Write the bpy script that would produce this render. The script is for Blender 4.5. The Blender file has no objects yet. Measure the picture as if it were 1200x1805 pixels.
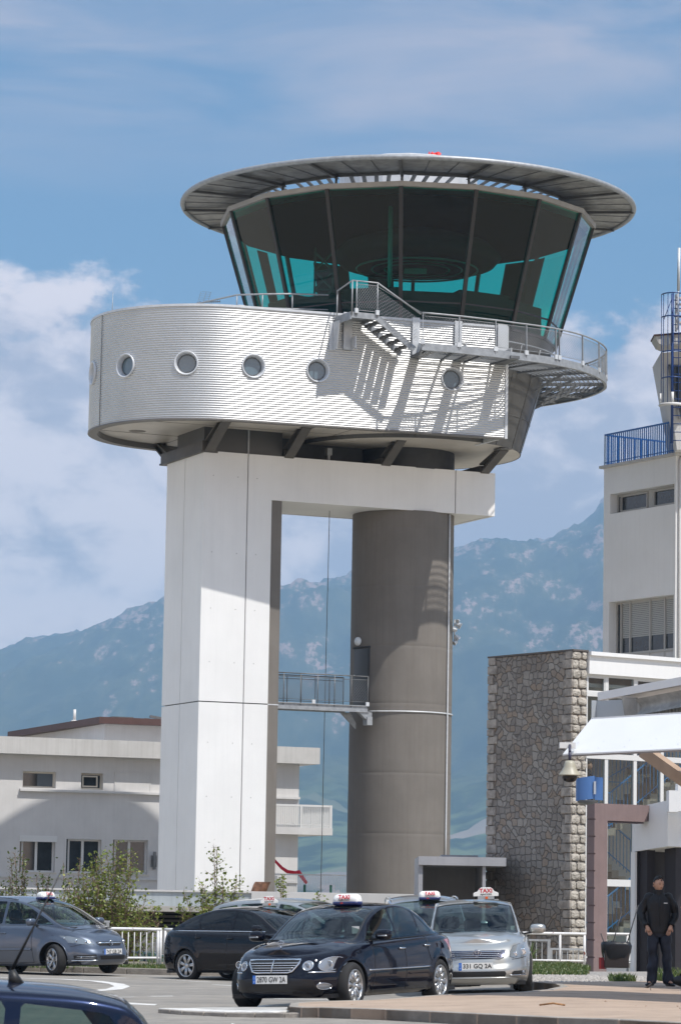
import bpy, bmesh, math, random
from math import sin, cos, tan, atan, atan2, radians, degrees, sqrt, pi, hypot
from mathutils import Vector, Matrix
import numpy as np

random.seed(7)
SC = bpy.context.scene
COL = SC.collection

# ------------------------------------------------------------------ camera
cam_d = bpy.data.cameras.new('camera')
cam = bpy.data.objects.new('camera', cam_d)
COL.objects.link(cam)
cam_d.sensor_fit = 'VERTICAL'
cam_d.sensor_height = 24.0
cam_d.lens = 5700.0 / 1805.0 * 24.0
cam_d.clip_start = 0.5
cam_d.clip_end = 40000.0
PITCH = atan(707.5 / 5700.0)
ROLL = 0.017
cam.matrix_world = (Matrix.Translation((0, 0, 1.3)) @ Matrix.Rotation(pi / 2 + PITCH, 4, 'X') @ Matrix.Rotation(ROLL, 4, 'Z'))
SC.camera = cam
cam_d.dof.use_dof = True
cam_d.dof.focus_distance = 80.0
cam_d.dof.aperture_fstop = 6.3

# ------------------------------------------------------------------ light
SUN_EL = radians(59)
SUN_AZ = radians(46.5)         # to the right of straight behind the camera
SUN_DIR = Vector((cos(SUN_EL) * sin(SUN_AZ), -cos(SUN_EL) * cos(SUN_AZ), sin(SUN_EL)))
sun_d = bpy.data.lights.new('sun', 'SUN')
sun_d.energy = 3.5
sun_d.angle = radians(0.5)
sun_d.color = (1.0, 0.955, 0.89)
sun = bpy.data.objects.new('sun', sun_d)
COL.objects.link(sun)
sun.rotation_euler = SUN_DIR.to_track_quat('Z', 'Y').to_euler()

world = bpy.data.worlds.new('World')
SC.world = world
world.use_nodes = True
wn, wl = world.node_tree.nodes, world.node_tree.links
wn.clear()


def N(tree, typ, **kw):
    n = tree.nodes.new(typ)
    for k, v in kw.items():
        if k == 'ins':
            for a, b in v.items():
                n.inputs[a].default_value = b
        else:
            setattr(n, k, v)
    return n


def mathn(tree, op, a, b=None, c=None, clamp=False):
    n = tree.nodes.new('ShaderNodeMath')
    n.operation = op
    n.use_clamp = clamp
    for i, v in enumerate((a, b, c)):
        if v is None:
            continue
        if isinstance(v, (int, float)):
            n.inputs[i].default_value = v
        else:
            tree.links.new(v, n.inputs[i])
    return n.outputs[0]


def smooth(tree, x, lo, hi, a=0.0, b=1.0):
    n = tree.nodes.new('ShaderNodeMapRange')
    n.interpolation_type = 'SMOOTHSTEP'
    n.inputs['From Min'].default_value = lo
    n.inputs['From Max'].default_value = hi
    n.inputs['To Min'].default_value = a
    n.inputs['To Max'].default_value = b
    tree.links.new(x, n.inputs['Value'])
    return n.outputs['Result']


def mixc(tree, fac, a, b, mode='MIX'):
    n = tree.nodes.new('ShaderNodeMix')
    n.data_type = 'RGBA'
    n.blend_type = mode
    for sock, v in ((n.inputs[0], fac), (n.inputs[6], a), (n.inputs[7], b)):
        if isinstance(v, (int, float)):
            sock.default_value = v
        elif isinstance(v, tuple):
            sock.default_value = (v[0], v[1], v[2], 1)
        else:
            tree.links.new(v, sock)
    return n.outputs[2]


WT = world.node_tree
tc = N(WT, 'ShaderNodeTexCoord')
sky = N(WT, 'ShaderNodeTexSky')
sky.sky_type = 'NISHITA'
sky.sun_disc = False
sky.sun_elevation = SUN_EL
sky.sun_rotation = pi - SUN_AZ
sky.air_density = 1.35
sky.dust_density = 0.25
sky.ozone_density = 3.2
sky.altitude = 0
sep = N(WT, 'ShaderNodeSeparateXYZ')
wl.new(tc.outputs['Generated'], sep.inputs[0])
# clouds live on a shell: coordinates are direction over height so they flatten towards the horizon
hz = mathn(WT, 'ADD', sep.outputs['Z'], 0.06)
comb = N(WT, 'ShaderNodeCombineXYZ')
wl.new(sep.outputs['X'], comb.inputs[0])
wl.new(sep.outputs['Y'], comb.inputs[1])
wl.new(mathn(WT, 'MULTIPLY', sep.outputs['Z'], 1.35), comb.inputs[2])


def wnoise(scale, detail, rough, off=(0, 0, 0), dist=0.0, zs=1.0):
    mp = N(WT, 'ShaderNodeMapping')
    mp.inputs['Location'].default_value = off
    mp.inputs['Scale'].default_value = (1, 1, zs)
    wl.new(comb.outputs[0], mp.inputs[0])
    n = N(WT, 'ShaderNodeTexNoise', ins={'Scale': scale, 'Detail': detail, 'Roughness': rough, 'Distortion': dist})
    wl.new(mp.outputs[0], n.inputs['Vector'])
    return n.outputs['Fac']


big = wnoise(13.0, 9.0, 0.56, (0.33, 0.2, 0.05), 0.25, 1.3)
small = wnoise(34.0, 8.0, 0.6, (2.1, 0.4, 0.0), 0.3, 1.3)
cirr = wnoise(8.0, 6.0, 0.55, (4.0, 1.0, 0.3), 0.6, 4.2)
elev = sep.outputs['Z']
bias = smooth(WT, elev, 0.135, 0.232, 0.30, -0.30)
field = mathn(WT, 'ADD', mathn(WT, 'ADD', mathn(WT, 'MULTIPLY', big, 0.95), mathn(WT, 'MULTIPLY', small, 0.36)), bias)
cum = smooth(WT, field, 0.60, 0.71, 0.0, 1.0)
cum = mathn(WT, 'MULTIPLY', cum, 0.93)
cmask = mathn(WT, 'MULTIPLY', smooth(WT, cirr, 0.26, 0.80), smooth(WT, elev, 0.205, 0.265, 0.0, 0.75))
shade = smooth(WT, mathn(WT, 'ADD', mathn(WT, 'MULTIPLY', small, 0.6), mathn(WT, 'MULTIPLY', big, 0.6)), 0.50, 0.68)
low = smooth(WT, elev, 0.06, 0.17)
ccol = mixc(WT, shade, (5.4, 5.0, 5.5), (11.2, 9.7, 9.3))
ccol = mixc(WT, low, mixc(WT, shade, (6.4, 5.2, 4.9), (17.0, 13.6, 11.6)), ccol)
tint = mixc(WT, 1.0, sky.outputs[0], (0.37, 0.62, 0.80), 'MULTIPLY')
c1 = mixc(WT, cmask, tint, (7.0, 5.9, 5.9))
c2 = mixc(WT, cum, c1, ccol)
# unseen bright cloud added overhead to lift and cool the fill light
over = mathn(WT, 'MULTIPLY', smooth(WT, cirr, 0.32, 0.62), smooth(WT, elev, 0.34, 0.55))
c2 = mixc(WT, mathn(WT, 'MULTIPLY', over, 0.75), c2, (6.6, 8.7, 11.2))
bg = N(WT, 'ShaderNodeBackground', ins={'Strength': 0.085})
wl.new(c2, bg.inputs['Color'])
wo = N(WT, 'ShaderNodeOutputWorld')
wl.new(bg.outputs[0], wo.inputs['Surface'])

SC.view_settings.view_transform = 'Standard'
SC.view_settings.look = 'None'
SC.view_settings.exposure = 0.54
SC.view_settings.gamma = 1.0
SC.render.engine = 'CYCLES'
SC.cycles.use_denoising = True
SC.cycles.max_bounces = 10
SC.cycles.transparent_max_bounces = 24
SC.cycles.transmission_bounces = 8
SC.cycles.caustics_reflective = False
SC.cycles.caustics_refractive = False

# ------------------------------------------------------------------ materials
MATS = {}


def mat(name, col, rough=0.6, metal=0.0, var=0.0, vscale=1.5, bump=0.0, bscale=30.0, coat=0.0, streak=0.0, dirt=None, spec=0.5):
    """A Principled material; var mottles the colour, streak adds vertical weathering."""
    if name in MATS:
        return MATS[name]
    m = bpy.data.materials.new(name)
    m.use_nodes = True
    t = m.node_tree
    b = t.nodes['Principled BSDF']
    b.inputs['Roughness'].default_value = rough
    b.inputs['Metallic'].default_value = metal
    b.inputs['Specular IOR Level'].default_value = spec
    if coat:
        b.inputs['Coat Weight'].default_value = coat
        b.inputs['Coat Roughness'].default_value = 0.04
    c = None
    geo = t.nodes.new('ShaderNodeNewGeometry')
    if var:
        n = N(t, 'ShaderNodeTexNoise', ins={'Scale': vscale, 'Detail': 7.0, 'Roughness': 0.62})
        t.links.new(geo.outputs['Position'], n.inputs['Vector'])
        f = smooth(t, n.outputs['Fac'], 0.3, 0.7)
        a = tuple(max(0, x * (1 - var)) for x in col)
        d = tuple(min(1, x * (1 + var)) for x in col)
        c = mixc(t, f, a, d)
    if streak:
        mp = N(t, 'ShaderNodeMapping')
        mp.inputs['Scale'].default_value = (3.2, 3.2, 0.12)
        t.links.new(geo.outputs['Position'], mp.inputs[0])
        n2 = N(t, 'ShaderNodeTexNoise', ins={'Scale': 2.2, 'Detail': 6.0, 'Roughness': 0.7})
        t.links.new(mp.outputs[0], n2.inputs['Vector'])
        f2 = smooth(t, n2.outputs['Fac'], 0.42, 0.72, 0.0, 1.0)
        base = c if c is not None else tuple(col)
        dk = dirt or tuple(x * 0.62 for x in col)
        c = mixc(t, mathn(t, 'MULTIPLY', f2, streak), base, dk)
    if c is None:
        b.inputs['Base Color'].default_value = (*col, 1)
    else:
        t.links.new(c, b.inputs['Base Color'])
    if bump:
        n3 = N(t, 'ShaderNodeTexNoise', ins={'Scale': bscale, 'Detail': 5.0})
        t.links.new(geo.outputs['Position'], n3.inputs['Vector'])
        bp = N(t, 'ShaderNodeBump', ins={'Strength': bump, 'Distance': 0.02})
        t.links.new(n3.outputs['Fac'], bp.inputs['Height'])
        t.links.new(bp.outputs[0], b.inputs['Normal'])
    MATS[name] = m
    return m


def glassmat(name, tint, refl=1.0, rough=0.0, ior=1.5):
    """Thin tinted sheet: tinted see-through plus a Fresnel mirror."""
    if name in MATS:
        return MATS[name]
    m = bpy.data.materials.new(name)
    m.use_nodes = True
    t = m.node_tree
    t.nodes.clear()
    tr = N(t, 'ShaderNodeBsdfTransparent')
    tr.inputs[0].default_value = (*tint, 1)
    gl = N(t, 'ShaderNodeBsdfGlossy', ins={'Roughness': rough})
    lw = N(t, 'ShaderNodeLayerWeight', ins={'Blend': 0.5})
    f0 = ((ior - 1) / (ior + 1)) ** 2
    f = mathn(t, 'MULTIPLY', mathn(t, 'ADD', mathn(t, 'MULTIPLY', mathn(t, 'POWER', lw.outputs['Facing'], 4.0), 1 - f0), f0), refl, clamp=True)
    mx = N(t, 'ShaderNodeMixShader')
    t.links.new(f, mx.inputs[0])
    t.links.new(tr.outputs[0], mx.inputs[1])
    t.links.new(gl.outputs[0], mx.inputs[2])
    o = N(t, 'ShaderNodeOutputMaterial')
    t.links.new(mx.outputs[0], o.inputs[0])
    MATS[name] = m
    return m


# ------------------------------------------------------------------ mesh helpers
def tag(o, label=None, cat=None, group=None, kind=None):
    if label: o['label'] = label
    if cat: o['category'] = cat
    if group: o['group'] = group
    if kind: o['kind'] = kind
    return o


def thing(name, label, cat, loc=(0, 0, 0), rz=0.0, group=None):
    o = bpy.data.objects.new(name, None)
    o.empty_display_size = 0.3
    COL.objects.link(o)
    o.location = loc
    o.rotation_euler = (0, 0, rz)
    return tag(o, label, cat, group)


def sub(name, parent, pos):
    o = bpy.data.objects.new(name, None); COL.objects.link(o); o.parent = parent; o.location = Vector(pos) - worldloc(parent); return o


def worldloc(o):
    v = Vector((0, 0, 0))
    while o is not None:
        v += Vector(o.location)
        o = o.parent
    return v


class MB:
    """Collects shapes and links them as one mesh object."""

    def __init__(s, smooth=False):
        s.v = []; s.f = []; s.mi = []; s.sm = []; s.cur = 0; s.smooth = smooth

    def add(s, vs, fs, smooth=None):
        k = len(s.v)
        s.v.extend([tuple(p) for p in vs])
        for f in fs:
            s.f.append(tuple(i + k for i in f)); s.mi.append(s.cur)
            s.sm.append(s.smooth if smooth is None else smooth)
        return s

    def hexa(s, c):
        return s.add(c, [(0, 3, 2, 1), (4, 5, 6, 7), (0, 1, 5, 4), (1, 2, 6, 5), (2, 3, 7, 6), (3, 0, 4, 7)])

    def box(s, x0, x1, y0, y1, z0, z1, F=None):
        c = [(x0, y0, z0), (x1, y0, z0), (x1, y1, z0), (x0, y1, z0), (x0, y0, z1), (x1, y0, z1), (x1, y1, z1), (x0, y1, z1)]
        if F: c = [F(*p) for p in c]
        return s.hexa(c)

    def quad(s, a, b, c, d):
        return s.add([a, b, c, d], [(0, 1, 2, 3)])

    def prism(s, poly, z0, z1, F=None):
        n = len(poly)
        c = [(x, y, z0) for x, y in poly] + [(x, y, z1) for x, y in poly]
        if F: c = [F(*p) for p in c]
        fs = [tuple(range(n - 1, -1, -1)), tuple(range(n, 2 * n))] + [(i, (i + 1) % n, n + (i + 1) % n, n + i) for i in range(n)]
        return s.add(c, fs)

    def tube(s, pts, r, n=8, cap=True, closed=False, smooth=True):
        P = [Vector(p) for p in pts]
        m = len(P)
        R = r if isinstance(r, (list, tuple)) else [r] * m
        vs = []; fs = []
        prev = None
        for i in range(m):
            if closed:
                d = (P[(i + 1) % m] - P[i - 1])
            else:
                d = P[min(i + 1, m - 1)] - P[max(i - 1, 0)]
            if d.length < 1e-9: d = Vector((0, 0, 1))
            d.normalize()
            if prev is None:
                a = Vector((0, 0, 1)) if abs(d.z) < 0.9 else Vector((1, 0, 0))
                x = d.cross(a).normalized()
            else:
                x = (prev - d * prev.dot(d))
                x = x.normalized() if x.length > 1e-6 else d.cross(Vector((0, 0, 1))).normalized()
            prev = x
            y = d.cross(x)
            for k in range(n):
                t = 2 * pi * k / n
                vs.append(P[i] + (x * cos(t) + y * sin(t)) * R[i])
        e = m if closed else m - 1
        for i in range(e):
            j = (i + 1) % m
            for k in range(n):
                q = (k + 1) % n
                fs.append((i * n + k, i * n + q, j * n + q, j * n + k))
        s.add(vs, fs, smooth)
        if cap and not closed:
            k0 = len(s.v) - len(vs)
            s.f.append(tuple(k0 + i for i in range(n - 1, -1, -1))); s.mi.append(s.cur); s.sm.append(False)
            s.f.append(tuple(k0 + (m - 1) * n + i for i in range(n))); s.mi.append(s.cur); s.sm.append(False)
        return s

    def beam(s, a, b, w, h, up=(0, 0, 1)):
        """rectangular bar from a to b; w across, h along 'up'"""
        a = Vector(a); b = Vector(b); d = (b - a).normalized(); u = Vector(up)
        x = d.cross(u)
        if x.length < 1e-4: x = d.cross(Vector((1, 0, 0)))
        x.normalize(); y = x.cross(d).normalized()
        c = []
        for p in (a, b):
            for sx, sy in ((-1, -1), (1, -1), (1, 1), (-1, 1)):
                c.append(p + x * (sx * w / 2) + y * (sy * h / 2))
        return s.add(c, [(0, 3, 2, 1), (4, 5, 6, 7), (0, 1, 5, 4), (1, 2, 6, 5), (2, 3, 7, 6), (3, 0, 4, 7)])

    def lathe(s, prof, n=32, c=(0, 0, 0), smooth=True, axis='Z', a0=0.0, a1=2 * pi):
        full = abs(a1 - a0 - 2 * pi) < 1e-6
        m = n if full else n + 1
        vs = []
        for r, z in prof:
            for k in range(m):
                t = a0 + (a1 - a0) * k / n
                p = (r * cos(t), r * sin(t), z)
                if axis == 'X': p = (z, r * cos(t), r * sin(t))
                if axis == 'Y': p = (r * cos(t), z, r * sin(t))
                vs.append((p[0] + c[0], p[1] + c[1], p[2] + c[2]))
        fs = []
        for i in range(len(prof) - 1):
            for k in range(n):
                q = (k + 1) % m if full else k + 1
                fs.append((i * m + k, i * m + q, (i + 1) * m + q, (i + 1) * m + k))
        return s.add(vs, fs, smooth)

    def grid(s, rows, closed=False, smooth=True):
        m = len(rows[0]); vs = [p for r in rows for p in r]; fs = []
        for i in range(len(rows) - 1):
            for k in range(m if closed else m - 1):
                q = (k + 1) % m
                fs.append((i * m + k, i * m + q, (i + 1) * m + q, (i + 1) * m + k))
        return s.add(vs, fs, smooth)

    def xf(s, fn):
        s.v = [tuple(fn(*p)) for p in s.v]; return s

    def build_each(s, name, mats, parent, **kw):
        """one part per separate piece"""
        p = list(range(len(s.v)))

        def find(i):
            while p[i] != i:
                p[i] = p[p[i]]; i = p[i]
            return i
        for f in s.f:
            for i in f[1:]: p[find(i)] = find(f[0])
        groups = {}
        for k, f in enumerate(s.f): groups.setdefault(find(f[0]), []).append(k)
        out = []
        for ks in groups.values():
            m = MB(s.smooth); mp = {}
            for k in ks:
                for i in s.f[k]:
                    if i not in mp: mp[i] = len(m.v); m.v.append(s.v[i])
                m.f.append(tuple(mp[i] for i in s.f[k])); m.mi.append(s.mi[k]); m.sm.append(s.sm[k])
            out.append(m.build(name, mats, parent, **kw))
        return out

    def build(s, name, mats, parent=None, local=False, base=None, bevel=0.0, fixn=True):
        me = bpy.data.meshes.new(name)
        off = Vector((0, 0, 0))
        if parent is not None and not local: off = worldloc(parent)
        o = bpy.data.objects.new(name, me)
        if parent is None and not local:
            a = np.array(s.v); off = Vector(((a[:, 0].min() + a[:, 0].max()) / 2, (a[:, 1].min() + a[:, 1].max()) / 2, a[:, 2].min()))
            o.location = off
        me.from_pydata([(p[0] - off.x, p[1] - off.y, p[2] - off.z) for p in s.v], [], s.f)
        if not isinstance(mats, (list, tuple)): mats = [mats]
        for m in mats: me.materials.append(m)
        me.polygons.foreach_set('material_index', s.mi)
        me.polygons.foreach_set('use_smooth', s.sm)
        me.update()
        if fixn:
            bm = bmesh.new(); bm.from_mesh(me)
            bmesh.ops.recalc_face_normals(bm, faces=bm.faces)
            bm.to_mesh(me); bm.free()
        COL.objects.link(o)
        o.parent = parent
        if bevel:
            md = o.modifiers.new('bevel', 'BEVEL'); md.width = bevel; md.segments = 2; md.limit_method = 'ANGLE'
        return o


class Frame:
    """ground-plan frame: u to the right and away, v away and to the left, z up"""

    def __init__(s, ox, oy, azd):
        a = radians(azd); s.o = Vector((ox, oy, 0)); s.u = Vector((sin(a), cos(a), 0)); s.v = Vector((-cos(a), sin(a), 0))

    def __call__(s, u, v, z):
        p = s.o + s.u * u + s.v * v
        return (p.x, p.y, z)


def kids(o): return [c for c in o.children]


def copy_tree(o, parent=None):
    c = o.copy(); COL.objects.link(c); c.parent = parent
    for ch in kids(o): copy_tree(ch, c)
    return c


def text_mesh(txt, size, depth=0.0, bold=0.0, font_scale=(1, 1)):
    """letters turned into mesh data: returns (verts, faces) centred on the origin in XY"""
    cu = bpy.data.curves.new('lettering', 'FONT')
    cu.body = txt; cu.size = size; cu.align_x = 'CENTER'; cu.align_y = 'CENTER'; cu.extrude = depth; cu.offset = bold; cu.resolution_u = 3
    ob = bpy.data.objects.new('lettering', cu); COL.objects.link(ob)
    dg = bpy.context.evaluated_depsgraph_get(); dg.update()
    me = bpy.data.meshes.new_from_object(ob.evaluated_get(dg))
    vs = [(v.co.x * font_scale[0], v.co.y * font_scale[1], v.co.z) for v in me.vertices]
    fs = [tuple(p.vertices) for p in me.polygons]
    bpy.data.objects.remove(ob); bpy.data.curves.remove(cu); bpy.data.meshes.remove(me)
    return vs, fs


def seg_text(mb, txt, h, F):
    vs, fs = text_mesh(txt, h, 0.0, 0.0)
    mb.add([F(x, y) for x, y, z in vs], fs)
# ================================================================== ground, road, hills
M_ASPH = mat('asphalt_mat', (0.265, 0.24, 0.208), 0.9, var=0.16, vscale=2.4, bump=0.25, bscale=90)
M_KERB = mat('kerb_mat', (0.30, 0.27, 0.235), 0.85, var=0.22, vscale=3.0, bump=0.4, bscale=25, streak=0.3)
M_PAVE = mat('pave_mat', (0.37, 0.275, 0.205), 0.88, var=0.13, vscale=1.4, bump=0.15, bscale=60)
M_LINE = mat('line_mat', (0.60, 0.58, 0.55), 0.8, var=0.2, vscale=9.0)
M_DIRT = mat('dirt_mat', (0.20, 0.175, 0.13), 0.95, var=0.3, vscale=1.2, bump=0.4, bscale=20)


def gz(x, y=60.0):
    """height of the road: a gentle crossfall to the left"""
    return 0.034 * max(-1.5, min(3.0, x)) * (1.0 if y < 90 else max(0.0, 1 - (y - 90) / 20))


RIDGE = [(-900, 1340), (-500, 1300), (-200, 1215), (0, 1168), (60, 1140), (130, 1125), (200, 1110), (284, 1080), (350, 1075), (420, 1072), (490, 1055), (530, 1042), (560, 1044), (615, 1036), (680, 1020), (740, 1005), (800, 985), (850, 968), (870, 965), (900, 970), (930, 972), (960, 966), (985, 962), (1005, 952), (1020, 950), (1035, 938), (1050, 925), (1062, 905), (1080, 900), (1120, 925), (1200, 935), (1400, 950), (1800, 1000), (2300, 1150)]


def ridge_h(x):
    px = 600 + x / 6500.0 * 5700.0
    for (a, ya), (b, yb) in zip(RIDGE, RIDGE[1:]):
        if a <= px <= b:
            y = ya + (yb - ya) * (px - a) / (b - a)
            return (1610 + 0.017 * (px - 600) - y) / 5700.0 * 6500.0 * 1.012
    return 280.0


def build_ground():
    from mathutils import noise
    xs = []
    # columns of the sheet: fine over the middle, coarse to the sides
    ax = np.concatenate([np.linspace(-5000, -1200, 20)[:-1], np.linspace(-1200, 1200, 300), np.linspace(1200, 5000, 20)[1:]])
    ay = np.concatenate([np.array([-400, -40, 0, 10, 18, 24, 27]), np.linspace(30, 130, 34), np.geomspace(140, 2400, 14), np.linspace(2500, 6900, 150), np.linspace(7200, 9000, 6)])
    rows = []
    for y in ay:
        r = []
        for x in ax:
            if y < 24:
                z = -.87
            elif y < 30:
                z = -.87 + 0.71 * (y - 24) / 6 + gz(x) * (y - 24) / 6
            elif y < 1000:
                z = -0.16 + gz(x, y)
                if 80 < y: z -= 1.15 * min(1, (y - 80) / 2.5)
            else:
                z = -0.5
            if y >= 1900:
                t = min(1.0, max(0.0, (y - 2200) / 4300.0))
                k = (t * t * (3 - 2 * t)) * 0.72 + 0.28 * t
                n = noise.fractal(Vector((x / 620.0, y / 1100.0, 3.1)), 0.9, 2.1, 7)
                n2 = noise.ridged_multi_fractal(Vector((x / 300.0, y / 700.0, 8.0)), 0.85, 2.1, 6, 1.0, 2.0)
                fade = 1.0 - t if t < 1 else 0
                h = ridge_h(x * 6500.0 / max(y, 4500)) * k
                h += (n * 75 + (n2 - 1.2) * 34) * (t ** 0.6) * (0.12 + 0.88 * min(1, fade * 3.0))
                gul = noise.ridged_multi_fractal(Vector((x / 210.0, y / 1900.0, 4.0)), 0.9, 2.2, 5, 1.0, 2.0)
                h += (gul - 1.35) * 30 * min(1, t * 1.6) * min(1, fade * 1.5)
                fine = noise.fractal(Vector((x / 34.0, y / 60.0, 1.0)), 0.7, 2.0, 5)
                h += fine * 9.0 * t
                if y > 6500: h *= max(0.3, 1 - (y - 6500) / 4000.0)
                z = max(-0.5, h)
            kf = 1.0 + 0.7 * min(1.0, max(0.0, (y - 140) / 2300.0))
            r.append((x * kf, y * kf, (z - 1.3) * kf + 1.3 if y > 1900 else z))
        rows.append(r)
    mb = MB(); mb.grid(rows)
    m = bpy.data.materials.new('ground_mat'); m.use_nodes = True; t = m.node_tree; b = t.nodes['Principled BSDF']
    geo0 = N(t, 'ShaderNodeNewGeometry'); far_ = N(t, 'ShaderNodeMapping'); far_.inputs['Scale'].default_value = (1 / 1.7,) * 3; t.links.new(geo0.outputs['Position'], far_.inputs[0])
    mpz = N(t, 'ShaderNodeMapping'); mpz.inputs['Scale'].default_value = (1.0, 0.085, 0.75); t.links.new(far_.outputs[0], mpz.inputs[0])
    n1 = N(t, 'ShaderNodeTexNoise', ins={'Scale': 0.024, 'Detail': 9.0, 'Roughness': 0.68}); t.links.new(mpz.outputs[0], n1.inputs['Vector'])
    n2 = N(t, 'ShaderNodeTexNoise', ins={'Scale': 0.0065, 'Detail': 8.0, 'Roughness': 0.62}); t.links.new(mpz.outputs[0], n2.inputs['Vector'])
    n3 = N(t, 'ShaderNodeTexNoise', ins={'Scale': 0.095, 'Detail': 6.0, 'Roughness': 0.7}); t.links.new(mpz.outputs[0], n3.inputs['Vector'])
    scrub = mixc(t, smooth(t, n1.outputs['Fac'], 0.38, 0.62), (0.020, 0.036, 0.014), (0.060, 0.072, 0.032))
    scrub = mixc(t, smooth(t, n3.outputs['Fac'], 0.5, 0.72, 0, 0.8), scrub, (0.018, 0.030, 0.010))
    sp = N(t, 'ShaderNodeSeparateXYZ'); t.links.new(far_.outputs[0], sp.inputs[0])
    rk = mathn(t, 'ADD', mathn(t, 'MULTIPLY', n2.outputs['Fac'], 0.42), mathn(t, 'MULTIPLY', n1.outputs['Fac'], 0.66))
    rk = mathn(t, 'ADD', rk, smooth(t, sp.outputs['Z'], 60, 620, -0.04, 0.035))
    rmask = smooth(t, rk, 0.575, 0.625)
    rmask = mathn(t, 'MULTIPLY', rmask, smooth(t, n3.outputs['Fac'], 0.44, 0.56, 0.0, 1.0))
    c = mixc(t, rmask, scrub, (0.31, 0.215, 0.175))
    n4 = N(t, 'ShaderNodeTexNoise', ins={'Scale': 0.016, 'Detail': 7.0, 'Roughness': 0.6}); t.links.new(far_.outputs[0], n4.inputs['Vector'])
    v4 = N(t, 'ShaderNodeTexVoronoi', ins={'Scale': 0.006}); t.links.new(far_.outputs[0], v4.inputs['Vector'])
    sc4 = N(t, 'ShaderNodeSeparateColor'); t.links.new(v4.outputs['Color'], sc4.inputs[0])
    field_ = mixc(t, smooth(t, n4.outputs['Fac'], .42, .58), (.016, .034, .012), (.10, .13, .05))
    field_ = mixc(t, smooth(t, sc4.outputs[0], .72, .8, 0, .75), field_, (.17, .17, .09))
    field_ = mixc(t, smooth(t, sc4.outputs[1], .9, .93, 0, .8), field_, (.28, .22, .18))
    lowm = mathn(t, 'MULTIPLY', smooth(t, sp.outputs['Z'], 70, 190, 1.0, 0.0), smooth(t, sp.outputs['Y'], 2300, 2700))
    c = mixc(t, lowm, c, field_)
    flat = smooth(t, sp.outputs['Y'], 900, 2300)
    c = mixc(t, flat, (0.36, 0.325, 0.26), c)
    t.links.new(c, b.inputs['Base Color']); b.inputs['Roughness'].default_value = 0.95; b.inputs['Specular IOR Level'].default_value = 0.1
    o = mb.build('ground', m, fixn=False)
    tag(o, kind='structure')


build_ground()


def sheet(name, poly, dz, m, label=None, thick=0.0, kind='structure'):
    """flat sheet following the crossfall, triangulated along x strips"""
    bm = bmesh.new()
    vs = [bm.verts.new((x, y, 0)) for x, y in poly]
    bm.faces.new(vs)
    me = bpy.data.meshes.new(name)
    xs = [p[0] for p in poly]
    x = math.floor(min(xs)) + 1
    while x < max(xs):
        g = bm.verts[:] + bm.edges[:] + bm.faces[:]
        bmesh.ops.bisect_plane(bm, geom=g, plane_co=(x, 0, 0), plane_no=(1, 0, 0))
        x += 2.0
    if thick:
        r = bmesh.ops.extrude_face_region(bm, geom=bm.faces[:])
        for e in r['geom']:
            if isinstance(e, bmesh.types.BMVert): e.co.z = -thick
    for v in bm.verts:
        v.co.z += gz(v.co.x) + dz
    bmesh.ops.recalc_face_normals(bm, faces=bm.faces)
    bm.to_mesh(me); bm.free(); me.materials.append(m)
    o = bpy.data.objects.new(name, me); COL.objects.link(o)
    return tag(o, label, kind=kind)


# asphalt from the near car park to the far kerb
def asphalt_mat():
    m = M_ASPH; t = m.node_tree; b = t.nodes['Principled BSDF']
    geo = N(t, 'ShaderNodeNewGeometry')
    mp = N(t, 'ShaderNodeMapping'); mp.inputs['Scale'].default_value = (0.25, 1.2, 1); mp.inputs['Rotation'].default_value = (0, 0, 0.25)
    t.links.new(geo.outputs['Position'], mp.inputs[0])
    n = N(t, 'ShaderNodeTexNoise', ins={'Scale': 0.9, 'Detail': 6.0, 'Roughness': 0.6}); t.links.new(mp.outputs[0], n.inputs['Vector'])
    v = N(t, 'ShaderNodeTexVoronoi', feature='DISTANCE_TO_EDGE', ins={'Scale': 0.22}); t.links.new(geo.outputs['Position'], v.inputs['Vector'])
    n9 = N(t, 'ShaderNodeTexNoise', ins={'Scale': 1.7, 'Detail': 5.0, 'Roughness': .55}); t.links.new(geo.outputs['Position'], n9.inputs['Vector'])
    v9 = N(t, 'ShaderNodeTexVoronoi', ins={'Scale': .45}); t.links.new(geo.outputs['Position'], v9.inputs['Vector'])
    s9 = N(t, 'ShaderNodeSeparateColor'); t.links.new(v9.outputs['Color'], s9.inputs[0])
    crack = smooth(t, v.outputs['Distance'], 0.0, 0.006, 0.55, 0.0)
    src = b.inputs['Base Color'].links[0].from_socket
    c = mixc(t, smooth(t, n.outputs['Fac'], 0.4, 0.7, 0, 0.5), src, (0.19, 0.178, 0.163))
    c = mixc(t, smooth(t, n9.outputs['Fac'], .62, .74, 0, .6), c, (.10, .095, .09))
    c = mixc(t, smooth(t, s9.outputs[0], .7, .72, 0, .22), c, (.12, .115, .11))
    c = mixc(t, crack, c, (0.05, 0.05, 0.05))
    t.links.new(c, b.inputs['Base Color'])


def pave_mat():
    t = M_PAVE.node_tree; b = t.nodes['Principled BSDF']; geo = N(t, 'ShaderNodeNewGeometry')
    n = N(t, 'ShaderNodeTexNoise', ins={'Scale': 2.3, 'Detail': 7.0, 'Roughness': .65}); t.links.new(geo.outputs['Position'], n.inputs['Vector'])
    n2 = N(t, 'ShaderNodeTexNoise', ins={'Scale': .5, 'Detail': 3.0}); t.links.new(geo.outputs['Position'], n2.inputs['Vector'])
    c = mixc(t, smooth(t, n.outputs['Fac'], .58, .72, 0, .55), b.inputs['Base Color'].links[0].from_socket, (.20, .145, .11))
    c = mixc(t, smooth(t, n2.outputs['Fac'], .45, .65, 0, .35), c, (.46, .35, .26))
    t.links.new(c, b.inputs['Base Color'])


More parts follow.
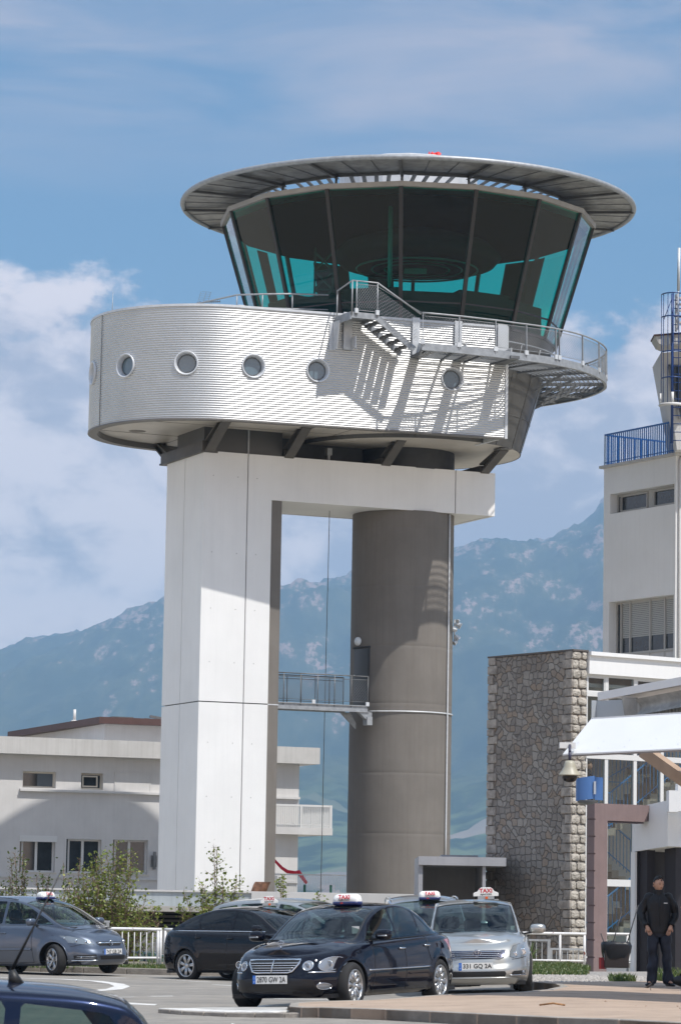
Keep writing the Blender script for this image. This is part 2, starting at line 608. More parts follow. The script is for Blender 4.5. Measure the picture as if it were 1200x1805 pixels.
asphalt_mat(); pave_mat()
sheet('road', [(-30, 30.5), (30, 30.5), (30, 66.0), (-2.2, 68.6), (-7.2, 70.5), (-30, 76.0)], 0.0, M_ASPH)
# planted strip behind the kerb
sheet('verge', [(-30, 76.2), (-7.2, 70.7), (-2.2, 68.8), (3.4, 66.6), (3.3, 80.0), (-30, 80.0)], 0.10, M_DIRT)
# ================================================================== the control tower
T = Frame(-4.621, 108.0, 66.0)
AX = Vector(T(8.25, 1.73, 0))
M_WHITE = mat('white_render_mat', (0.79, 0.79, 0.785), 0.55, var=0.035, vscale=0.5, streak=0.13, dirt=(0.60, 0.60, 0.59), bump=0.05, bscale=40)
M_JOINT = mat('joint_mat', (0.05, 0.05, 0.05), 0.9)
M_TAUPE = mat('taupe_concrete_mat', (0.178, 0.162, 0.145), 0.8, var=0.08, vscale=0.8, streak=0.42, dirt=(0.14, 0.122, 0.105), bump=0.12, bscale=14)
M_ANTH = mat('anthracite_mat', (0.035, 0.035, 0.037), 0.55, var=0.2, vscale=2)
M_DARKP = mat('dark_panel_mat', (0.062, 0.060, 0.058), 0.42, var=0.08, vscale=1.2)
M_GREYP = mat('grey_panel_mat', (0.085, 0.082, 0.078), 0.35, var=0.06, vscale=1.0)
M_STEEL = mat('galvanised_mat', (0.33, 0.345, 0.36), 0.5, metal=0.35, var=0.16, vscale=6)
M_STEELD = mat('dull_steel_mat', (0.16, 0.165, 0.17), 0.55, metal=0.3, var=0.25, vscale=3)
M_STEELL = mat('light_steel_mat', (0.62, 0.64, 0.66), 0.45, metal=0.2, var=0.08, vscale=6)
M_ALU = mat('aluminium_sheet_mat', (0.60, 0.605, 0.61), 0.42, metal=0.75, var=0.05, vscale=0.7)
M_SOFF = mat('soffit_mat', (0.50, 0.465, 0.42), 0.42, var=0.12, vscale=0.7)
M_ROOFM = mat('roof_sheet_mat', (0.52, 0.53, 0.54), 0.5, metal=0.1, var=0.12, vscale=1.2)
M_VISOR = mat('visor_sheet_mat', (0.30, 0.30, 0.295), 0.55, metal=0.35, var=0.32, vscale=1.6, streak=0.2)
M_TEAL = glassmat('teal_glass_mat', (0.12, 0.82, 0.70), 1.3, 0.0, 1.42)
M_PORT = glassmat('porthole_glass_mat', (0.02, 0.03, 0.035), 1.6, 0.02, 1.9)
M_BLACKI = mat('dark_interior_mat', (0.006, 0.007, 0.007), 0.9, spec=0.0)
M_RED = mat('red_mat', (0.75, 0.02, 0.02), 0.5)
M_MULL = mat('mullion_mat', (0.035, 0.032, 0.03), 0.45)

tower = thing('control_tower', 'white and taupe airport control tower with green glass cab and corrugated pod', 'control tower', (AX.x, AX.y, -0.5))

# --- white portal: panels hung over a dark core, open joints between them
g = 0.018
mb = MB()
for (a, b) in ((0, 1.61 - g), (1.61 + g, 2.5)):
    for (c, d) in ((-0.6, 8.26 - g), (8.26 + g, 16.72)):
        mb.box(a, b, 0.0, 0.12, c, d, T)
for (a, b) in ((0.12, 1.75 - g), (1.75 + g, 3.45)):
    for (c, d) in ((-0.6, 8.26 - g), (8.26 + g, 16.72)):
        mb.box(0.0, 0.12, a, b, c, d, T)
mb.box(2.5, 9.43 - g, 0.0, 0.12, 15.2, 16.72, T)
mb.box(9.43 + g, 10.97, 0.0, 0.12, 15.2, 16.72, T)
mb.box(10.85, 10.97, 0.12, 3.45, 15.2, 16.72, T)
mb.box(0.12, 10.85, 3.33, 3.45, 15.2, 16.72, T)
mb.box(0.12, 2.5, 3.33, 3.45, -0.6, 15.2, T)
mb.box(2.55, 10.85, 0.12, 3.33, 15.215, 15.33, T)
mb.box(0.12, 10.85, 0.12, 3.33, 16.6, 16.70, T)
portal = mb.build('portal_frame', M_WHITE, tower)
mb = MB(); mb.box(0.1, 2.48, 0.1, 3.36, -0.6, 16.5, T); mb.box(2.4, 10.9, 0.1, 3.36, 15.36, 16.55, T)
mb.build('core', M_JOINT, tower)
mb = MB(); mb.box(2.5, 2.9, 0.05, 3.33, -0.6, 15.19, T)
mb.build('inner_pier', M_TAUPE, tower)
mb = MB(); mb.box(2.52, 2.905, 0.042, 0.06, 8.24, 8.275, T); mb.build('pale_joint', M_STEELL, tower)

mb = MB()
for zc in (1.9, 3.4, 5.1, 6.9, 9.6, 11.4, 13.3, 15.9):
    for uc in (.35, 1.25, 1.95): mb.lathe([(.018, 0), (.0005, .003)], 8, (0, 0, 0)); k_ = len(mb.v) - 16; mb.v[k_:] = [T(uc + p[0], -.002 - p[2] * .2, zc + p[1]) for p in mb.v[k_:]]
mb.build_each('tie_hole', mat('tie_hole_mat', (.30, .30, .29), .9), tower, fixn=False)

# --- round taupe concrete shaft with its day joints
mb = MB(True)
prof = []
zj = [1.95, 4.05, 6.13, 8.52, 10.5, 12.6, 14.6]
z = -0.6
prof.append((1.785, z))
for q in zj:
    prof += [(1.785, q - 0.12), (1.785, q - 0.03), (1.781, q - 0.01), (1.781, q + 0.01), (1.785, q + 0.03), (1.785, q + 0.12)]
prof.append((1.785, 15.21))
mb.lathe(prof, 72, (AX.x, AX.y, 0))
mb.build('round_shaft', M_TAUPE, tower, fixn=False)


def shaft(ang, z, r=1.8):
    a = radians(ang); return (AX.x + r * sin(a), AX.y - r * cos(a), z)


mb = MB(True); mb.tube([shaft(61, zz, 1.83) for zz in np.linspace(2.9, 15.19, 12)], 0.035, 6)
mb.tube([shaft(a, 8.23, 1.8) for a in np.linspace(-38, 88, 26)], 0.028, 6)
mb.build('conduit', M_STEELL, tower)
# door at the footbridge with its round lamp
mb = MB(); mb.grid([[shaft(a, zz, 1.80) for a in np.linspace(-67, -40, 6)] for zz in (8.45, 10.42)], smooth=True)
d = mb.build('door', mat('door_mat', (0.075, 0.082, 0.09), 0.45), tower)
mb = MB(); mb.tube([shaft(-39.3, 8.45, 1.8), shaft(-39.3, 10.5, 1.8)], 0.035, 4); mb.tube([shaft(a, 10.46, 1.8) for a in np.linspace(-69, -38, 8)], 0.035, 4)
mb.build('frame', M_JOINT, d)
mb = MB(); mb.box(-.02, .02, -.1, .1, -.02, .02, lambda x, y, z: (Vector(shaft(-63, 9.5, 1.84)) + Vector((x, y, z)))[:]); mb.build('handle', M_STEELL, d)
mb = MB(True); c = Vector(shaft(-57, 10.68, 1.82)); nrm = Vector((sin(radians(-45)), -cos(radians(-45)), 0)); side = Vector((-nrm.y, nrm.x, 0))
mb.lathe([(0.001, 0.1), (0.10, 0.085), (0.15, 0.03), (0.155, 0.0)], 18)
mb.xf(lambda x, y, z: (c + side * x + Vector((0, 0, 1)) * y + nrm * z)[:])
mb.build('bulkhead_lamp', mat('lamp_glass_mat', (0.75, 0.78, 0.8), 0.3), tower)
# cluster of small floodlights on the far side of the shaft
mb = MB()
for k, (dz, dx, s) in enumerate(((0.0, 0, .16), (-0.22, .05, .14), (-0.42, -.02, .15), (-0.62, .03, .12), (0.12, .1, .1))):
    c = Vector(shaft(93, 11.45 + dz, 1.9 + dx)); rng = random.Random(k)
    ax = Vector((rng.uniform(-1, 1), rng.uniform(-1, .2), rng.uniform(-1, .5))).normalized()
    mb.tube([c, c + ax * s * 1.2], [s * .45, s * .75], 8, smooth=False)
mb.tube([shaft(93, 10.8, 1.85), shaft(93, 11.6, 1.85)], .03, 6)
mb.build('floodlight_cluster', M_STEELL, tower)

# --- dark parts between the portal and the pod
mb = MB(); mb.box(0.0, 2.86, 0.03, 2.52, 16.72, 17.56, T)
mb.build('plinth', M_DARKP, tower)
mb = MB(); mb.box(1.58, 1.63, -0.02, 0.03, 16.72, 17.56, T); mb.build('seam', M_STEEL, tower)
mb = MB(True); mb.lathe([(1.77, 16.70), (1.77, 17.5)], 48, (AX.x, AX.y, 0)); mb.build('shaft_collar', M_ANTH, tower, fixn=False)
mb = MB(); mb.box(2.9, 6.4, 1.2, 2.3, 16.72, 17.56, T); mb.build('recess_block', M_ANTH, tower)  # dark block filling the black recess between plinth and shaft collar
mb = MB(); mb.box(4.75, 4.93, 0.5, 0.7, 16.98, 17.22, T); mb.box(4.8, 4.88, .55, .65, 16.7, 17.0, T); mb.build('spotlight', M_STEEL, tower)
for ub in (0.18, 3.1, 6.74, 10.55):
    ub2 = ub
    mb = MB()
    w, h = 0.34, 0.5
    if ub < 1:
        mb.box(ub - .26, ub + .26, -0.02, 3.9, 16.70, 17.06, T)
        mb.box(ub - .30, ub + .30, -0.04, 3.92, 16.66, 16.72, T)
    else:
        mb.box(ub - w / 2, ub + w / 2, 0.0, 3.4, 16.72, 16.95, T)
    vo = -1.45 if ub < 9 else -1.25
    zt = 17.56 if ub < 9 else 17.38
    if ub > 9: ub2 = ub + 0.1
    for v0, v1 in ((0.0, vo), (3.55, 5.0)):
        # web between two flanges
        a0 = T(ub - w / 2, v0, 0); sgn = -1 if v1 < v0 else 1
        for du0, du1, k in ((-.03, .03, 0), ):
            mb.prism([(v0, 16.70), (v0, 16.95), (v1 - sgn * .35, zt), (v1 + sgn * .05, zt)], ub - .04, ub + .04, lambda x, y, z: T(z, x, y))
        for off in (-0.16, 0.16):
            pass
        for (p0, p1) in (((v0 - sgn * .0, 16.70), (v1 + sgn * .05, zt - .02)), ((v0 - sgn * .1, 17.0), (v1 - sgn * .38, zt - .02))):
            mb.beam(T(ub, p0[0], p0[1]), T(ub2, p1[0], p1[1]), w, .05, up=(0, 0, 1))
        mb.box(ub - w / 2 - .05, ub + w / 2 + .05, min(v1 - .42, v1 + .12), max(v1 - .42, v1 + .12), zt - .03, zt + .005, T)
    mb.build('bracket', mat('bracket_mat', (0.085, 0.078, 0.07), 0.5, var=.2), tower)

# --- corrugated pod
PC = (0.48, 1.16); PR = 3.97
PE = (9.48, -3.70)


def _tan():
    dx, dy = PE[0] - PC[0], PE[1] - PC[1]; L = hypot(dx, dy); a = math.acos(PR / L); return atan2(dy, dx) - a


PT0 = _tan(); PTN = (PC[0] + PR * cos(PT0), PC[1] + PR * sin(PT0)); PS0 = hypot(PE[0] - PTN[0], PE[1] - PTN[1])
PT1 = radians(104)
PSA = PS0 + PR * ((PT0 - (PT1 - 2 * pi)))
PLEN = PSA + 7.6


def pod(s, off=0.0):
    """plan point of the pod wall at arc length s from its right-hand end, moved out by off"""
    if s < PS0:
        x = PE[0] + (PTN[0] - PE[0]) * s / PS0; y = PE[1] + (PTN[1] - PE[1]) * s / PS0; n = (cos(PT0), sin(PT0))
    elif s < PSA:
        t = PT0 - (s - PS0) / PR; n = (cos(t), sin(t)); x = PC[0] + PR * n[0]; y = PC[1] + PR * n[1]
    else:
        n = (cos(PT1), sin(PT1)); bx = PC[0] + PR * n[0]; by = PC[1] + PR * n[1]; q = s - PSA
        x = bx + q * (-(-n[1])) if False else bx + q * n[1]; y = by - q * n[0]
    return x + n[0] * off, y + n[1] * off, n


PZ0, PZ1 = 17.38, 21.20
PORTS = [(1.94, 19.28), (6.72, 19.24), (8.96, 19.23), (11.22, 19.24), (13.5, 19.27), (15.75, 19.3)]


def build_pod():
    per = 0.0785; nper = int(round((PZ1 - PZ0) / per)); sub = 8
    zz = np.linspace(PZ0, PZ1, nper * sub + 1)
    ss = list(np.arange(0, PLEN, 0.07))
    rows = []
    co = []
    for z in zz:
        dz = 0.013 * sin((z - PZ0) / (PZ1 - PZ0) * nper * 2 * pi)
        co.append(dz)
    pts = [pod(s) for s in ss]
    vs = []
    for z, dz in zip(zz, co):
        for (x, y, n) in pts:
            vs.append(T(x + n[0] * dz, y + n[1] * dz, z))
    m = len(ss); fs = []
    for i in range(len(zz) - 1):
        zc = (zz[i] + zz[i + 1]) / 2
        for k in range(m - 1):
            sc = ss[k] + .035
            if any(abs(sc - a) < .42 and abs(zc - b) < .42 and hypot(sc - a, zc - b) < .37 for a, b in PORTS): continue
            fs.append((i * m + k, i * m + k + 1, (i + 1) * m + k + 1, (i + 1) * m + k))
    mb = MB(True); mb.add(vs, fs)
    clad = mb.build('corrugated_cladding', M_ALU, tower, fixn=False)
    # soffit, roof, edge trims
    ss2 = np.arange(0, PLEN, 0.25)
    outl = [pod(s, -0.03)[:2] for s in ss2]
    inn = [pod(s, -0.30)[:2] for s in ss2]
    mb = MB(); mb.prism([p for p in inn], PZ0 + 0.16, PZ0 + 0.2, T)
    sf = mb.build('soffit', M_SOFF, tower)
    mb = MB()
    for k, (p, q) in enumerate((((-2.2, -.2), (9, -.9)), ((-2.9, 2.6), (3, 2.6)), ((0.3, -2.2), (0.3, 5.4)), ((4.6, -2.6), (4.6, 3)))):
        mb.beam(T(p[0], p[1], PZ0 + .156), T(q[0], q[1], PZ0 + .156), .02, .012)
    mb.lathe([(0.001, PZ0 + .15), (.28, PZ0 + .15), (.3, PZ0 + .16)], 20, T(-1.6, 2.2, 0)); mb.build('panel_joint', mat('soffit_joint_mat', (.2, .18, .16), .7), sf)
    mb = MB(); mb.prism([p for p in outl], PZ1 - 0.06, PZ1 - 0.01, T)
    mb.build('pod_roof', M_ROOFM, tower)
    mb = MB()
    for a, b, z0, z1, mm in ((-.30, .03, PZ0 - .02, PZ0 + .03, 0), (-.34, -.28, PZ0 + .02, PZ0 + .17, 0)):
        vs = []
        for s in ss2:
            for o_, z_ in ((a, z0), (b, z0), (b, z1), (a, z1)):
                x, y, n = pod(s, o_); vs.append(T(x, y, z_))
        fs = []
        for k in range(len(ss2) - 1):
            for j in range(4):
                fs.append((k * 4 + j, k * 4 + (j + 1) % 4, k * 4 + 4 + (j + 1) % 4, k * 4 + 4 + j))
        mb.add(vs, fs)
    mb.build('drip_edge', mat('drip_mat', (0.16, 0.15, 0.14), .5), tower)
    vs = []
    for s in ss2:
        for o_, z_ in ((-.05, PZ1 - .03), (.035, PZ1 - .05), (.035, PZ1 + .03), (-.05, PZ1 + .035)):
            x, y, n = pod(s, o_); vs.append(T(x, y, z_))
    fs = []
    for k in range(len(ss2) - 1):
        for j in range(4): fs.append((k * 4 + j, k * 4 + (j + 1) % 4, k * 4 + 4 + (j + 1) % 4, k * 4 + 4 + j))
    mb = MB(); mb.add(vs, fs); mb.build('coping', M_STEELL, tower)
    # right-hand end: return face and corner trim
    mb = MB(); mb.prism([(9.48, -3.68), (9.40, -3.6), (9.35, -1.6), (9.45, -1.6)], PZ0, PZ1, T)
    mb.prism([(9.53, -3.75), (9.53, -3.62), (9.46, -3.62), (9.44, -3.73)], PZ0 - .02, PZ1 + .02, T)
    mb.build('end_trim', M_STEELL, tower)
    mb = MB()                                      # vertical sheet joint on the rounded end
    x, y, n = pod(14.9, 0.016); mb.tube([T(x, y, PZ0), T(x, y, PZ1)], .012, 4)
    mb.build('sheet_joint', M_STEELD, tower)
    for (s, z) in PORTS:
        x, y, n = pod(s); c = Vector(T(x, y, z)); nn = (T.u * n[0] + T.v * n[1]).normalized(); sd = Vector((-nn.y, nn.x, 0))
        X = lambda px, py, pz: (c + sd * px + Vector((0, 0, 1)) * py + nn * pz)[:]
        mb = MB(True)
        mb.lathe([(0.305, -.17), (0.345, -.02), (0.365, 0.045), (0.395, 0.055), (0.41, 0.04), (0.41, -.02)], 40); mb.xf(X)
        p = mb.build('porthole', mat('porthole_frame_mat', (.62, .64, .67), .4, metal=.15), tower)
        mb = MB(True); mb.lathe([(0.28, -.13), (.30, -.125), (.32, -.17)], 40); mb.xf(X); mb.build('seal', M_STEELD, p)
        mb = MB(); mb.lathe([(0.0005, -.15), (.31, -.15)], 32, smooth=False); mb.xf(X); mb.build('glass', mat('porthole_pane_mat', (.10, .155, .19), .08, spec=.9, coat=.6), p)


build_pod()

# --- cone under the cab
def coner(z): return 4.09 + (z - 17.4) * 0.292


mb = MB(True)
mb.lathe([(coner(z), z) for z in (17.4, 18.46, 18.48, 19.6, 20.0, 20.1, 21.25)], 96, (AX.x, AX.y, 0))
drum = mb.build('cone_base', M_GREYP, tower, fixn=False)
mb = MB(); mb.lathe([(0.01, 17.41), (4.07, 17.41)], 64, (AX.x, AX.y, 0), smooth=False); mb.build('underside', M_SOFF, drum)
mb = MB()
for k in range(24):
    a = radians(k * 15 + 4); mb.tube([(AX.x + (coner(z) + .004) * sin(a), AX.y - (coner(z) + .004) * cos(a), z) for z in (17.41, 21.24)], .011, 4)
mb.tube([(AX.x + (coner(18.47) + .004) * sin(radians(t)), AX.y - (coner(18.47) + .004) * cos(radians(t)), 18.47) for t in range(0, 360, 6)], .013, 4, closed=True)
mb.build('panel_joint', mat('panel_joint_mat', (.09, .088, .085), .5), drum)

# --- glazed cab: sixteen facets
GA = [radians(-3.2 + 22.5 * k) for k in range(16)]
ZB, ZT = 21.2, 25.58


def gv(k, z, extra=0.0):
    r = (coner(z) + extra) * 1.012
    a = GA[k % 16]
    return Vector((AX.x + r * sin(a), AX.y - r * cos(a), z))


def pv(k, r, z, f=0.0):
    a = GA[k % 16] + radians(22.5) * f
    return Vector((AX.x + r * sin(a), AX.y - r * cos(a), z))


for k in range(16):
    mb = MB(); mb.quad(gv(k, ZB), gv(k + 1, ZB), gv(k + 1, ZT), gv(k, ZT))
    mb.build('glass_pane', M_TEAL, tower, fixn=False)
    mb = MB(); a = gv(k, ZB, .02); b = gv(k, ZT, .02); out = Vector((sin(GA[k]), -cos(GA[k]), 0))
    mb.beam(a, b, .13, .10, up=out); mb.build('mullion', M_MULL, tower)
mb = MB()
for z, w, h in ((ZB + .03, .1, .1), (ZB + .66, .05, .05)):
    for k in range(16): mb.beam(gv(k, z, -.01), gv(k + 1, z, -.01), w, h)
mb.build('sill_rail', M_MULL, tower)
mb = MB()
for k in range(16):
    p = [pv(k, 6.42, 25.54), pv(k + 1, 6.42, 25.54), pv(k + 1, 6.66, 25.56), pv(k, 6.66, 25.56), pv(k, 6.42, 25.74), pv(k + 1, 6.42, 25.74), pv(k + 1, 6.68, 25.72), pv(k, 6.68, 25.72)]
    mb.hexa(p)
mb.build('eaves_band', mat('eaves_mat', (.36, .34, .31), .5, metal=.2, var=.1), tower)
mb = MB()
for k in range(16):
    mb.quad(pv(k, 6.6, 25.73), pv(k + 1, 6.6, 25.73), pv(k + 1, 4.6, 26.02), pv(k, 4.6, 26.02))
    mb.add([pv(k, 4.6, 26.02), pv(k + 1, 4.6, 26.02), (AX.x, AX.y, 26.1)], [(0, 1, 2)])
    mb.beam(pv(k, 6.5, 25.76), pv(k, 4.6, 26.05), .05, .05)
mb.lathe([(2.45, 25.9), (2.45, 27.5), (2.2, 27.75), (.01, 27.8)], 16, (AX.x, AX.y, 0), smooth=False)
cabroof = mb.build('cab_roof', M_ROOFM, tower)

# interior of the cab
mb = MB()
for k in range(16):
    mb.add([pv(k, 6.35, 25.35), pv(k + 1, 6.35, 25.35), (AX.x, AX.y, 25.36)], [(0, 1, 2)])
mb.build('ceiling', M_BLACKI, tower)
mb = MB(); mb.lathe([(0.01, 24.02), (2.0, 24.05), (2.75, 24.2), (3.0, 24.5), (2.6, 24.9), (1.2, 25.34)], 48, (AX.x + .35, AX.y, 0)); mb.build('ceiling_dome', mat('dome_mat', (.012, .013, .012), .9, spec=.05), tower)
mb = MB()
for r in (1.15, 1.6, 2.15): mb.tube([(AX.x + .35 + r * cos(t), AX.y + r * sin(t), 24.03) for t in np.linspace(0, 2 * pi, 48, endpoint=False)], .035, 4, closed=True)
mb.box(AX.x - .1, AX.x + .7, AX.y - .45, AX.y + .45, 23.98, 24.01)
mb.build_each('ceiling_ring', mat('ring_mat', (.12, .13, .12), .5), tower)
mb = MB()
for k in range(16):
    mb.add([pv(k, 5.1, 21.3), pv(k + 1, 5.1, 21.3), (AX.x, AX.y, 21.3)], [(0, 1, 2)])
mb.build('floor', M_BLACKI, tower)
mb = MB()
# consoles round the cab, low walls, cupboards
for k in (0, 1, 2, 13, 14, 15, 5, 6, 7, 8):
    a, b = pv(k, 4.4, 0), pv(k + 1, 4.4, 0); c, d = pv(k, 5.15, 0), pv(k + 1, 5.15, 0)
    h = (22.28 if k < 3 or k > 12 else 22.1) + (.12 if k % 2 else 0)
    mb.hexa([Vector((p.x, p.y, 21.3)) for p in (a, b, d, c)] + [Vector((p.x, p.y, h)) for p in (a, b, d, c)])
for (k, f, w, z1) in ((10, .5, .9, 22.9), (11, .3, .5, 22.4), (5, .5, .7, 22.6)):
    p = pv(k, 4.6, 21.3, f); mb.box(p.x - w / 2, p.x + w / 2, p.y - .3, p.y + .3, 21.3, z1)
mb.build('console', mat('console_mat', (.02, .026, .026), .7, spec=.1), tower)
mb = MB()
# blinds and opaque bays behind the glass
for k, f0, f1, z0 in ((9, .0, .6, ZB), (5, .7, 1.0, ZB), (10, .55, .8, ZB), (4, .2, .4, ZB), (8, .3, .7, ZB), (6, .0, .5, ZB)):
    a = gv(k, z0, -.12).lerp(gv(k + 1, z0, -.12), f0); b = gv(k, z0, -.12).lerp(gv(k + 1, z0, -.12), f1)
    c = gv(k, 25.3, -.12).lerp(gv(k + 1, 25.3, -.12), f1); d = gv(k, 25.3, -.12).lerp(gv(k + 1, 25.3, -.12), f0)
    mb.quad(a, b, c, d)
mb.build_each('blind', mat('blind_mat', (.03, .04, .038), .7), tower)
mb = MB()
# lattice mast at the left, monitor arms on the desks
px, py = AX.x - 2.95, AX.y + .6
for dx, dy in ((-.32, 0), (.32, 0)): mb.beam((px + dx, py + dy, 21.3), (px + dx, py + dy, 24.9), .07, .07)
for i in range(5):
    z0 = 21.35 + i * .68
    mb.beam((px - .32, py, z0), (px + .32, py, z0 + .68), .07, .07); mb.beam((px + .32, py, z0), (px - .32, py, z0 + .68), .07, .07); mb.beam((px - .32, py, z0), (px + .32, py, z0), .05, .05)
mb.build('lattice_post', M_MULL, tower)
mb = MB(True)
for i in range(9):
    x = AX.x - 1.2 + i * .55; y = AX.y + 3.4 - abs(i - 3) * .12; h = .45 + .25 * ((i * 7) % 3)
    mb.tube([(x, y, 22.2), (x, y, 22.35 + h), (x + .2 * (1 if i % 2 else -1), y - .2, 22.5 + h), (x + .35 * (1 if i % 2 else -1), y - .3, 22.4 + h)], .03, 5)
    mb.box(x - .2, x + .2, y - .25, y - .2, 22.3, 22.3 + .36)
mb.tube([(AX.x + 3.0, AX.y + 1.5, 22.3), (AX.x + 3.2, AX.y + 1.3, 22.9), (AX.x + 3.7, AX.y + 1.2, 22.7), (AX.x + 4.2, AX.y + 1.1, 22.25)], .05, 6)
mb.build_each('monitor_arm', mat('arm_mat', (.12, .2, .2), .4), tower)
mb = MB(); mb.tube([(AX.x + .2 - .9, AX.y - 4.6, 21.3), (AX.x + .2 - .9, AX.y - 4.6, 25.3)], .06, 6); mb.tube([(AX.x - .62, AX.y - 4.5, 21.3), (AX.x - .62, AX.y - 4.5, 25.3)], .03, 6); mb.build('downpipe', mat('downpipe_mat', (.1, .14, .13), .4), tower)

# --- sun visor
def vo(t): return Vector((AX.x + 8.0 * sin(t), AX.y - 8.0 * cos(t), 26.22))


mb = MB()
for k in range(16):
    n = 6; a0 = GA[k]; a1 = a0 + radians(22.5)
    for i in range(n):
        t0 = a0 + (a1 - a0) * i / n; t1 = a0 + (a1 - a0) * (i + 1) / n
        p0 = pv(k, 5.8, 26.24).lerp(pv(k + 1, 5.8, 26.24), i / n); p1 = pv(k, 5.8, 26.24).lerp(pv(k + 1, 5.8, 26.24), (i + 1) / n)
        q0, q1 = vo(t0), vo(t1)
        mb.hexa([p0, p1, q1, q0] + [p + Vector((0, 0, .025)) for p in (p0, p1, q1, q0)])
vis = mb.build('visor', M_VISOR, tower)
mb = MB(True); mb.tube([vo(t) for t in np.linspace(0, 2 * pi, 96, endpoint=False)], .095, 8, closed=True)
mb.build('rim', M_STEEL, vis)
mb = MB()
for k in range(16): mb.beam(pv(k, 5.8, 26.2), pv(k + 1, 5.8, 26.2), .08, .12)
mb.build('inner_ring', M_STEELD, vis)
for k in range(16):
    mb = MB(); q = vo(GA[k])
    a, b = pv(k, 5.75, 26.17), Vector((q.x, q.y, 26.17))
    mb.beam(a, b, .11, .02); mb.beam(a + Vector((0, 0, -.09)), b + Vector((0, 0, -.05)), .11, .02); mb.beam(a + Vector((0, 0, -.045)), b + Vector((0, 0, -.02)), .02, .10)
    mb.build('rib', mat('rib_mat', (.15, .15, .15), .5, metal=.3, var=.2), vis)
mb = MB()
for k in range(16):
    mb.tube([pv(k, 5.9, 25.78), pv(k, 5.85, 26.2)], .045, 8); mb.beam(pv(k, 5.78, 25.84), pv(k, 6.02, 25.80), .16, .03)
    if k % 16 in (15, 0, 1, 2) and False: continue
    for f in (.2, .4, .6, .8):
        mb.beam(pv(k, 5.75, 26.2).lerp(pv(k + 1, 5.75, 26.2), f), pv(k, 4.9, 25.98).lerp(pv(k + 1, 4.9, 25.98), f - .08), .14, .035)
mb.build('visor_strut', M_STEELD, vis)
mb = MB()
for k in range(16):
    for f in (.33, .67):
        a = pv(k, 5.8, 26.225).lerp(pv(k + 1, 5.8, 26.225), f); q = vo(GA[k] + radians(22.5) * f); mb.beam(a, Vector((q.x, q.y, 26.208)), .03, .012)
mb.build_each('sheet_seam', M_STEELD, vis)

# ragged red shape on a thin mast above the roof
mb = MB(True); mb.tube([(AX.x + .85, AX.y, 26.0), (AX.x + .85, AX.y, 28.05)], .03, 6); mb.tube([(AX.x + .35, AX.y, 27.9), (AX.x + .55, AX.y, 28.1), (AX.x + .85, AX.y, 28.05)], .02, 5)
pole = mb.build('roof_mast', M_STEELD, tower)
mb = MB()
rng = random.Random(3)
for i in range(11):
    x = AX.x + .62 + i * .046; z = 28.12 + rng.uniform(-.05, .05)
    mb.tube([(x, AX.y + rng.uniform(-.1, .1), z), (x + rng.uniform(-.06, .06), AX.y, z + rng.uniform(.05, .17)), (x + rng.uniform(-.09, .09), AX.y, z + rng.uniform(.1, .2))], [.06, .05, .01], 5, smooth=False)
mb.box(AX.x + .62, AX.x + 1.06, AX.y - .06, AX.y + .06, 28.05, 28.16)
mb.build('red_ragged_shape', M_RED, pole)

# --- walkway
WR = [(-1, 7.25), (2, 7.35), (10, 7.08), (20, 6.84), (32, 6.74), (46, 6.9), (57, 6.98), (69, 7.02), (81, 7.07), (90, 7.08), (107, 6.9), (121, 6.7), (133, 6.6), (180, 6.6), (215, 6.6)]


def wr(a):
    for (p, q), (r, t) in zip(WR, WR[1:]):
        if p <= a <= r:
            f = (a - p) / (r - p); return q + (t - q) * f
    return 6.7


def wp(a, z, d=0.0):
    r = wr(a) + d; t = radians(a); return Vector((AX.x + r * sin(t), AX.y - r * cos(t), z))


def win(a):
    """inner edge radius: pod face on the front, cone behind it"""
    t = radians(a); best = coner(20.1) + .06
    d = Vector((sin(t), -cos(t), 0)); p0 = Vector(T(PE[0], PE[1], 0)); p1 = Vector(T(PTN[0], PTN[1], 0)); e = (p1 - p0).normalized(); n = Vector((-e.y, e.x, 0))
    if n.dot(p0 - AX) < 0: n = -n
    den = n.dot(d)
    if den > .2:
        r = n.dot(p0 - AX) / den; q = AX + d * r; s = (q - p0).dot(e)
        if s > -0.05: best = max(best, r + .03)
    return best


WA = list(np.arange(3, 205, 3.0))
M_GRATE = mat('grating_mat', (.22, .225, .23), .55, metal=.3, var=.2)
mb = MB()
for a, b in zip(WA, WA[1:]):
    i0, i1 = win(a), win(b)
    n = 13
    for j in range(n):
        f = (j + .5) / n
        r0 = i0 + (wr(a) - i0) * f; r1 = i1 + (wr(b) - i1) * f
        p = Vector((AX.x + r0 * sin(radians(a)), AX.y - r0 * cos(radians(a)), 19.92)); q = Vector((AX.x + r1 * sin(radians(b)), AX.y - r1 * cos(radians(b)), 19.92))
        mb.beam(p, q, .022, .035)
walk = mb.build('walkway_floor', M_GRATE, tower)
mb = MB()
for a, b in zip(WA, WA[1:]):
    p, q = wp(a, 19.99), wp(b, 19.99); mb.beam(p, q, .04, .24); mb.beam(wp(a, 20.105, -.03), wp(b, 20.105, -.03), .1, .02); mb.beam(wp(a, 19.875, -.03), wp(b, 19.875, -.03), .1, .02)
mb.build('edge_channel', M_STEEL, walk)
mb = MB()
for a in [3.2, 12, 21, 31, 41, 52, 63, 74, 85, 97, 109, 122, 135, 150, 165, 185]:
    i = win(a); t = radians(a); p = Vector((AX.x + (i - .1) * sin(t), AX.y - (i - .1) * cos(t), 19.92)); mb.beam(p, wp(a, 19.92, -.05), .06, .12)
    q = Vector((AX.x + (i - .05) * sin(t), AX.y - (i - .05) * cos(t), 19.35)); 
    if a > 60: mb.beam(q, wp(a, 19.88, -1.0 if a < 100 else -.9), .07, .08)
mb.build_each('support_arm', M_STEELD, walk)
rail = MB(True); posts = MB(); mesh = MB(); shoe = MB()
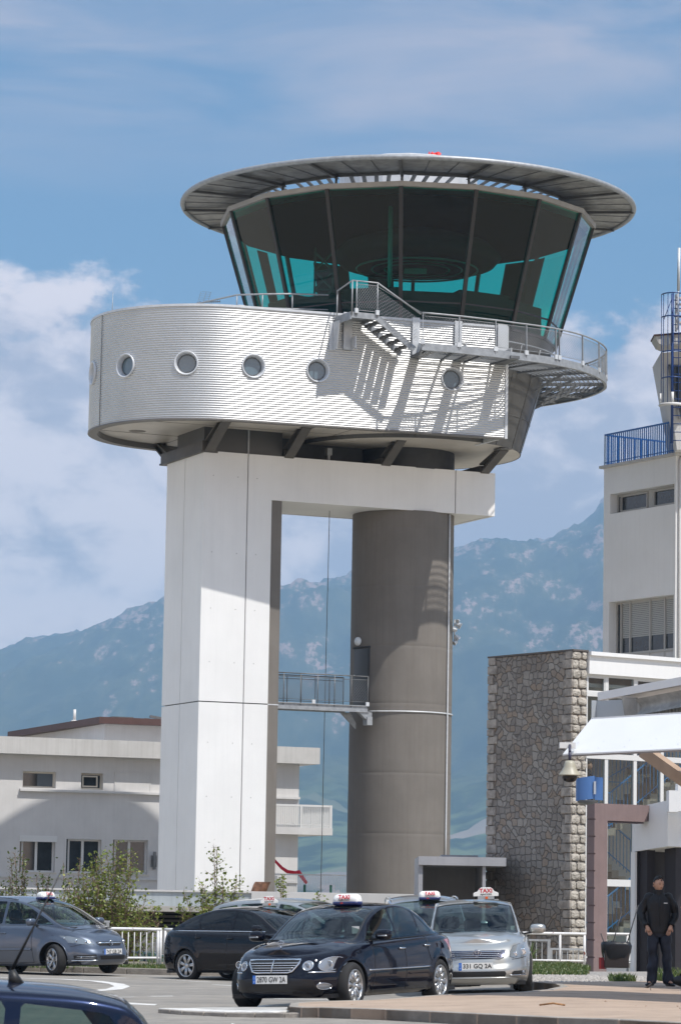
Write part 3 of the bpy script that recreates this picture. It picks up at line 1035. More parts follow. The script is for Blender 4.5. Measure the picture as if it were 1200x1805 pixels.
rail.tube([wp(a, 21.12) for a in WA], .03, 8)
mesh.tube([wp(a, 21.02, -.02) for a in WA], .010, 4); mesh.tube([wp(a, 20.22, -.02) for a in WA], .010, 4)
PA = [3.2, 13.5, 25, 35.5, 46.2, 47.6, 58.7, 70.9, 83.1, 95, 107, 119, 131, 143, 156, 170, 185, 200]
for a in PA:
    t = radians(a); ra = Vector((sin(t), -cos(t), 0)); posts.beam(wp(a, 20.0, .02), wp(a, 21.1, .0), .028, .055, up=ra); c = wp(a, 20.16, .02)
    shoe.beam(c + Vector((0, 0, -.09)), c + Vector((0, 0, .06)), .15, .06, up=ra)
da = .9
a = WA[0]
while a < WA[-1] - 12:
    for sgn in (1, -1):
        b = a + da * 8
        z0, z1 = (20.22, 21.02) if sgn > 0 else (21.02, 20.22)
        for i in range(4):
            f0, f1 = i / 4, (i + 1) / 4
            mesh.beam(wp(a + (b - a) * f0, z0 + (z1 - z0) * f0, -.02), wp(a + (b - a) * f1, z0 + (z1 - z0) * f1, -.02), .006, .006)
    a += da
rl = rail.build('handrail', M_STEEL, walk); posts.build_each('rail_post', M_STEEL, walk); mesh.build('wire_mesh', M_STEEL, walk); shoe.build_each('post_shoe', M_STEELL, walk)
# low kerb rail round the cone behind the walkway
mb = MB(True)
for z in (20.75,): mb.tube([(AX.x + (coner(z) + .35) * sin(radians(a)), AX.y - (coner(z) + .35) * cos(radians(a)), z) for a in range(30, 200, 5)], .025, 6)
for a in range(34, 200, 12):
    t = radians(a); mb.tube([(AX.x + (coner(z) + .35) * sin(t), AX.y - (coner(z) + .35) * cos(t), z) for z in (20.15, 20.75)], .02, 5)
mb.build('guard_rail', M_STEEL, walk)
# white upright plates on the pod wall behind the walkway
mb = MB()
for s, w in ((5.72, .3), (3.3, .26), (1.78, .26), (.18, .34)):
    for (o0, o1, s0, s1, z0, z1) in ((.03, .09, s - w / 2, s + w / 2, 20.0, 21.27), (.03, .55, s - w / 2, s - w / 2 + .04, 20.0, 20.4)):
        c = []
        for (o_, s_) in ((o0, s0), (o1, s0), (o1, s1), (o0, s1)):
            x, y, n = pod(s_, o_); c.append((x, y))
        mb.prism(c, z0, z1, T)
mb.build_each('bracket_plate', M_STEELL, walk)
mb = MB()                      # cantilever arms under the floor in line with the plates
for s in (3.3, 1.78, .25):
    c = []
    w = .16
    for (o_, s_) in ((.02, s - w), (1.45, s - w), (1.45, s + w), (.02, s + w)):
        x, y, n = pod(s_, o_); c.append((x, y))
    mb.prism(c, 19.87, 19.97, T)
mb.build_each('cantilever_arm', M_STEELD, walk)

# --- landing and steps up to the pod roof
st = sub('access_stair', tower, T(4.2, -3.4, 20.1))
LU0, LU1, LV0, LV1 = 3.36, 4.28, -4.45, -3.15
mb = MB(); mb.box(LU0, LU1, LV0, LV0 + .05, 20.86, 21.06, T); mb.box(LU0 - .05, LU0, LV0, LV1, 20.80, 21.06, T); mb.box(LU0, LU1, LV0 + .05, LV1, 21.0, 21.04, T); mb.box(LU1, LU1 + .04, LV0, LV1, 20.9, 21.02, T)
mb.build('landing', M_STEEL, st)
S1 = (5.62, 19.92)
mb = MB()
for v in (LV0 + .02, LV1 - .25):
    mb.beam(T(LU1, v, 20.95), T(S1[0], v - .1, S1[1] + .05), .05, .2)
mb.build_each('stringer', M_STEEL, st)
mb = MB()
for i in range(5):
    f = (i + .6) / 5; u = LU1 + (S1[0] - LU1) * f; z = 20.95 + (20.07 - 20.95) * f
    mb.box(u - .14, u + .12, LV0 + .05, LV1 - .28, z - .03, z + .0, T); mb.box(u - .14, u - .12, LV0 + .05, LV1 - .28, z - .1, z, T)
mb.build_each('tread', M_STEELD, st)
mb = MB(True)
v = LV0 - .02
mb.tube([T(LU0, LV1 - .1, 21.85), T(LU0, LV1 - .1, 21.95), T(LU0, v, 22.1), T(LU1, v, 22.1), T(S1[0] + .1, v - .35, 21.12)], .028, 7)
for p0, p1 in (((LU0, LV1 - .1, 20.9), (LU0, LV1 - .1, 21.9)), ((LU0, v, 20.95), (LU0, v, 22.1)), ((LU0 + .16, v, 20.95), (LU0 + .16, v, 22.1)), ((LU1, v, 20.95), (LU1, v, 22.1))):
    mb.tube([T(*p0), T(*p1)], .024, 6)
mb.tube([T(LU0 + .16, v, 22.0), T(LU1, v, 22.0)], .012, 4); mb.tube([T(LU0 + .16, v, 21.12), T(LU1, v, 21.12)], .012, 4)
mb.tube([T(LU1, v, 21.98), T(S1[0] + .25, v - .35, 21.12)], .01, 4)
mb.build('stair_rail', M_STEEL, st)
mb = MB()
n = 14
for i in range(-10, n):
    for sg in (1, -1):
        # wire diamonds over the landing panel then the sloping one
        u0 = LU0 + .16 + i * .09; u1 = u0 + .62 * (1)
        z0, z1 = (21.22, 22.0) if sg > 0 else (22.0, 21.12)
        a = max(u0, LU0 + .16); b = min(u1, LU1)
        if b > a:
            za = z0 + (z1 - z0) * (a - u0) / .62; zb = z0 + (z1 - z0) * (b - u0) / .62; mb.beam(T(a, v, za), T(b, v, zb), .007, .007)
for i in range(-8, 16):
    for sg in (1, -1):
        u0 = LU1 + i * .09; u1 = u0 + .62
        a = max(u0, LU1); b = min(u1, S1[0])
        if b > a:
            def zz(u, t): base = 21.1 - (u - LU1) * .70; return base + .82 * (t if sg > 0 else 1 - t)
            mb.beam(T(a, v - (a - LU1) * .25, zz(a, (a - u0) / .62)), T(b, v - (b - LU1) * .25, zz(b, (b - u0) / .62)), .007, .007)
mb.build('wire_mesh', M_STEEL, st)
mb = MB(); mb.prism([(LV1, 20.9), (LV1, 19.95), (LV1 - .28, 19.95), (LV1 - .5, 20.9)], LU0 - .08, LU0 - .04, lambda x, y, z: T(z, x, y)); mb.box(LU0 - .2, LU0 + .02, LV1 + .02, LV1 + .06, 19.95, 20.9, T)
mb.build('wall_plate', M_STEELL, st)
mb = MB()
for u in (LU0 + .16, LU1): mb.box(u - .06, u + .06, v - .04, v + .04, 21.02, 21.18, T)
mb.build_each('post_shoe', M_STEELL, st)

# --- roof fittings of the pod
mb = MB(True)
R1 = [T(3.45, -2.3, 21.98), T(2.2, -2.15, 21.93), T(1.2, -1.95, 21.86), T(.5, -1.4, 21.86), T(-.3, .8, 21.8), T(-.4, 2.5, 21.7)]
mb.tube(R1, .03, 7)
mb.tube([T(3.45, -2.3, 21.48), T(2.2, -2.15, 21.42), T(1.2, -1.95, 21.4)], .022, 6)
for p, q in zip(R1[1:4], (21.3,) * 3): mb.tube([p, (p[0], p[1], q)], .025, 6)
mb.build('roof_rail', M_STEEL, tower)
mb = MB(); mb.box(.35, .85, -1.7, -1.1, 21.3, 21.42, T); mb.box(.5, .7, -1.6, -1.3, 21.42, 21.5, T); mb.box(-.2, .2, -1.5, -1.3, 21.36, 21.44, T); mb.build('rail_base', M_STEELL, tower)
mb = MB(True); mb.lathe([(.12, 21.3), (.12, 21.62), (.15, 21.64), (.15, 21.72), (.10, 21.76), (.001, 21.76)], 20, T(-.9, 1.0, 0)); mb.build('roof_vent', M_STEEL, tower)
mb = MB(); mb.tube([T(-2.35, 3, 21.3), T(-2.32, 3, 22.45)], [.018, .008], 5); mb.build('whip_aerial', M_STEEL, tower)
# television aerial
mb = MB(); c = Vector(T(.2, 1.2, 22.0)); mb.tube([(c.x, c.y, 21.3), (c.x, c.y, 22.05)], .022, 6)
e = Vector((.95, .2, .12)); mb.beam(c - e * .12, c + e * .72, .03, .03)
for sg, L in ((1, .38), (-1, .32)):
    for dx in (-.08, .1, .26) if sg > 0 else (-.05, .12, .28):
        b0 = c + Vector((dx, 0, 0)); b1 = b0 + Vector((.1 if sg > 0 else .13, 0, sg * L)); mb.beam(b0, b1, .012, .012)
    for t in np.linspace(.25, 1, 5):
        b0 = c + Vector((-.06, 0, 0)) + Vector((.11, 0, sg * L)) * t; mb.beam(b0 + Vector((0, -.05, 0)), b0 + Vector((.33, -.05, -.02)), .008, .008)
for t in np.linspace(.2, .7, 8): p = c + e * t; mb.beam(p + Vector((0, -.12, .03)), p + Vector((0, .12, -.03)), .01, .01)
mb.build('television_aerial', M_STEEL, tower)

# --- footbridge from the pier to the shaft
br = sub('footbridge', tower, T(4.6, .6, 8.2))
BU0, BU1, BV0, BV1 = 2.9, 6.34, .3, 1.25
mb = MB(); mb.box(BU0, BU1, BV0, BV0 + .05, 8.16, 8.37, T); mb.box(BU0, BU1 - .45, BV1 - .05, BV1, 8.16, 8.37, T); mb.box(BU0, BU1, BV0 + .05, BV1 - .05, 8.30, 8.34, T); mb.box(BU0, BU1 + .03, BV0 - .04, BV0, 8.35, 8.38, T); mb.box(BU0, BU1 + .03, BV0 - .04, BV0, 8.15, 8.18, T)
mb.build('deck', M_STEEL, br)
mb = MB(True)
for v in (BV0, BV1):
    e = BU1 if v == BV0 else BU1 - .5
    mb.tube([T(BU0, v, 9.38), T(e, v, 9.38)], .022, 6); mb.tube([T(BU0, v, 9.26), T(e, v, 9.26)], .014, 5); mb.tube([T(BU0, v, 8.5), T(e, v, 8.5)], .01, 4)
    us = np.linspace(BU0 + .3, e, 6)
    for u in us: mb.beam(T(u, v, 8.3), T(u, v, 9.37), .045, .03)
mb.build('handrail', M_STEELD, br)
for v in (BV0, BV1):
    mb = MB(); e = BU1 if v == BV0 else BU1 - .5
    for i in range(-8, 40):
        for sg in (1, -1):
            u0 = BU0 + i * .095; L = .66; a = max(u0, BU0); b = min(u0 + L, e)
            if b > a:
                z0, z1 = (8.5, 9.24) if sg > 0 else (9.24, 8.5); mb.beam(T(a, v, z0 + (z1 - z0) * (a - u0) / L), T(b, v, z0 + (z1 - z0) * (b - u0) / L), .006, .006)
    mb.build('wire_mesh', M_STEELD, br)
mb = MB(); mb.prism([(5.55, 8.16), (5.95, 8.16), (6.15, 7.8), (6.15, 7.6)], .85, .92, lambda x, y, z: T(x, z, y)); mb.prism([(6.0, 8.16), (6.5, 8.16), (6.5, 7.85), (6.35, 7.85)], .3, .5, lambda x, y, z: T(x, z, y)); mb.box(6.3, 6.5, .25, .6, 7.72, 8.0, T)
mb.build('bracket', M_STEEL, br)
mb = MB()
for u in (4.3, BU1 - .03): mb.box(u - .06, u + .06, BV0 - .05, BV0, 8.37, 8.5, T)
mb.build_each('post_shoe', M_STEELL, br)
# earth cable hanging behind the opening
mb = MB(); mb.tube([T(5.4, 1.7, 15.2), T(5.36, 1.72, 9), T(5.34, 1.75, 2.0)], .012, 4); mb.build('earth_cable', M_STEELD, tower)
# ================================================================== buildings
def wall(mb, F, a0, a1, z0, z1, t0, t1, holes):
    """slab from a0..a1, z0..z1, thickness t0..t1, with rectangular openings (a, b, za, zb)"""
    xs = sorted(set([a0, a1] + [h[0] for h in holes] + [h[1] for h in holes]))
    for p, q in zip(xs, xs[1:]):
        if q <= a0 or p >= a1: continue
        cuts = sorted([(h[2], h[3]) for h in holes if h[0] <= p and h[1] >= q])
        z = z0
        for c, d in cuts:
            if c > z: mb.box(p, q, t0, t1, z, c, F)
            z = max(z, d)
        if z < z1: mb.box(p, q, t0, t1, z, z1, F)


def frame_rect(mb, F, a0, a1, z0, z1, t0, t1, w):
    mb.box(a0, a1, t0, t1, z0, z0 + w, F); mb.box(a0, a1, t0, t1, z1 - w, z1, F)
    mb.box(a0, a0 + w, t0, t1, z0 + w, z1 - w, F); mb.box(a1 - w, a1, t0, t1, z0 + w, z1 - w, F)


M_RENDER = mat('cream_render_mat', (0.60, 0.59, 0.58), 0.75, var=0.05, vscale=0.8, streak=0.14, dirt=(0.40, 0.39, 0.38), bump=0.1, bscale=30)
M_FASCIA = mat('fascia_mat', (0.53, 0.52, 0.505), 0.75, var=0.06, vscale=1.0, streak=0.5, dirt=(0.40, 0.39, 0.37))
M_FRAMEW = mat('white_frame_mat', (0.66, 0.66, 0.65), 0.5)
M_FRAMEC = mat('cream_frame_mat', (0.58, 0.54, 0.47), 0.6)
M_PANE = mat('dark_pane_mat', (0.03, 0.038, 0.045), 0.06, spec=0.7, var=0.3, vscale=2.0)
M_BROWN = mat('brown_fascia_mat', (0.085, 0.043, 0.038), 0.6, var=0.1, vscale=3)

class FarFrame(Frame):
    def __init__(s, ox, oy, azd, k):
        Frame.__init__(s, ox, oy, azd); s.k = k

    def __call__(s, u, v, z):
        p = s.o + s.u * u + s.v * v
        return (p.x * s.k, p.y * s.k, 1.3 + (z - 1.3) * s.k)


L = FarFrame(-1.5475, 131.0, 68.3, 132.0 / 131.0)
of = thing('office_building', 'long white two storey office building with brown edged penthouse behind the tower', 'building', L(-5, 0, -0.6))
UP = [(-11.49, -10.14, 5.98, 6.62), (-9.11, -8.2, 5.98, 6.62)]
LO = [(-11.53, -10.09, 2.70, 4.02), (-9.64, -8.2, 2.70, 4.02), (-7.73, -6.28, 2.70, 4.04)]
mb = MB(); wall(mb, L, -18, .07, -.6, 7.3, 0, .3, UP + LO); mb.box(-18, -17.7, .3, 6, -.6, 7.3, L); mb.box(-.23, .07, .3, 6, -.6, 7.3, L); mb.box(-17.7, -.23, 5.7, 6, -.6, 7.3, L)
mb.build('wall', M_RENDER, of)
mb = MB(); mb.box(-18.5, .74, -.55, 6.6, 7.26, 7.32, L); mb.box(-18.5, .74, -.55, -.45, 7.32, 7.92, L); mb.box(.66, .74, -.45, 6.6, 7.32, 7.92, L); mb.box(-18.4, .66, -.45, 6.6, 7.32, 7.5, L)
mb.build('parapet', M_FASCIA, of)
mb = MB(); mb.box(-11.62, .07, -.16, 0, 5.84, 5.93, L); mb.box(-18, .07, -.07, 0, 2.48, 2.55, L)
mb.build('ledge', M_RENDER, of)
for i, (a, b, c, d) in enumerate(UP + LO):
    mb = MB(); M = M_FRAMEC if i < 2 else M_FRAMEW
    w_ = .07
    frame_rect(mb, L, a + (.12 if i >= 2 else 0), b, c, d, .2, .27, w_)
    if i >= 2: mb.box((a + b) / 2 - .05, (a + b) / 2 + .05, .19, .26, c, d, L)
    wf = mb.build('window', M, of)
    mb = MB(); mb.box(a, b, .24, .25, c, d, L); mb.build('pane', M_PANE, wf)
    if i == 1:
        mb = MB(); frame_rect(mb, L, a + .08, b - .2, c + .1, d - .1, .1, .16, .05); mb.xf(lambda x, y, z: (x, y - (z - 6.5) * .2, z)); mb.build('sash', M_FRAMEC, wf)
    if i == 0:
        mb = MB(); mb.box((a + b) / 2 - .02, b, .225, .235, c, d, L); mb.build('blind', mat('grey_blind_mat', (.09, .11, .13), .3), wf)
    if i >= 2:
        mb = MB(); mb.box(a, b + .06, -.03, 0, c - .07, c, L); mb.build('sill', M_FRAMEC, wf)
    if i == 2:
        mb = MB(); mb.box(a - .02, b + .05, -.04, .1, d - .14, d + .1, L); mb.build('shutter_box', M_FRAMEW, wf)
mb = MB(); mb.box(-7.7, -6.27, -.02, .0, 5.94, 6.66, L); frame_rect(mb, L, -7.74, -6.23, 5.93, 6.7, -.035, .0, .04); mb.build('closed_shutter', M_RENDER, of)
mb = MB(); mb.box(-7.25, -3.0, 3.0, 15, 7.5, 8.78, L); ph = mb.build('penthouse', M_RENDER, of)
mb = MB(); mb.box(-7.6, -2.6, 2.6, 16, 8.76, 9.02, L); mb.build('roof_edge', M_BROWN, ph)
mb = MB(True); mb.tube([L(-7.3, 7, 9.0), L(-7.3, 7, 9.55)], .06, 8); mb.tube([L(-7.3, 7, 9.0), L(-7.3, 7, 9.1)], .14, 8); mb.build('vent_pipe', M_FRAMEW, ph)
mb = MB(); mb.box(-6.6, -5.7, 4, 4.6, 9.02, 9.14, L); mb.box(-5.2, -5.0, 4, 4.3, 9.02, 9.12, L); mb.beam(L(-5.0, 4, 9.2), L(-4.2, 4, 9.1), .12, .1); mb.build('roof_box', M_STEELD, ph)
mb = MB(); mb.tube([L(-2.95, 3.1, 7.6), L(-2.9, 2.9, 8.5)], .07, 8); mb.box(-3.0, -2.75, 2.8, 3.0, 8.0, 8.4, L); mb.build('downpipe', M_FRAMEW, ph)
mb = MB(); mb.box(-6.15, -5.95, -.14, 0, 3.0, 3.45, L); mb.box(-6.1, -6.0, -.2, -.12, 2.9, 3.6, L); mb.build('wall_lamp', M_STEELD, of)
mb = MB(); mb.box(-1.1, 1.36, -.5, 3.0, 4.42, 4.70, L); bal = mb.build('balcony', M_RENDER, of)
mb = MB()
mb.box(-1.1, 1.34, -.47, -.42, 5.54, 5.62, L); mb.box(-1.1, 1.34, -.46, -.43, 4.8, 4.84, L)
for i in range(26): u = -1.05 + i * .094; mb.box(u, u + .03, -.46, -.43, 4.7, 5.56, L)
for i in range(30): v = -.4 + i * .11; mb.box(1.28, 1.31, v, v + .03, 4.7, 5.56, L)
mb.box(1.26, 1.34, -.42, 2.95, 5.54, 5.62, L); mb.box(1.24, 1.34, -.48, -.38, 4.7, 5.62, L); mb.box(-.04, .04, -.48, -.4, 4.7, 5.62, L)
mb.build('balustrade', M_FRAMEW, bal)
mb = MB(); frame_rect(mb, L, -.98, -.62, 1.75, 2.75, -.5, -.2, .05)
for i in range(11): mb.box(-.95, -.65, -.48, -.22, 1.84 + i * .08, 1.87 + i * .08, L)
mb.box(-.82, -.78, -.49, -.2, 1.8, 2.7, L)
mb.build('louvre_unit', M_FRAMEW, of)

# red hose or slide draped in front of the office building
mb = MB(True)
pts = [at for at in [(-2.62, 125, 4.6 - .9), (-2.35, 125, 3.25), (-2.0, 125, 2.95), (-1.72, 125, 2.82), (-1.5, 125, 2.8), (-1.25, 125, 2.82), (-1.15, 125, 2.6), (-1.0, 125, 2.42), (-.9, 125, 2.3)]]
pts = [(-2.55, 125, 3.62), (-2.3, 125, 3.28), (-2.02, 125, 3.0), (-1.8, 125, 2.86), (-1.5, 125, 2.83), (-1.38, 125, 2.86), (-1.2, 125, 2.62), (-1.05, 125, 2.42)]
mb.tube(pts, [.03, .05, .06, .07, .06, .09, .07, .06], 8)
tag(mb.build('red_tube', mat('red_tube_mat', (.55, .01, .03), .5)), 'sagging red tube slung in front of the white office building', 'tube')
# light fence behind the shaft
fn = thing('fence', 'pale grey bar fence between the tower legs and the hills', 'fence', (0, 122, 0))
mb = MB()
for i in range(40):
    x = -2.2 + i * .07; mb.beam((x, 122, 1.8), (x, 122, 2.72), .015, .015)
mb.beam((-2.3, 122, 2.72), (.6, 122, 2.72), .05, .05); mb.beam((-2.3, 122, 1.9), (.6, 122, 1.9), .03, .03)
mb.build('bars', M_STEELL, fn)
mb = MB()
for x in (-1.1, -.12): mb.beam((x, 121.9, 1.6), (x, 121.9, 2.35), .09, .09)
mb.build('post', mat('green_post_mat', (.02, .12, .08), .6), fn)
mb = MB(True)
sc = [(-.30, .62), (-.1, .5), (.12, .3), (.2, 0)]
mb.grid([[T(2.15 + .28 * cos(t) + dx * .0 + x * .3, -.35 - .2 * sin(t), 1.75 + z) for t in np.linspace(0, pi, 8)] for (dx, (x, z)) in zip(range(4), ((.5, .55), (.3, .45), (.05, .25), (-.2, 0)))])
tag(mb.build('chute', mat('rust_mat', (.2, .1, .06), .5, metal=.4, var=.4, vscale=6)), 'small rusty curved metal chute at the foot of the white tower leg', 'chute')

# low retaining wall with a dark slatted base
rw = thing('retaining_wall', 'long blue grey parapet wall over a dark slatted recess behind the railing', 'wall', (-5, 92, -.5))
mb = MB(); mb.box(-16, 3.4, 91.0, 91.3, 1.42, 1.82); mb.box(-16, 3.4, 91.3, 97, 1.42, 1.55); mb.build('parapet', mat('bluegrey_wall_mat', (.40, .44, .46), .7, var=.06, streak=.3), rw)
mb = MB(); mb.box(-16, 3.4, 90.95, 91.35, 1.82, 1.87); mb.box(-2.3, 3.4, 90.93, 91.3, 1.42, 1.86); mb.build('coping', M_RENDER, rw)
mb = MB(); mb.box(-16, -3.3, 90.5, 91.3, 1.27, 1.42); mb.box(-16, 3.4, 91.0, 91.2, -1.3, .82); mb.build('ledge', mat('ledge_mat', (.42, .40, .37), .8, var=.1), rw)
mb = MB(); mb.box(-16, 3.4, 91.6, 91.7, -.5, 1.4)
mb.build('recess', M_BLACKI, rw)
mb = MB()
for i in range(4): mb.box(-16, 3.4, 91.2, 91.26, .86 + i * .12, .93 + i * .12)
for i in range(12): mb.box(-15 + i * 1.6, -14.9 + i * 1.6, 91.15, 91.2, .82, 1.3)
mb.build('slats', mat('dark_timber_mat', (.05, .045, .04), .7, var=.3), rw)

# garage-like shelter beside the shaft
gs = thing('concrete_shelter', 'small grey flat roofed concrete shelter against the stone wall', 'shelter', (3.2, 84, 0))
M_SH = mat('grey_paint_mat', (.34, .34, .36), .6, var=.06, streak=.2)
mb = MB(); mb.box(2.17, 4.42, 83.9, 88.5, 2.58, 2.80); mb.box(2.9, 3.9, 88.5, 92, 2.62, 2.93); mb.build('roof', M_SH, gs)
mb = MB(); mb.box(2.17, 2.28, 84.0, 88.4, 0, 2.58); mb.box(3.82, 3.9, 84.0, 88.4, 0, 2.58); mb.box(2.28, 3.82, 88.2, 88.4, 0, 2.58); mb.build('wall', M_SH, gs)

# ------------------------------------------------------------------ stone clad terminal
S = Frame(6.096, 84.0, 55.0)
te = thing('terminal_building', 'stone clad terminal with glazed stair hall and white fascia', 'building', S(1, 1, 0))


def rubble():
    m = bpy.data.materials.new('rubble_stone_mat'); m.use_nodes = True; t = m.node_tree; b = t.nodes['Principled BSDF']
    geo = N(t, 'ShaderNodeNewGeometry')
    mp = N(t, 'ShaderNodeMapping'); mp.inputs['Rotation'].default_value = (0, 0, radians(-55 + 90)); mp.inputs['Scale'].default_value = (1.0, 1.0, 1.15)
    t.links.new(geo.outputs['Position'], mp.inputs[0])
    nz = N(t, 'ShaderNodeTexNoise', ins={'Scale': 2.6, 'Detail': 3.0}); t.links.new(mp.outputs[0], nz.inputs['Vector'])
    vm = N(t, 'ShaderNodeVectorMath', operation='MULTIPLY_ADD'); t.links.new(nz.outputs['Color'], vm.inputs[0]); vm.inputs[1].default_value = (.13, .13, .13); t.links.new(mp.outputs[0], vm.inputs[2])
    sx_ = N(t, 'ShaderNodeSeparateXYZ'); t.links.new(vm.outputs[0], sx_.inputs[0]); cx_ = N(t, 'ShaderNodeCombineXYZ'); t.links.new(sx_.outputs[0], cx_.inputs[0]); t.links.new(sx_.outputs[2], cx_.inputs[1])
    kw = dict(voronoi_dimensions='2D', distance='CHEBYCHEV')
    v2 = N(t, 'ShaderNodeTexVoronoi', feature='F1', ins={'Scale': 4.9, 'Randomness': .85}, **kw); v3 = N(t, 'ShaderNodeTexVoronoi', feature='F2', ins={'Scale': 4.9, 'Randomness': .85}, **kw)
    for q in (v2, v3): t.links.new(cx_.outputs[0], q.inputs['Vector'])
    edge = mathn(t, 'SUBTRACT', v3.outputs['Distance'], v2.outputs['Distance'])
    n2 = N(t, 'ShaderNodeTexNoise', ins={'Scale': 18.0, 'Detail': 6.0, 'Roughness': .7}); t.links.new(mp.outputs[0], n2.inputs['Vector'])
    n3 = N(t, 'ShaderNodeTexNoise', ins={'Scale': .55, 'Detail': 4.0}); t.links.new(mp.outputs[0], n3.inputs['Vector'])
    sp = N(t, 'ShaderNodeSeparateColor'); t.links.new(v2.outputs['Color'], sp.inputs[0])
    c = mixc(t, sp.outputs[0], (.23, .20, .175), (.38, .345, .305))
    c = mixc(t, smooth(t, sp.outputs[1], .62, .95, 0, .7), c, (.34, .24, .16))
    c = mixc(t, mathn(t, 'MULTIPLY', n2.outputs['Fac'], .55), c, (.22, .21, .20))
    c = mixc(t, smooth(t, n3.outputs['Fac'], .5, .68, 0, .6), c, (.17, .145, .125))
    e = smooth(t, edge, .01, .06)
    c = mixc(t, e, (.16, .14, .122), c)
    t.links.new(c, b.inputs['Base Color']); b.inputs['Roughness'].default_value = .9
    h = mathn(t, 'ADD', mathn(t, 'MULTIPLY', smooth(t, edge, 0, .16), 1.0), mathn(t, 'MULTIPLY', n2.outputs['Fac'], .5))
    h = mathn(t, 'ADD', h, mathn(t, 'MULTIPLY', sp.outputs[2], .7))
    bp = N(t, 'ShaderNodeBump', ins={'Strength': .9, 'Distance': .05}); t.links.new(h, bp.inputs['Height']); t.links.new(bp.outputs[0], b.inputs['Normal'])
    return m


mb = MB(); mb.box(.03, .47, .03, 3.58, -.2, 8.18, S)
mb.build('stone_wall', rubble(), te)
M_STONE = mat('dressed_stone_mat', (.42, .385, .335), .9, var=.3, vscale=5, bump=1.0, bscale=16)
M_STONED = mat('rubble_block_mat', (.32, .285, .25), .9, var=.35, vscale=4, bump=1.0, bscale=16)
mb = MB(); mb2 = MB(); mb3 = MB()
rng = random.Random(11)
z = -.1; r = 0
while z < 8.12:
    h = rng.uniform(.2, .27); h = min(h, 8.2 - z)
    cut = .19 + rng.uniform(-.03, .03) if r % 2 else .30 + rng.uniform(-.03, .03)
    for a, b in ((0.0, cut), (cut, .50)):
        jo = .012; o = rng.uniform(-.035, -.005)
        x0, x1, z0, z1 = a + jo, b - jo, z + jo, z + h - jo
        mx, mz = (x0 + x1) / 2, (z0 + z1) / 2
        dx, dz = (x1 - x0) / 2, (z1 - z0) / 2
        ring = []
        for t in range(12):
            an = 2 * pi * t / 12; cx, cz = cos(an), sin(an); k = 1 / max(abs(cx), abs(cz)); ring.append((cx * k * dx * rng.uniform(.93, 1), cz * k * dz * rng.uniform(.9, 1)))
        vs = [S(mx + px, .04, mz + pz) for px, pz in ring] + [S(mx + px * .95, o + .01, mz + pz * .93) for px, pz in ring] + [S(mx + px * .45 + rng.uniform(-.02, .02), o - rng.uniform(-.004, .016), mz + pz * .45) for px, pz in ring] + [S(mx, o - .006, mz)]
        fs = []
        for q in range(2):
            for t in range(12): fs.append((q * 12 + t, q * 12 + (t + 1) % 12, q * 12 + 12 + (t + 1) % 12, q * 12 + 12 + t))
        for t in range(12): fs.append((24 + t, 24 + (t + 1) % 12, 36))
        mb.add(vs, fs)
    # corner and far edge stones of the shaded flank
    for vc, s in ((0.0, 1), (3.6, -1)):
        d = (.42 if r % 2 else .28) + rng.uniform(-.04, .04)
        va, vb = (vc + .012, vc + d) if s > 0 else (vc - d, vc - .012)
        o = rng.uniform(-.03, .0)
        (mb2 if s > 0 else mb3).hexa([S(*p) for p in ((o, va, z + .012), (.04, va, z + .012), (.04, vb, z + .012), (o, vb, z + .012), (o, va, z + h - .012), (.04, va, z + h - .012), (.04, vb, z + h - .012), (o, vb, z + h - .012))])
    z += h; r += 1
mb.build('quoin_front', M_STONE, te); mb2.build('flank_blocks', M_STONED, te, bevel=.015); mb3.build('flank_blocks', M_STONED, te, bevel=.015)
mb = MB(); mb.box(.0, .52, -.03, 3.62, 8.19, 8.235, S); mb.build('capping', mat('capping_mat', (.11, .095, .085), .8), te)
mb = MB(); mb.box(.52, 9, -.06, .3, 7.62, 8.1, S); mb.box(.52, 9, -.14, .3, 8.1, 8.2, S); mb.build('fascia', M_WHITE, te)
mb = MB(); mb.box(.5, 9, .3, 3.5, 7.9, 8.1, S); mb.build('roof', M_ROOFM, te)
# glazing bars and panes
mb = MB()
for u in (1.21, 2.19, 3.12, 4.05, 5.0, 6.0): mb.box(u - .055, u + .055, .05, .15, .2, 7.62, S)
for z0, z1 in ((7.04, 7.16), (5.42, 5.56), (2.12, 2.30), (.2, .4), (7.56, 7.62)): mb.box(.52, 9, .04, .16, z0, z1, S)
mb.box(.52, .56, .05, .15, .2, 7.62, S)
for a, b in ((.56, 1.155), (2.245, 3.065)): frame_rect(mb, S, a, b, 7.16, 7.56, .06, .12, .035)
mb.box(.54, 1.15, .06, .14, .85, 1.05, S)
mb.build('glazing_bars', M_FRAMEW, te)
M_CLEAR = glassmat('clear_glass_mat', (.62, .70, .72), 1.0, 0, 1.5)
ul = [.56, 1.155, 1.265, 2.135, 2.245, 3.065, 3.175, 3.995, 4.105, 4.945, 5.055, 5.945]
zl = [(.4, 2.12), (2.3, 5.42), (5.56, 7.04), (7.16, 7.56)]
for i in range(0, len(ul), 2):
    mb = MB()
    for c, d in zl:
        mb.quad(S(ul[i], .1, c), S(ul[i + 1], .1, c), S(ul[i + 1], .1, d), S(ul[i], .1, d))
    mb.build('window_pane', M_CLEAR, te, fixn=False)
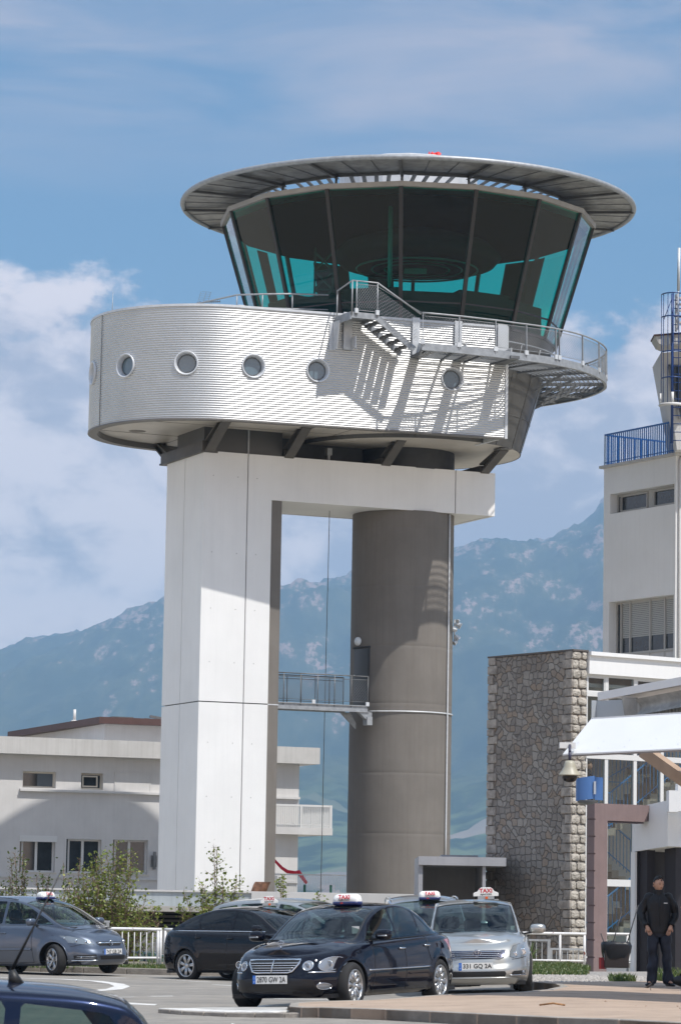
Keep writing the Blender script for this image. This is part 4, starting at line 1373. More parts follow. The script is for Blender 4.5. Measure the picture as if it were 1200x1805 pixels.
# stair hall behind the glass
M_HALL = mat('hall_wall_mat', (.44, .43, .40), .8, var=.05)
mb = MB(); mb.box(.5, 9, 3.3, 3.5, 0, 7.9, S); mb.box(.48, .56, .3, 3.3, 0, 7.9, S); mb.box(.5, 9, .2, 3.3, 0, .1, S); mb.box(.56, 9, .25, 3.3, 7.3, 7.4, S); mb.build('hall', M_HALL, te)
mb = MB(); mb.box(.6, 1.75, .5, 2.2, 3.45, 3.62, S)
def flight(mb, u0, z0, u1, z1, v0, v1, n):
    for i in range(n):
        f = i / n; u = u0 + (u1 - u0) * f; z = z0 + (z1 - z0) * (i + 1) / n; du = (u1 - u0) / n
        mb.box(min(u, u + du), max(u, u + du), v0, v1, z - .2, z, S)
flight(mb, 1.75, 3.5, 4.6, 5.4, .6, 1.7, 12); flight(mb, 1.75, 3.5, 4.4, 1.8, 1.9, 3.0, 11); flight(mb, .7, .1, 3.6, 1.9, .6, 1.6, 11); mb.box(4.4, 6.5, .6, 3.0, 5.2, 5.42, S)
stair = mb.build('hall_stair', mat('stair_stone_mat', (.40, .33, .26), .8, var=.1), te)
M_BLUE = mat('blue_paint_mat', (.015, .13, .42), .4, var=.08)
M_BLUEL = mat('pale_blue_paint_mat', (.05, .24, .5), .45)
mb = MB()
def hrail(mb, F, p0, p1, h, n, r=.02, rr=.035):
    p0, p1 = Vector(p0), Vector(p1)
    for i in range(n + 1):
        q = p0.lerp(p1, i / n); a = F(*q); mb.beam(a, (a[0], a[1], a[2] + h), r, r)
    a, b = F(*p0), F(*p1)
    mb.beam((a[0], a[1], a[2] + h), (b[0], b[1], b[2] + h), rr, rr); mb.beam((a[0], a[1], a[2] + .1), (b[0], b[1], b[2] + .1), .025, .025)
hrail(mb, S, (.75, .55, 3.62), (1.75, .55, 3.62), .95, 8)
hrail(mb, S, (1.75, .6, 3.6), (4.6, .6, 5.5), .95, 22)
hrail(mb, S, (1.75, 1.85, 3.6), (4.4, 1.85, 1.9), .95, 22)
hrail(mb, S, (1.3, 2.8, 3.9), (4.6, 2.8, 5.5), .95, 22)
hrail(mb, S, (1.9, 3.1, 4.9), (6, 3.1, 4.9), 1.0, 30)
hrail(mb, S, (.7, .55, .3), (3.6, .55, 2.1), .95, 20)
mb.build('stair_railing', M_BLUEL, stair)

# ------------------------------------------------------------------ tall block with the old control room
B = Frame(10.952, 105.0, 58.5)
bl = thing('tall_block', 'tall off-white block with blue roof railing behind the terminal', 'building', B(1, 2, 0))
Bs = lambda a, t, z: B(t, a, z)
H1 = [(.08, 3.61, 14.80, 15.47)]; H2 = [(.09, 3.64, 9.6, 11.82)]
mb = MB(); wall(mb, Bs, 0, 3.97, -.5, 16.40, 0, .4, H1 + H2); mb.box(.4, 7, 0, .3, -.5, 16.40, B); mb.box(.4, 7, 3.67, 3.97, -.5, 16.4, B); mb.box(6.7, 7, .3, 3.67, -.5, 16.4, B)
mb.build('wall', M_WHITE, bl)
mb = MB(); mb.box(-.12, 7.1, -.12, 4.1, 16.38, 16.47, B); mb.build('roof_slab', M_FASCIA, bl)
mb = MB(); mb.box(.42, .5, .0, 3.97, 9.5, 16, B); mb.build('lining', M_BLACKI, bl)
for (a, b, c, d), nn in ((H1[0], 2), (H2[0], 4)):
    mb = MB(); frame_rect(mb, Bs, a, b - .0, c, d, .30, .37, .07)
    if nn == 2:
        mb.box(1.62, 1.86, .29, .37, c, d, Bs); frame_rect(mb, Bs, 1.9, 3.4, c + .06, d - .06, .27, .33, .05); frame_rect(mb, Bs, .15, 1.58, c + .06, d - .06, .27, .33, .05)
    else:
        for x in (.95, 1.75, 2.85, 3.35): mb.box(x - .03, x + .03, .28, .36, c, d, Bs)
        mb.box(a, b, .26, .37, c + .42, c + .50, Bs)
    w = mb.build('window', mat('grey_frame_mat', (.45, .44, .42), .6), bl)
    mb = MB()
    if nn == 2: mb.box(a, b, .34, .345, c, d, Bs)
    else: mb.box(a, b, .34, .345, c + .45, d, Bs)
    mb.build('pane', M_PANE, w)
    if nn == 4:
        mb = MB(); z = d - .05
        while z > c + 1.02: mb.box(a + .06, b - .35, .325, .337, z - .055, z - .006, Bs); z -= .062
        mb.build('blind', mat('roller_blind_mat', (.42, .43, .42), .7), w)
        mb = MB(); mb.box(a, b, .3, .34, c, c + .42, Bs); mb.build('panel', M_RENDER, w)
        for x in (.9, 1.8, 2.7):
            pass
mb = MB(True); mb.tube([B(.12, -.07, 1), B(.12, -.07, 16.2), B(.2, .0, 16.38)], .05, 8); mb.build('downpipe', M_RENDER, bl)
rl = sub('roof_railing', bl, B(1, 2, 16.5))
mb = MB()
hrail(mb, B, (-.02, 3.9, 16.47), (-.02, -.05, 16.47), 1.05, 34, .035, .05)
mb.build('side_rail', M_BLUE, rl)
mb = MB(); hrail(mb, B, (-.02, 3.9, 16.47), (6.9, 3.9, 16.47), 1.05, 50, .035, .05); mb.build('rear_rail', M_BLUE, rl)
mb = MB(); hrail(mb, B, (-.02, -.05, 16.47), (6.9, -.05, 16.47), 1.05, 50, .035, .05); mb.build('front_rail', M_BLUE, rl)
# old control room at the upper right
oc = sub('old_control_room', bl, (11.3, 104.5, 16.5))
mb = MB(); mb.prism([(10.06, 20.02), (10.2, 19.78), (10.36, 19.72), (13, 19.9), (13, 20.3)], 103.2, 104.3, lambda x, y, z: (x + .0, z, y)); mb.build('eaves', M_FASCIA, oc)
mb = MB(); mb.prism([(10.04, 20.02), (13, 20.3), (13, 20.36), (10.03, 20.07)], 103.15, 104.3, lambda x, y, z: (x, z, y)); mb.build('roof_edge', M_BROWN, oc)
mb = MB(); mb.prism([(10.36, 19.65), (10.78, 17.4), (10.9, 16.47), (13, 16.47), (13, 19.9)], 104.2, 107, lambda x, y, z: (x, z, y)); mb.build('wall', M_RENDER, oc)
mb = MB(); mb.prism([(10.62, 19.2), (10.82, 18.2), (11.0, 17.5), (13, 17.5), (13, 19.2)], 104.1, 104.19, lambda x, y, z: (x, z, y)); mb.build('pane', M_PANE, oc)
mb = MB(); mb.beam((10.60, 104.08, 19.25), (10.98, 104.08, 17.45), .05, .06); mb.beam((10.6, 104.08, 19.22), (13, 104.08, 19.22), .05, .06); mb.build('pane_frame', M_STEELD, oc)
mb = MB(True)
cx, cy = 10.62, 103.0
for z in (21.35, 20.6, 19.45, 18.6):
    mb.tube([(cx + .36 * cos(t), cy - .42 * sin(t), z) for t in np.linspace(0, pi, 14)], .022, 5)
for t in np.linspace(.1, pi, 7): mb.tube([(cx + .36 * cos(t), cy - .42 * sin(t), 21.35), (cx + .36 * cos(t), cy - .42 * sin(t), 17.75)], .012, 4)
mb.tube([(cx, cy + .05, 21.4), (cx, cy + .05, 16.5)], .05, 6); mb.tube([(cx + .4, cy + .05, 21.4), (cx + .4, cy + .05, 16.5)], .04, 6)
for i in range(18): mb.tube([(cx, cy + .05, 16.6 + i * .27), (cx + .4, cy + .05, 16.6 + i * .27)], .014, 4)
mb.beam((cx - .02, cy, 21.35), (cx - .02, cy, 19.8), .12, .05); mb.beam((cx - .3, cy - .1, 20.5), (cx, cy, 21.3), .02, .02)
lad = mb.build('caged_ladder', mat('ladder_blue_mat', (.012, .05, .19), .4), oc)
mb = MB(True); mb.tube([(cx + .40 * cos(t), cy - .44 * sin(t), 17.72) for t in np.linspace(0, pi, 14)], .05, 6); mb.box(cx - .42, cx - .36, cy - .1, cy, 17.7, 18.1); mb.box(cx - .08, cx, cy - .46, cy - .4, 17.7, 18.1); mb.build('cage_foot', M_FRAMEW, lad)
mb = MB(True); mb.tube([(10.80, 103, 20.2), (10.80, 103, 21.5)], .03, 6); mb.tube([(10.80, 103, 21.5), (10.82, 103, 22.9)], .05, 6); mb.build('aerial_pole', M_STEELL, oc)
mb = MB()
for i in range(5): mb.box(10.75, 11.3, 103.1, 103.25, 20.45 + i * .2, 20.5 + i * .2)
mb.box(10.72, 10.78, 103.1, 103.3, 20.2, 21.4); mb.build('slatted_box', M_RENDER, oc)

k_ = 117.0 / 105.0                              # stands further back, same outline
bl.scale = (k_, k_, k_); bl.location = Vector((0, 0, 1.3)) + (Vector(bl.location) - Vector((0, 0, 1.3))) * k_

# ------------------------------------------------------------------ mauve portal and white entrance
P = Frame(5.8205, 73.0, 55.0)
M_MAUVE = mat('mauve_render_mat', (.215, .155, .15), .75, var=.07, vscale=2, streak=.2, bump=.1)
po = thing('entrance_portal', 'mauve rendered square portal with grooved side beside the entrance', 'portal', P(.2, .1, .1))
mb = MB(); mb.box(.03, .38, 0, .26, .05, 3.86, P); mb.box(.38, 1.46, 0, .3, 3.48, 3.86, P)
mb.prism([(1.46, 3.48), (1.67, 3.86), (1.46, 3.86)], 0, .3, lambda x, y, z: P(x, z, y))
for i in range(10): z = .05 + i * .385; mb.box(0.0, .03, 0.0, .26, z, z + .355, P)
mb.build('frame', M_MAUVE, po)
mb = MB(); mb.prism([(1.5, 3.50), (1.80, 3.50), (1.80, 3.86), (1.69, 3.86)], .02, .32, lambda x, y, z: P(x, z, y)); mb.box(.38, 1.46, .02, .29, 3.44, 3.475, P); mb.build('shadow_gap', mat('dark_mauve_mat', (.07, .05, .055), .7), po)
Q = FarFrame(6.954, 68.0, 55.0, 73.4 / 68.0)
en = thing('entrance_block', 'white overhanging entrance block on dark pillars at the terminal door', 'building', Q(.5, .5, .1))
mb = MB(); mb.prism([(0, 2.81), (0, 3.77), (.53, 3.70), (1.15, 3.62), (1.15, 2.70)], 0, 5, lambda x, y, z: Q(z, x, y)); mb.build('lintel', M_WHITE, en)
mb = MB(); mb.box(.05, 5, 1.0, 1.14, -.1, 2.72, Q); mb.box(.35, .75, .15, .5, -.1, 2.82, Q); mb.box(0.08, .3, .75, 1.1, -.1, 2.8, Q)
mb.build_each('dark_pillar', mat('charcoal_mauve_mat', (.020, .017, .021), .6), en)
mb = MB(); mb.box(-.03, .03, 1.02, 1.15, 0, 2.7, Q); mb.build('white_jamb', M_WHITE, en)
# white stepped stair flank above it
sw = thing('stepped_parapet', 'white stepped parapet of an outside stair above the entrance block', 'parapet', (7.8, 73, 3.6))
mb = MB()
for i in range(6):
    x = 7.45 + i * .2; mb.box(x, x + .2, 72.6, 73.2, 3.7 + (-.02 if i == 0 else 0), 4.16 + i * .16)
mb.build('steps', M_WHITE, sw)

# ------------------------------------------------------------------ canopies over the taxi rank
V = Vector((.574, -.819, 0)); U = Vector((.819, .574, 0))
C0 = Vector((3.14, 45.0, 3.55))
M_SHEET = mat('white_sheet_mat', (.78, .78, .78), .45, var=.02, vscale=2)
ca = thing('canopy', 'white sloping sheet metal canopy over the pavement, nearest the camera', 'canopy', (4.5, 44.5, 0))
top = C0 + U * .503 + Vector((0, 0, .51))
mb = MB()
a, b = C0, C0 + V * 6 + Vector((0, 0, .0)); c, d = top + V * 6, top
dn = Vector((.0, .0, -.02))
mb.hexa([a + dn, b + dn, c + dn, d + dn, a, b, c, d])
mb.build('sheet', M_SHEET, ca)
mb = MB(); mb.hexa([top, top + V * 6, top + V * 6 + U * 2.6, top + U * 2.6] + [p + Vector((0, 0, .02)) for p in (top, top + V * 6, top + V * 6 + U * 2.6, top + U * 2.6)]); mb.build('top_sheet', M_SHEET, ca)
mb = MB(); mb.beam(C0 + U * .05 + Vector((0, 0, -.02)), C0 + U * .05 + V * 6 + Vector((0, 0, -.02)), .04, .035)
mb.build('edge_trim', mat('trim_mat', (.30, .29, .31), .5), ca)
mb = MB(); 
for k in range(9):
    for (e, f) in ((.12, .12), (.8, .3)):
        p = C0 + V * (.15 + k * .55) + U * (.503 * f) + Vector((0, 0, .51 * f + .004)); mb.lathe([(.008, 0), (.0001, .004)], 6, p)
mb.build_each('screw', M_STEELD, ca)
mb = MB(); mb.beam((4.50, 47.3, 3.72), (5.5, 46.2, 2.9), .17, .17); mb.beam((5.3, 46.6, 0.1), (5.3, 46.6, 3.0), .2, .2); mb.build('strut', mat('tan_strut_mat', (.36, .25, .17), .6, var=.15), ca)
c2 = thing('gutter_canopy', 'second canopy with white edge beam and dull metal gutter behind the nearest one', 'canopy', (4.6, 52, 0))
mb = MB(); p0 = Vector((4.30, 53, 4.90)); p1 = Vector((4.30, 53, 4.90)) + V * 6 + Vector((0, 0, .45)); mb.beam(p0, p1, .1, .13); mb.hexa([p0 + U * .05, p1 + U * .05, p1 + U * 3, p0 + U * 3] + [p + Vector((0, 0, .03)) for p in (p0 + U * .05, p1 + U * .05, p1 + U * 3, p0 + U * 3)]); mb.build('edge_beam', M_SHEET, c2)
mb = MB(True)
q0 = p0 + V * .9 + Vector((0, 0, -.08)); q1 = p1 + Vector((0, 0, -.12))
rows = []
for k in range(10):
    q = q0.lerp(q1, k / 9); rows.append([q + U * (-.02 + .12 * sin(t)) + Vector((0, 0, -.27 * t / pi)) for t in np.linspace(0, pi, 7)])
mb.grid(rows); mb.build('gutter', mat('zinc_mat', (.40, .40, .39), .5, metal=.3, var=.25, vscale=4), c2)
mb = MB(); q = p0 + V * .75 + Vector((0, 0, -.05)); mb.hexa([q + Vector((-.06, 0, -.38)), q + Vector((.12, -.1, -.38)), q + Vector((.12, .1, -.38)), q + Vector((-.06, .1, -.38)), q + Vector((-.12, 0, 0)), q + Vector((.12, -.1, 0)), q + Vector((.12, .1, 0)), q + Vector((-.12, .1, 0))]); mb.build('gutter_bracket', mat('worn_zinc_mat', (.25, .25, .24), .6, metal=.3, var=.3), c2)
mb = MB()
for k in range(60):
    q = p0 + V * (.9 + k * .085) + U * .2; mb.box(q.x, q.x + .03, q.y, q.y + .02, 4.3, 4.8)
mb.hexa([p0 + V * .9 + U * .25 + Vector((0, 0, -.75)), p1 + U * .25 + Vector((0, 0, -.9)), p1 + U * .27 + Vector((0, 0, -.9)), p0 + V * .9 + U * .27 + Vector((0, 0, -.75)), p0 + V * .9 + U * .25 + Vector((0, 0, -.1)), p1 + U * .25 + Vector((0, 0, -.1)), p1 + U * .27 + Vector((0, 0, -.1)), p0 + V * .9 + U * .27 + Vector((0, 0, -.1))])
mb.build('ribbed_panel', mat('ribbed_mat', (.30, .32, .33), .6, var=.15), c2)
mb = MB(); r0 = Vector((4.29, 54, 4.45)); mb.hexa([r0, r0 + V * 1.3, r0 + V * 1.3 + U * .05, r0 + U * .05, r0 + Vector((0, 0, .45)), r0 + V * 1.3 + Vector((0, 0, .42)), r0 + V * 1.3 + U * .05 + Vector((0, 0, .42)), r0 + U * .05 + Vector((0, 0, .45))]); mb.box(4.24, 4.32, 53.95, 54.0, 4.4, 4.9); mb.build('end_panel', mat('pale_panel_mat', (.42, .45, .48), .5), c2)
mb = MB(); mb.beam((6.8, 50.5, .1), (6.8, 50.5, 5.0), .15, .15); mb.beam((6.8, 48.2, .1), (6.8, 48.2, 4.2), .15, .15); mb.build('post', M_STEEL, c2)
# ================================================================== street: pavement, kerbs, markings, rails
def strip(name, pts, w, dz, h, m, parent=None, kind='structure', joint=1.0, side=1):
    """kerb stones laid along a plan polyline, w wide towards 'side', top at road + dz, h deep; a fine joint every 'joint' metres"""
    mb = MB()
    P = [Vector((x, y, 0)) for x, y in pts]
    segs = [(a, b) for a, b in zip(P, P[1:])]
    nrm = []
    for i in range(len(P)):
        d = Vector((0, 0, 0))
        if i > 0: d += (P[i] - P[i - 1]).normalized()
        if i < len(P) - 1: d += (P[i + 1] - P[i]).normalized()
        d.normalize(); nrm.append(Vector((-d.y, d.x, 0)) * side * w)
    for i, (a, b) in enumerate(segs):
        L_ = (b - a).length; n = max(1, int(round(L_ / joint)))
        for k in range(n):
            f0, f1 = k / n, (k + 1) / n
            gpp = .006 / L_
            if n > 1 or len(segs) < 3: f0 += gpp; f1 -= gpp
            p, q = a.lerp(b, f0), a.lerp(b, f1); o0, o1 = nrm[i].lerp(nrm[i + 1], f0), nrm[i].lerp(nrm[i + 1], f1)
            c = []
            for z, inset in ((-h, 0), (0, 0)):
                for v in (p, q, q + o1, p + o0): c.append((v.x, v.y, gz(v.x) + dz + z))
            mb.hexa(c)
    o = mb.build(name, m, parent, bevel=.012)
    return tag(o, kind=kind) if parent is None else o


NEAR = [(-.39, 41.26), (-.17, 41.12), (.65, 39.74), (1.66, 37.46), (2.46, 35.67), (3.64, 34.0), (5.2, 32.2), (7.5, 31.0)]
FAR = [(-.55, 41.8), (-.55, 43.4), (-.3, 43.95), (.45, 44.2), (.9, 45.0), (1.62, 46.5), (2.37, 46.95), (2.74, 47.17), (3.15, 48.45), (3.56, 51.0), (3.6, 52.9), (3.32, 53.9), (2.96, 54.6)]
sheet('pavement', NEAR + [(14, 31), (14, 57.2), (6.1, 57.2), (4.57, 55.5), (3.77, 54.35), (3.1, 54.7)] + FAR[::-1][1:], 0.125, M_PAVE, thick=.2)
strip('kerb', NEAR, .14, .132, .22, M_KERB, side=1, joint=1.0)
strip('kerb', [(-.39, 41.26)] + FAR, .12, .131, .22, M_KERB, side=-1, joint=.6)
# low flush island nose of white painted kerb
strip('kerb', [(-2.3, 43.2), (-1.95, 42.5), (-1.36, 41.9), (-.6, 41.35), (-.40, 41.3)], .16, .06, .12, M_KERB, side=1, joint=.5)
strip('road_marking', [(-2.3, 43.4), (-1.95, 42.75), (-1.34, 42.2), (-.75, 41.8)], .5, .064, .05, M_LINE, side=1, joint=5)
sheet('island_paving', [(-2.2, 43.6), (-1.9, 43.1), (-1.3, 42.6), (-.60, 42.2), (-.60, 44.3), (-1.1, 44.6), (-1.7, 44.5)], 0.052, mat('worn_white_mat', (.40, .385, .36), .85, var=.25, vscale=3), thick=.1)
strip('kerb', [(-30, 76.0), (-7.2, 70.5), (-3.42, 68.7), (-2.2, 68.6), (3.3, 66.4), (3.9, 64.8)], .15, .13, .22, M_KERB, side=1, joint=1.0)


def mark(pts, w, dz=.004):
    mb = MB(); P = [Vector((x, y, 0)) for x, y in pts]
    L_, R_ = [], []
    for i in range(len(P)):
        d = (P[min(i + 1, len(P) - 1)] - P[max(i - 1, 0)]).normalized(); n = Vector((-d.y, d.x, 0)) * w / 2
        a, b = P[i] + n, P[i] - n; L_.append((a.x, a.y, gz(a.x) + dz)); R_.append((b.x, b.y, gz(b.x) + dz))
    mb.grid([L_, R_], smooth=False); tag(mb.build('road_marking', M_LINE, fixn=False), kind='structure')


mark([(-4.2, 49.2), (-2.89, 47.3), (-2.33, 46.95), (-1.35, 46.7), (-.9, 46.6)], .55)
mark([(-6.6, 63.4), (-5.21, 63.05), (-4.47, 61.86), (-3.95, 59.82), (-3.72, 57.95), (-3.72, 55.83), (-4.05, 54.0)], .28)
for a, b in (((-3.5, 50.5), (-3.06, 51.06)), ((-2.87, 51.54), (-2.5, 52.1)), ((-2.33, 52.49), (-1.98, 53.1)), ((-1.85, 53.3), (-1.4, 54.0)), ((-3.9, 49.9), (-4.35, 49.2)), ((-1.2, 58.5), (-2.2, 60.5)), ((-3.4, 64.2), (-2.3, 62.6)), ((-5.2, 66.4), (-4.1, 65.0))):
    mark([a, b], .13)
mark([(-2.17, 40.9), (-1.37, 40.5), (-1.12, 38.3), (-1.1, 36.5)], .12)
mark([(-1.4, 51.5), (-.2, 49.6), (1.0, 47.9)], .12)
mark([(-2.6, 40.6), (-2.17, 40.9)], .12)

# ---- rails
def pipe_rail(name, label, x0, x1, y0, y1, ztop, zbot, posts, step, group=None, slump=0.0, r=.036):
    o = thing(name, label, 'railing', ((x0 + x1) / 2, (y0 + y1) / 2, zbot), group=group)
    yy = lambda x: y0 + (y1 - y0) * (x - x0) / (x1 - x0)
    g_ = lambda x: gz(x)
    mb = MB(True); mb.tube([(x, yy(x), ztop + g_(x)) for x in np.linspace(x0, x1, 12)], r, 8); mb.build('top_rail', M_RAILW, o)
    mb = MB(True); mb.tube([(x, yy(x), zbot + .13 + g_(x) + slump * (x - x0) / (x1 - x0)) for x in (x0, x1)], .026, 8); mb.build('bottom_rail', M_RAILW, o)
    mb = MB(True)
    for x in posts: mb.tube([(x, yy(x), zbot - .1 + g_(x)), (x, yy(x), ztop + g_(x))], .03, 8)
    mb.build_each('post', M_RAILW, o)
    mb = MB(True); x = x0 + .07
    while x < x1:
        if step: mb.tube([(x, yy(x), zbot + .02 + g_(x)), (x, yy(x), ztop - .06 + g_(x))], .011, 5)
        x += step or 9
    if step: mb.build('baluster', M_RAILW, o)
    return o


M_RAILW = mat('chipped_white_mat', (.72, .71, .71), .5, var=.1, vscale=8)
t_ = M_RAILW.node_tree; b_ = t_.nodes['Principled BSDF']; geo_ = N(t_, 'ShaderNodeNewGeometry'); nn_ = N(t_, 'ShaderNodeTexNoise', ins={'Scale': 3.5, 'Detail': 8.0, 'Roughness': .7}); t_.links.new(geo_.outputs['Position'], nn_.inputs['Vector'])
t_.links.new(mixc(t_, smooth(t_, nn_.outputs['Fac'], .63, .68), b_.inputs['Base Color'].links[0].from_socket, (.22, .06, .03)), b_.inputs['Base Color'])
pipe_rail('railing', 'white tubular railing with sagging lower rail between the two dark taxis', -8.5, -3.78, 72, 72, .93, .1, [-8.4, -6.1, -3.86, -3.8], .135, slump=.08)
pipe_rail('railing', 'white tubular railing running behind the black taxis towards the shelter', -3.72, 3.2, 72, 72, .93, .1, [-3.7, -1.4, .9, 3.1], .135)
pipe_rail('railing', 'white tubular railing in front of the stone wall beside the silver taxi', 4.2, 6.15, 79, 79.3, .80, .02, [4.3, 5.50, 6.1], 0)
pipe_rail('railing', 'short white tubular railing seen through the mauve portal', 6.4, 7.2, 77, 77.2, .82, .02, [6.95, 7.15], 0)
def grey_rail(label, x0, x1, y, z0, z1, post):
    o = thing('railing', label, 'railing', ((x0 + x1) / 2, y, z0), group=None)
    mb = MB(); mb.beam((x0, y, z1), (x1, y, z1), .05, .05); mb.beam((x0, y, z0 + .05), (x1, y, z0 + .05), .03, .03); mb.beam((post, y, z0 - .3), (post, y, z1), .07, .07)
    x = x0 + .05
    while x < x1: mb.beam((x, y, z0), (x, y, z1), .022, .022); x += .14
    mb.build('frame', mat('grey_rail_mat', (.36, .37, .38), .5, var=.15), o)
grey_rail('low grey bar railing behind the white one, by the grey minivan', -9, -5.2, 76, .1, 1.02, -5.25)
grey_rail('low grey bar railing behind the white one, by the palm leaves and stone wall', 4.6, 5.42, 81.5, .0, .72, 5.38)
grey_rail('lower grey bar railing against the pale dressed stones', 5.45, 6.6, 82.5, .0, .50, 5.5)

# ---- grass and gravel
def blades(name, regions, n, h, m, seed, label=None):
    rng = random.Random(seed); mb = MB()
    for i in range(n):
        x0, x1, y0, y1, k = regions[rng.randrange(len(regions))]
        x, y = rng.uniform(x0, x1), rng.uniform(y0, y1); hh = h * k * rng.uniform(.4, 1.2); a = rng.uniform(0, pi); w = .008 + .01 * rng.random()
        lx, ly = rng.uniform(-.5, .5) * hh, rng.uniform(-.5, .5) * hh; z = gz(x) + .09
        dx, dy = cos(a) * w, sin(a) * w
        mb.add([(x - dx, y - dy, z), (x + dx, y + dy, z), (x + lx * .4 + dx * .7, y + ly * .4 + dy * .7, z + hh * .6), (x + lx * .4 - dx * .7, y + ly * .4 - dy * .7, z + hh * .6), (x + lx, y + ly, z + hh)], [(0, 1, 2, 3), (3, 2, 4)])
    o = mb.build(name, m, fixn=False); return tag(o, label, 'grass', kind='stuff')


def leafmat(name, c1, c2, c3=None):
    m = bpy.data.materials.new(name); m.use_nodes = True; t = m.node_tree; t.nodes.clear()
    geo = N(t, 'ShaderNodeNewGeometry')
    ra = geo.outputs['Random Per Island']
    c = mixc(t, smooth(t, ra, .1, .9), c1, c2)
    if c3: c = mixc(t, smooth(t, ra, .86, .96), c, c3)
    n = N(t, 'ShaderNodeTexNoise', ins={'Scale': 2.5, 'Detail': 3.0}); t.links.new(geo.outputs['Position'], n.inputs['Vector'])
    c = mixc(t, mathn(t, 'MULTIPLY', n.outputs['Fac'], .5), c, c1)
    d = N(t, 'ShaderNodeBsdfDiffuse'); tr = N(t, 'ShaderNodeBsdfTranslucent'); g = N(t, 'ShaderNodeBsdfGlossy', ins={'Roughness': .45})
    t.links.new(c, d.inputs[0]); t.links.new(c, tr.inputs[0])
    mx = N(t, 'ShaderNodeMixShader'); mx.inputs[0].default_value = .38; t.links.new(d.outputs[0], mx.inputs[1]); t.links.new(tr.outputs[0], mx.inputs[2])
    m2 = N(t, 'ShaderNodeMixShader'); m2.inputs[0].default_value = .05; t.links.new(mx.outputs[0], m2.inputs[1]); t.links.new(g.outputs[0], m2.inputs[2])
    o = N(t, 'ShaderNodeOutputMaterial'); t.links.new(m2.outputs[0], o.inputs[0]); MATS[name] = m
    return m


M_GRASS = leafmat('grass_blade_mat', (.06, .11, .02), (.16, .20, .05), (.34, .29, .13))
blades('grass', [(-9, 3, 69.6, 71.8, .8), (-9, -3, 71.0, 72.4, 1.0)], 9000, .10, M_GRASS, 1, 'patchy green grass behind the far kerb under the railing')
blades('grass', [(3.5, 4.85, 62.5, 66.0, .8), (3.8, 5.1, 65, 69, .9), (4.2, 5.45, 69, 75, 1.1)], 13000, .10, M_GRASS, 2, 'green grass strip in front of the stone wall')
blades('grass', [(4.85, 5.2, 56.0, 57.6, .9), (5.75, 6.3, 56.5, 58.4, 1.4)], 1100, .17, M_GRASS, 5, 'weeds at the pavement edge beside the standing man')
mb = MB(); rng = random.Random(9)
sheet('gravel_bed', [(3.1, 54.8), (3.77, 54.45), (4.57, 55.6), (6.07, 57.25), (14, 57.25), (14, 76), (3.2, 66)], 0.085, mat('gravel_bed_mat', (.30, .275, .25), .95, var=.35, vscale=14, bump=.8, bscale=60))
for i in range(5200):
    x = rng.uniform(3.5, 7.4); y = rng.uniform(54.9 + max(0, x - 3.6) * 1.0, 62.5); s = rng.uniform(.012, .035); z = gz(x) + .09
    mb.add([(x - s, y, z), (x, y - s, z), (x + s, y, z), (x, y + s, z), (x + s * .2, y, z + s * .9)], [(0, 1, 4), (1, 2, 4), (2, 3, 4), (3, 0, 4)])
tag(mb.build('gravel', mat('gravel_mat', (.38, .35, .32), .9, var=.35, vscale=9), fixn=False), 'pale crushed gravel between pavement and grass', 'gravel', kind='stuff')
# dry leaves and a twig on the paving
mb = MB()
for i in range(46):
    x = rng.uniform(-.3, 4.5); f = (x + .4) / 4.9; y = 41.6 - 6.3 * f - rng.uniform(.1, .8) if i < 26 else rng.uniform(38, 50); z = gz(x) + (.012 if i < 26 else .137); s = rng.uniform(.012, .028); a = rng.uniform(0, 6)
    if i >= 26 and y < 42 - 1.6 * x: continue
    mb.add([(x - s * cos(a), y - s * sin(a), z), (x + s * sin(a), y - s * cos(a), z + s * .5), (x + s * cos(a), y + s * sin(a), z + .004)], [(0, 1, 2)])
mb.tube([(2.55, 40.2, gz(2.5) + .14), (2.7, 40.0, gz(2.6) + .165), (2.85, 40.1, gz(2.7) + .14)], .012, 5)
tag(mb.build('leaf_litter', mat('litter_mat', (.30, .16, .07), .9, var=.4, vscale=20), fixn=False), 'scattered dry leaves along the pavement kerb', 'leaves', kind='stuff')

# ---- shrubs
M_LEAF = leafmat('leaf_mat', (.12, .17, .025), (.29, .33, .06), (.45, .45, .12))
M_LEAF2 = leafmat('leaf_dark_mat', (.06, .10, .022), (.15, .19, .045), (.28, .30, .08))
M_STEM = mat('stem_mat', (.21, .15, .10), .9, var=.3, vscale=8)


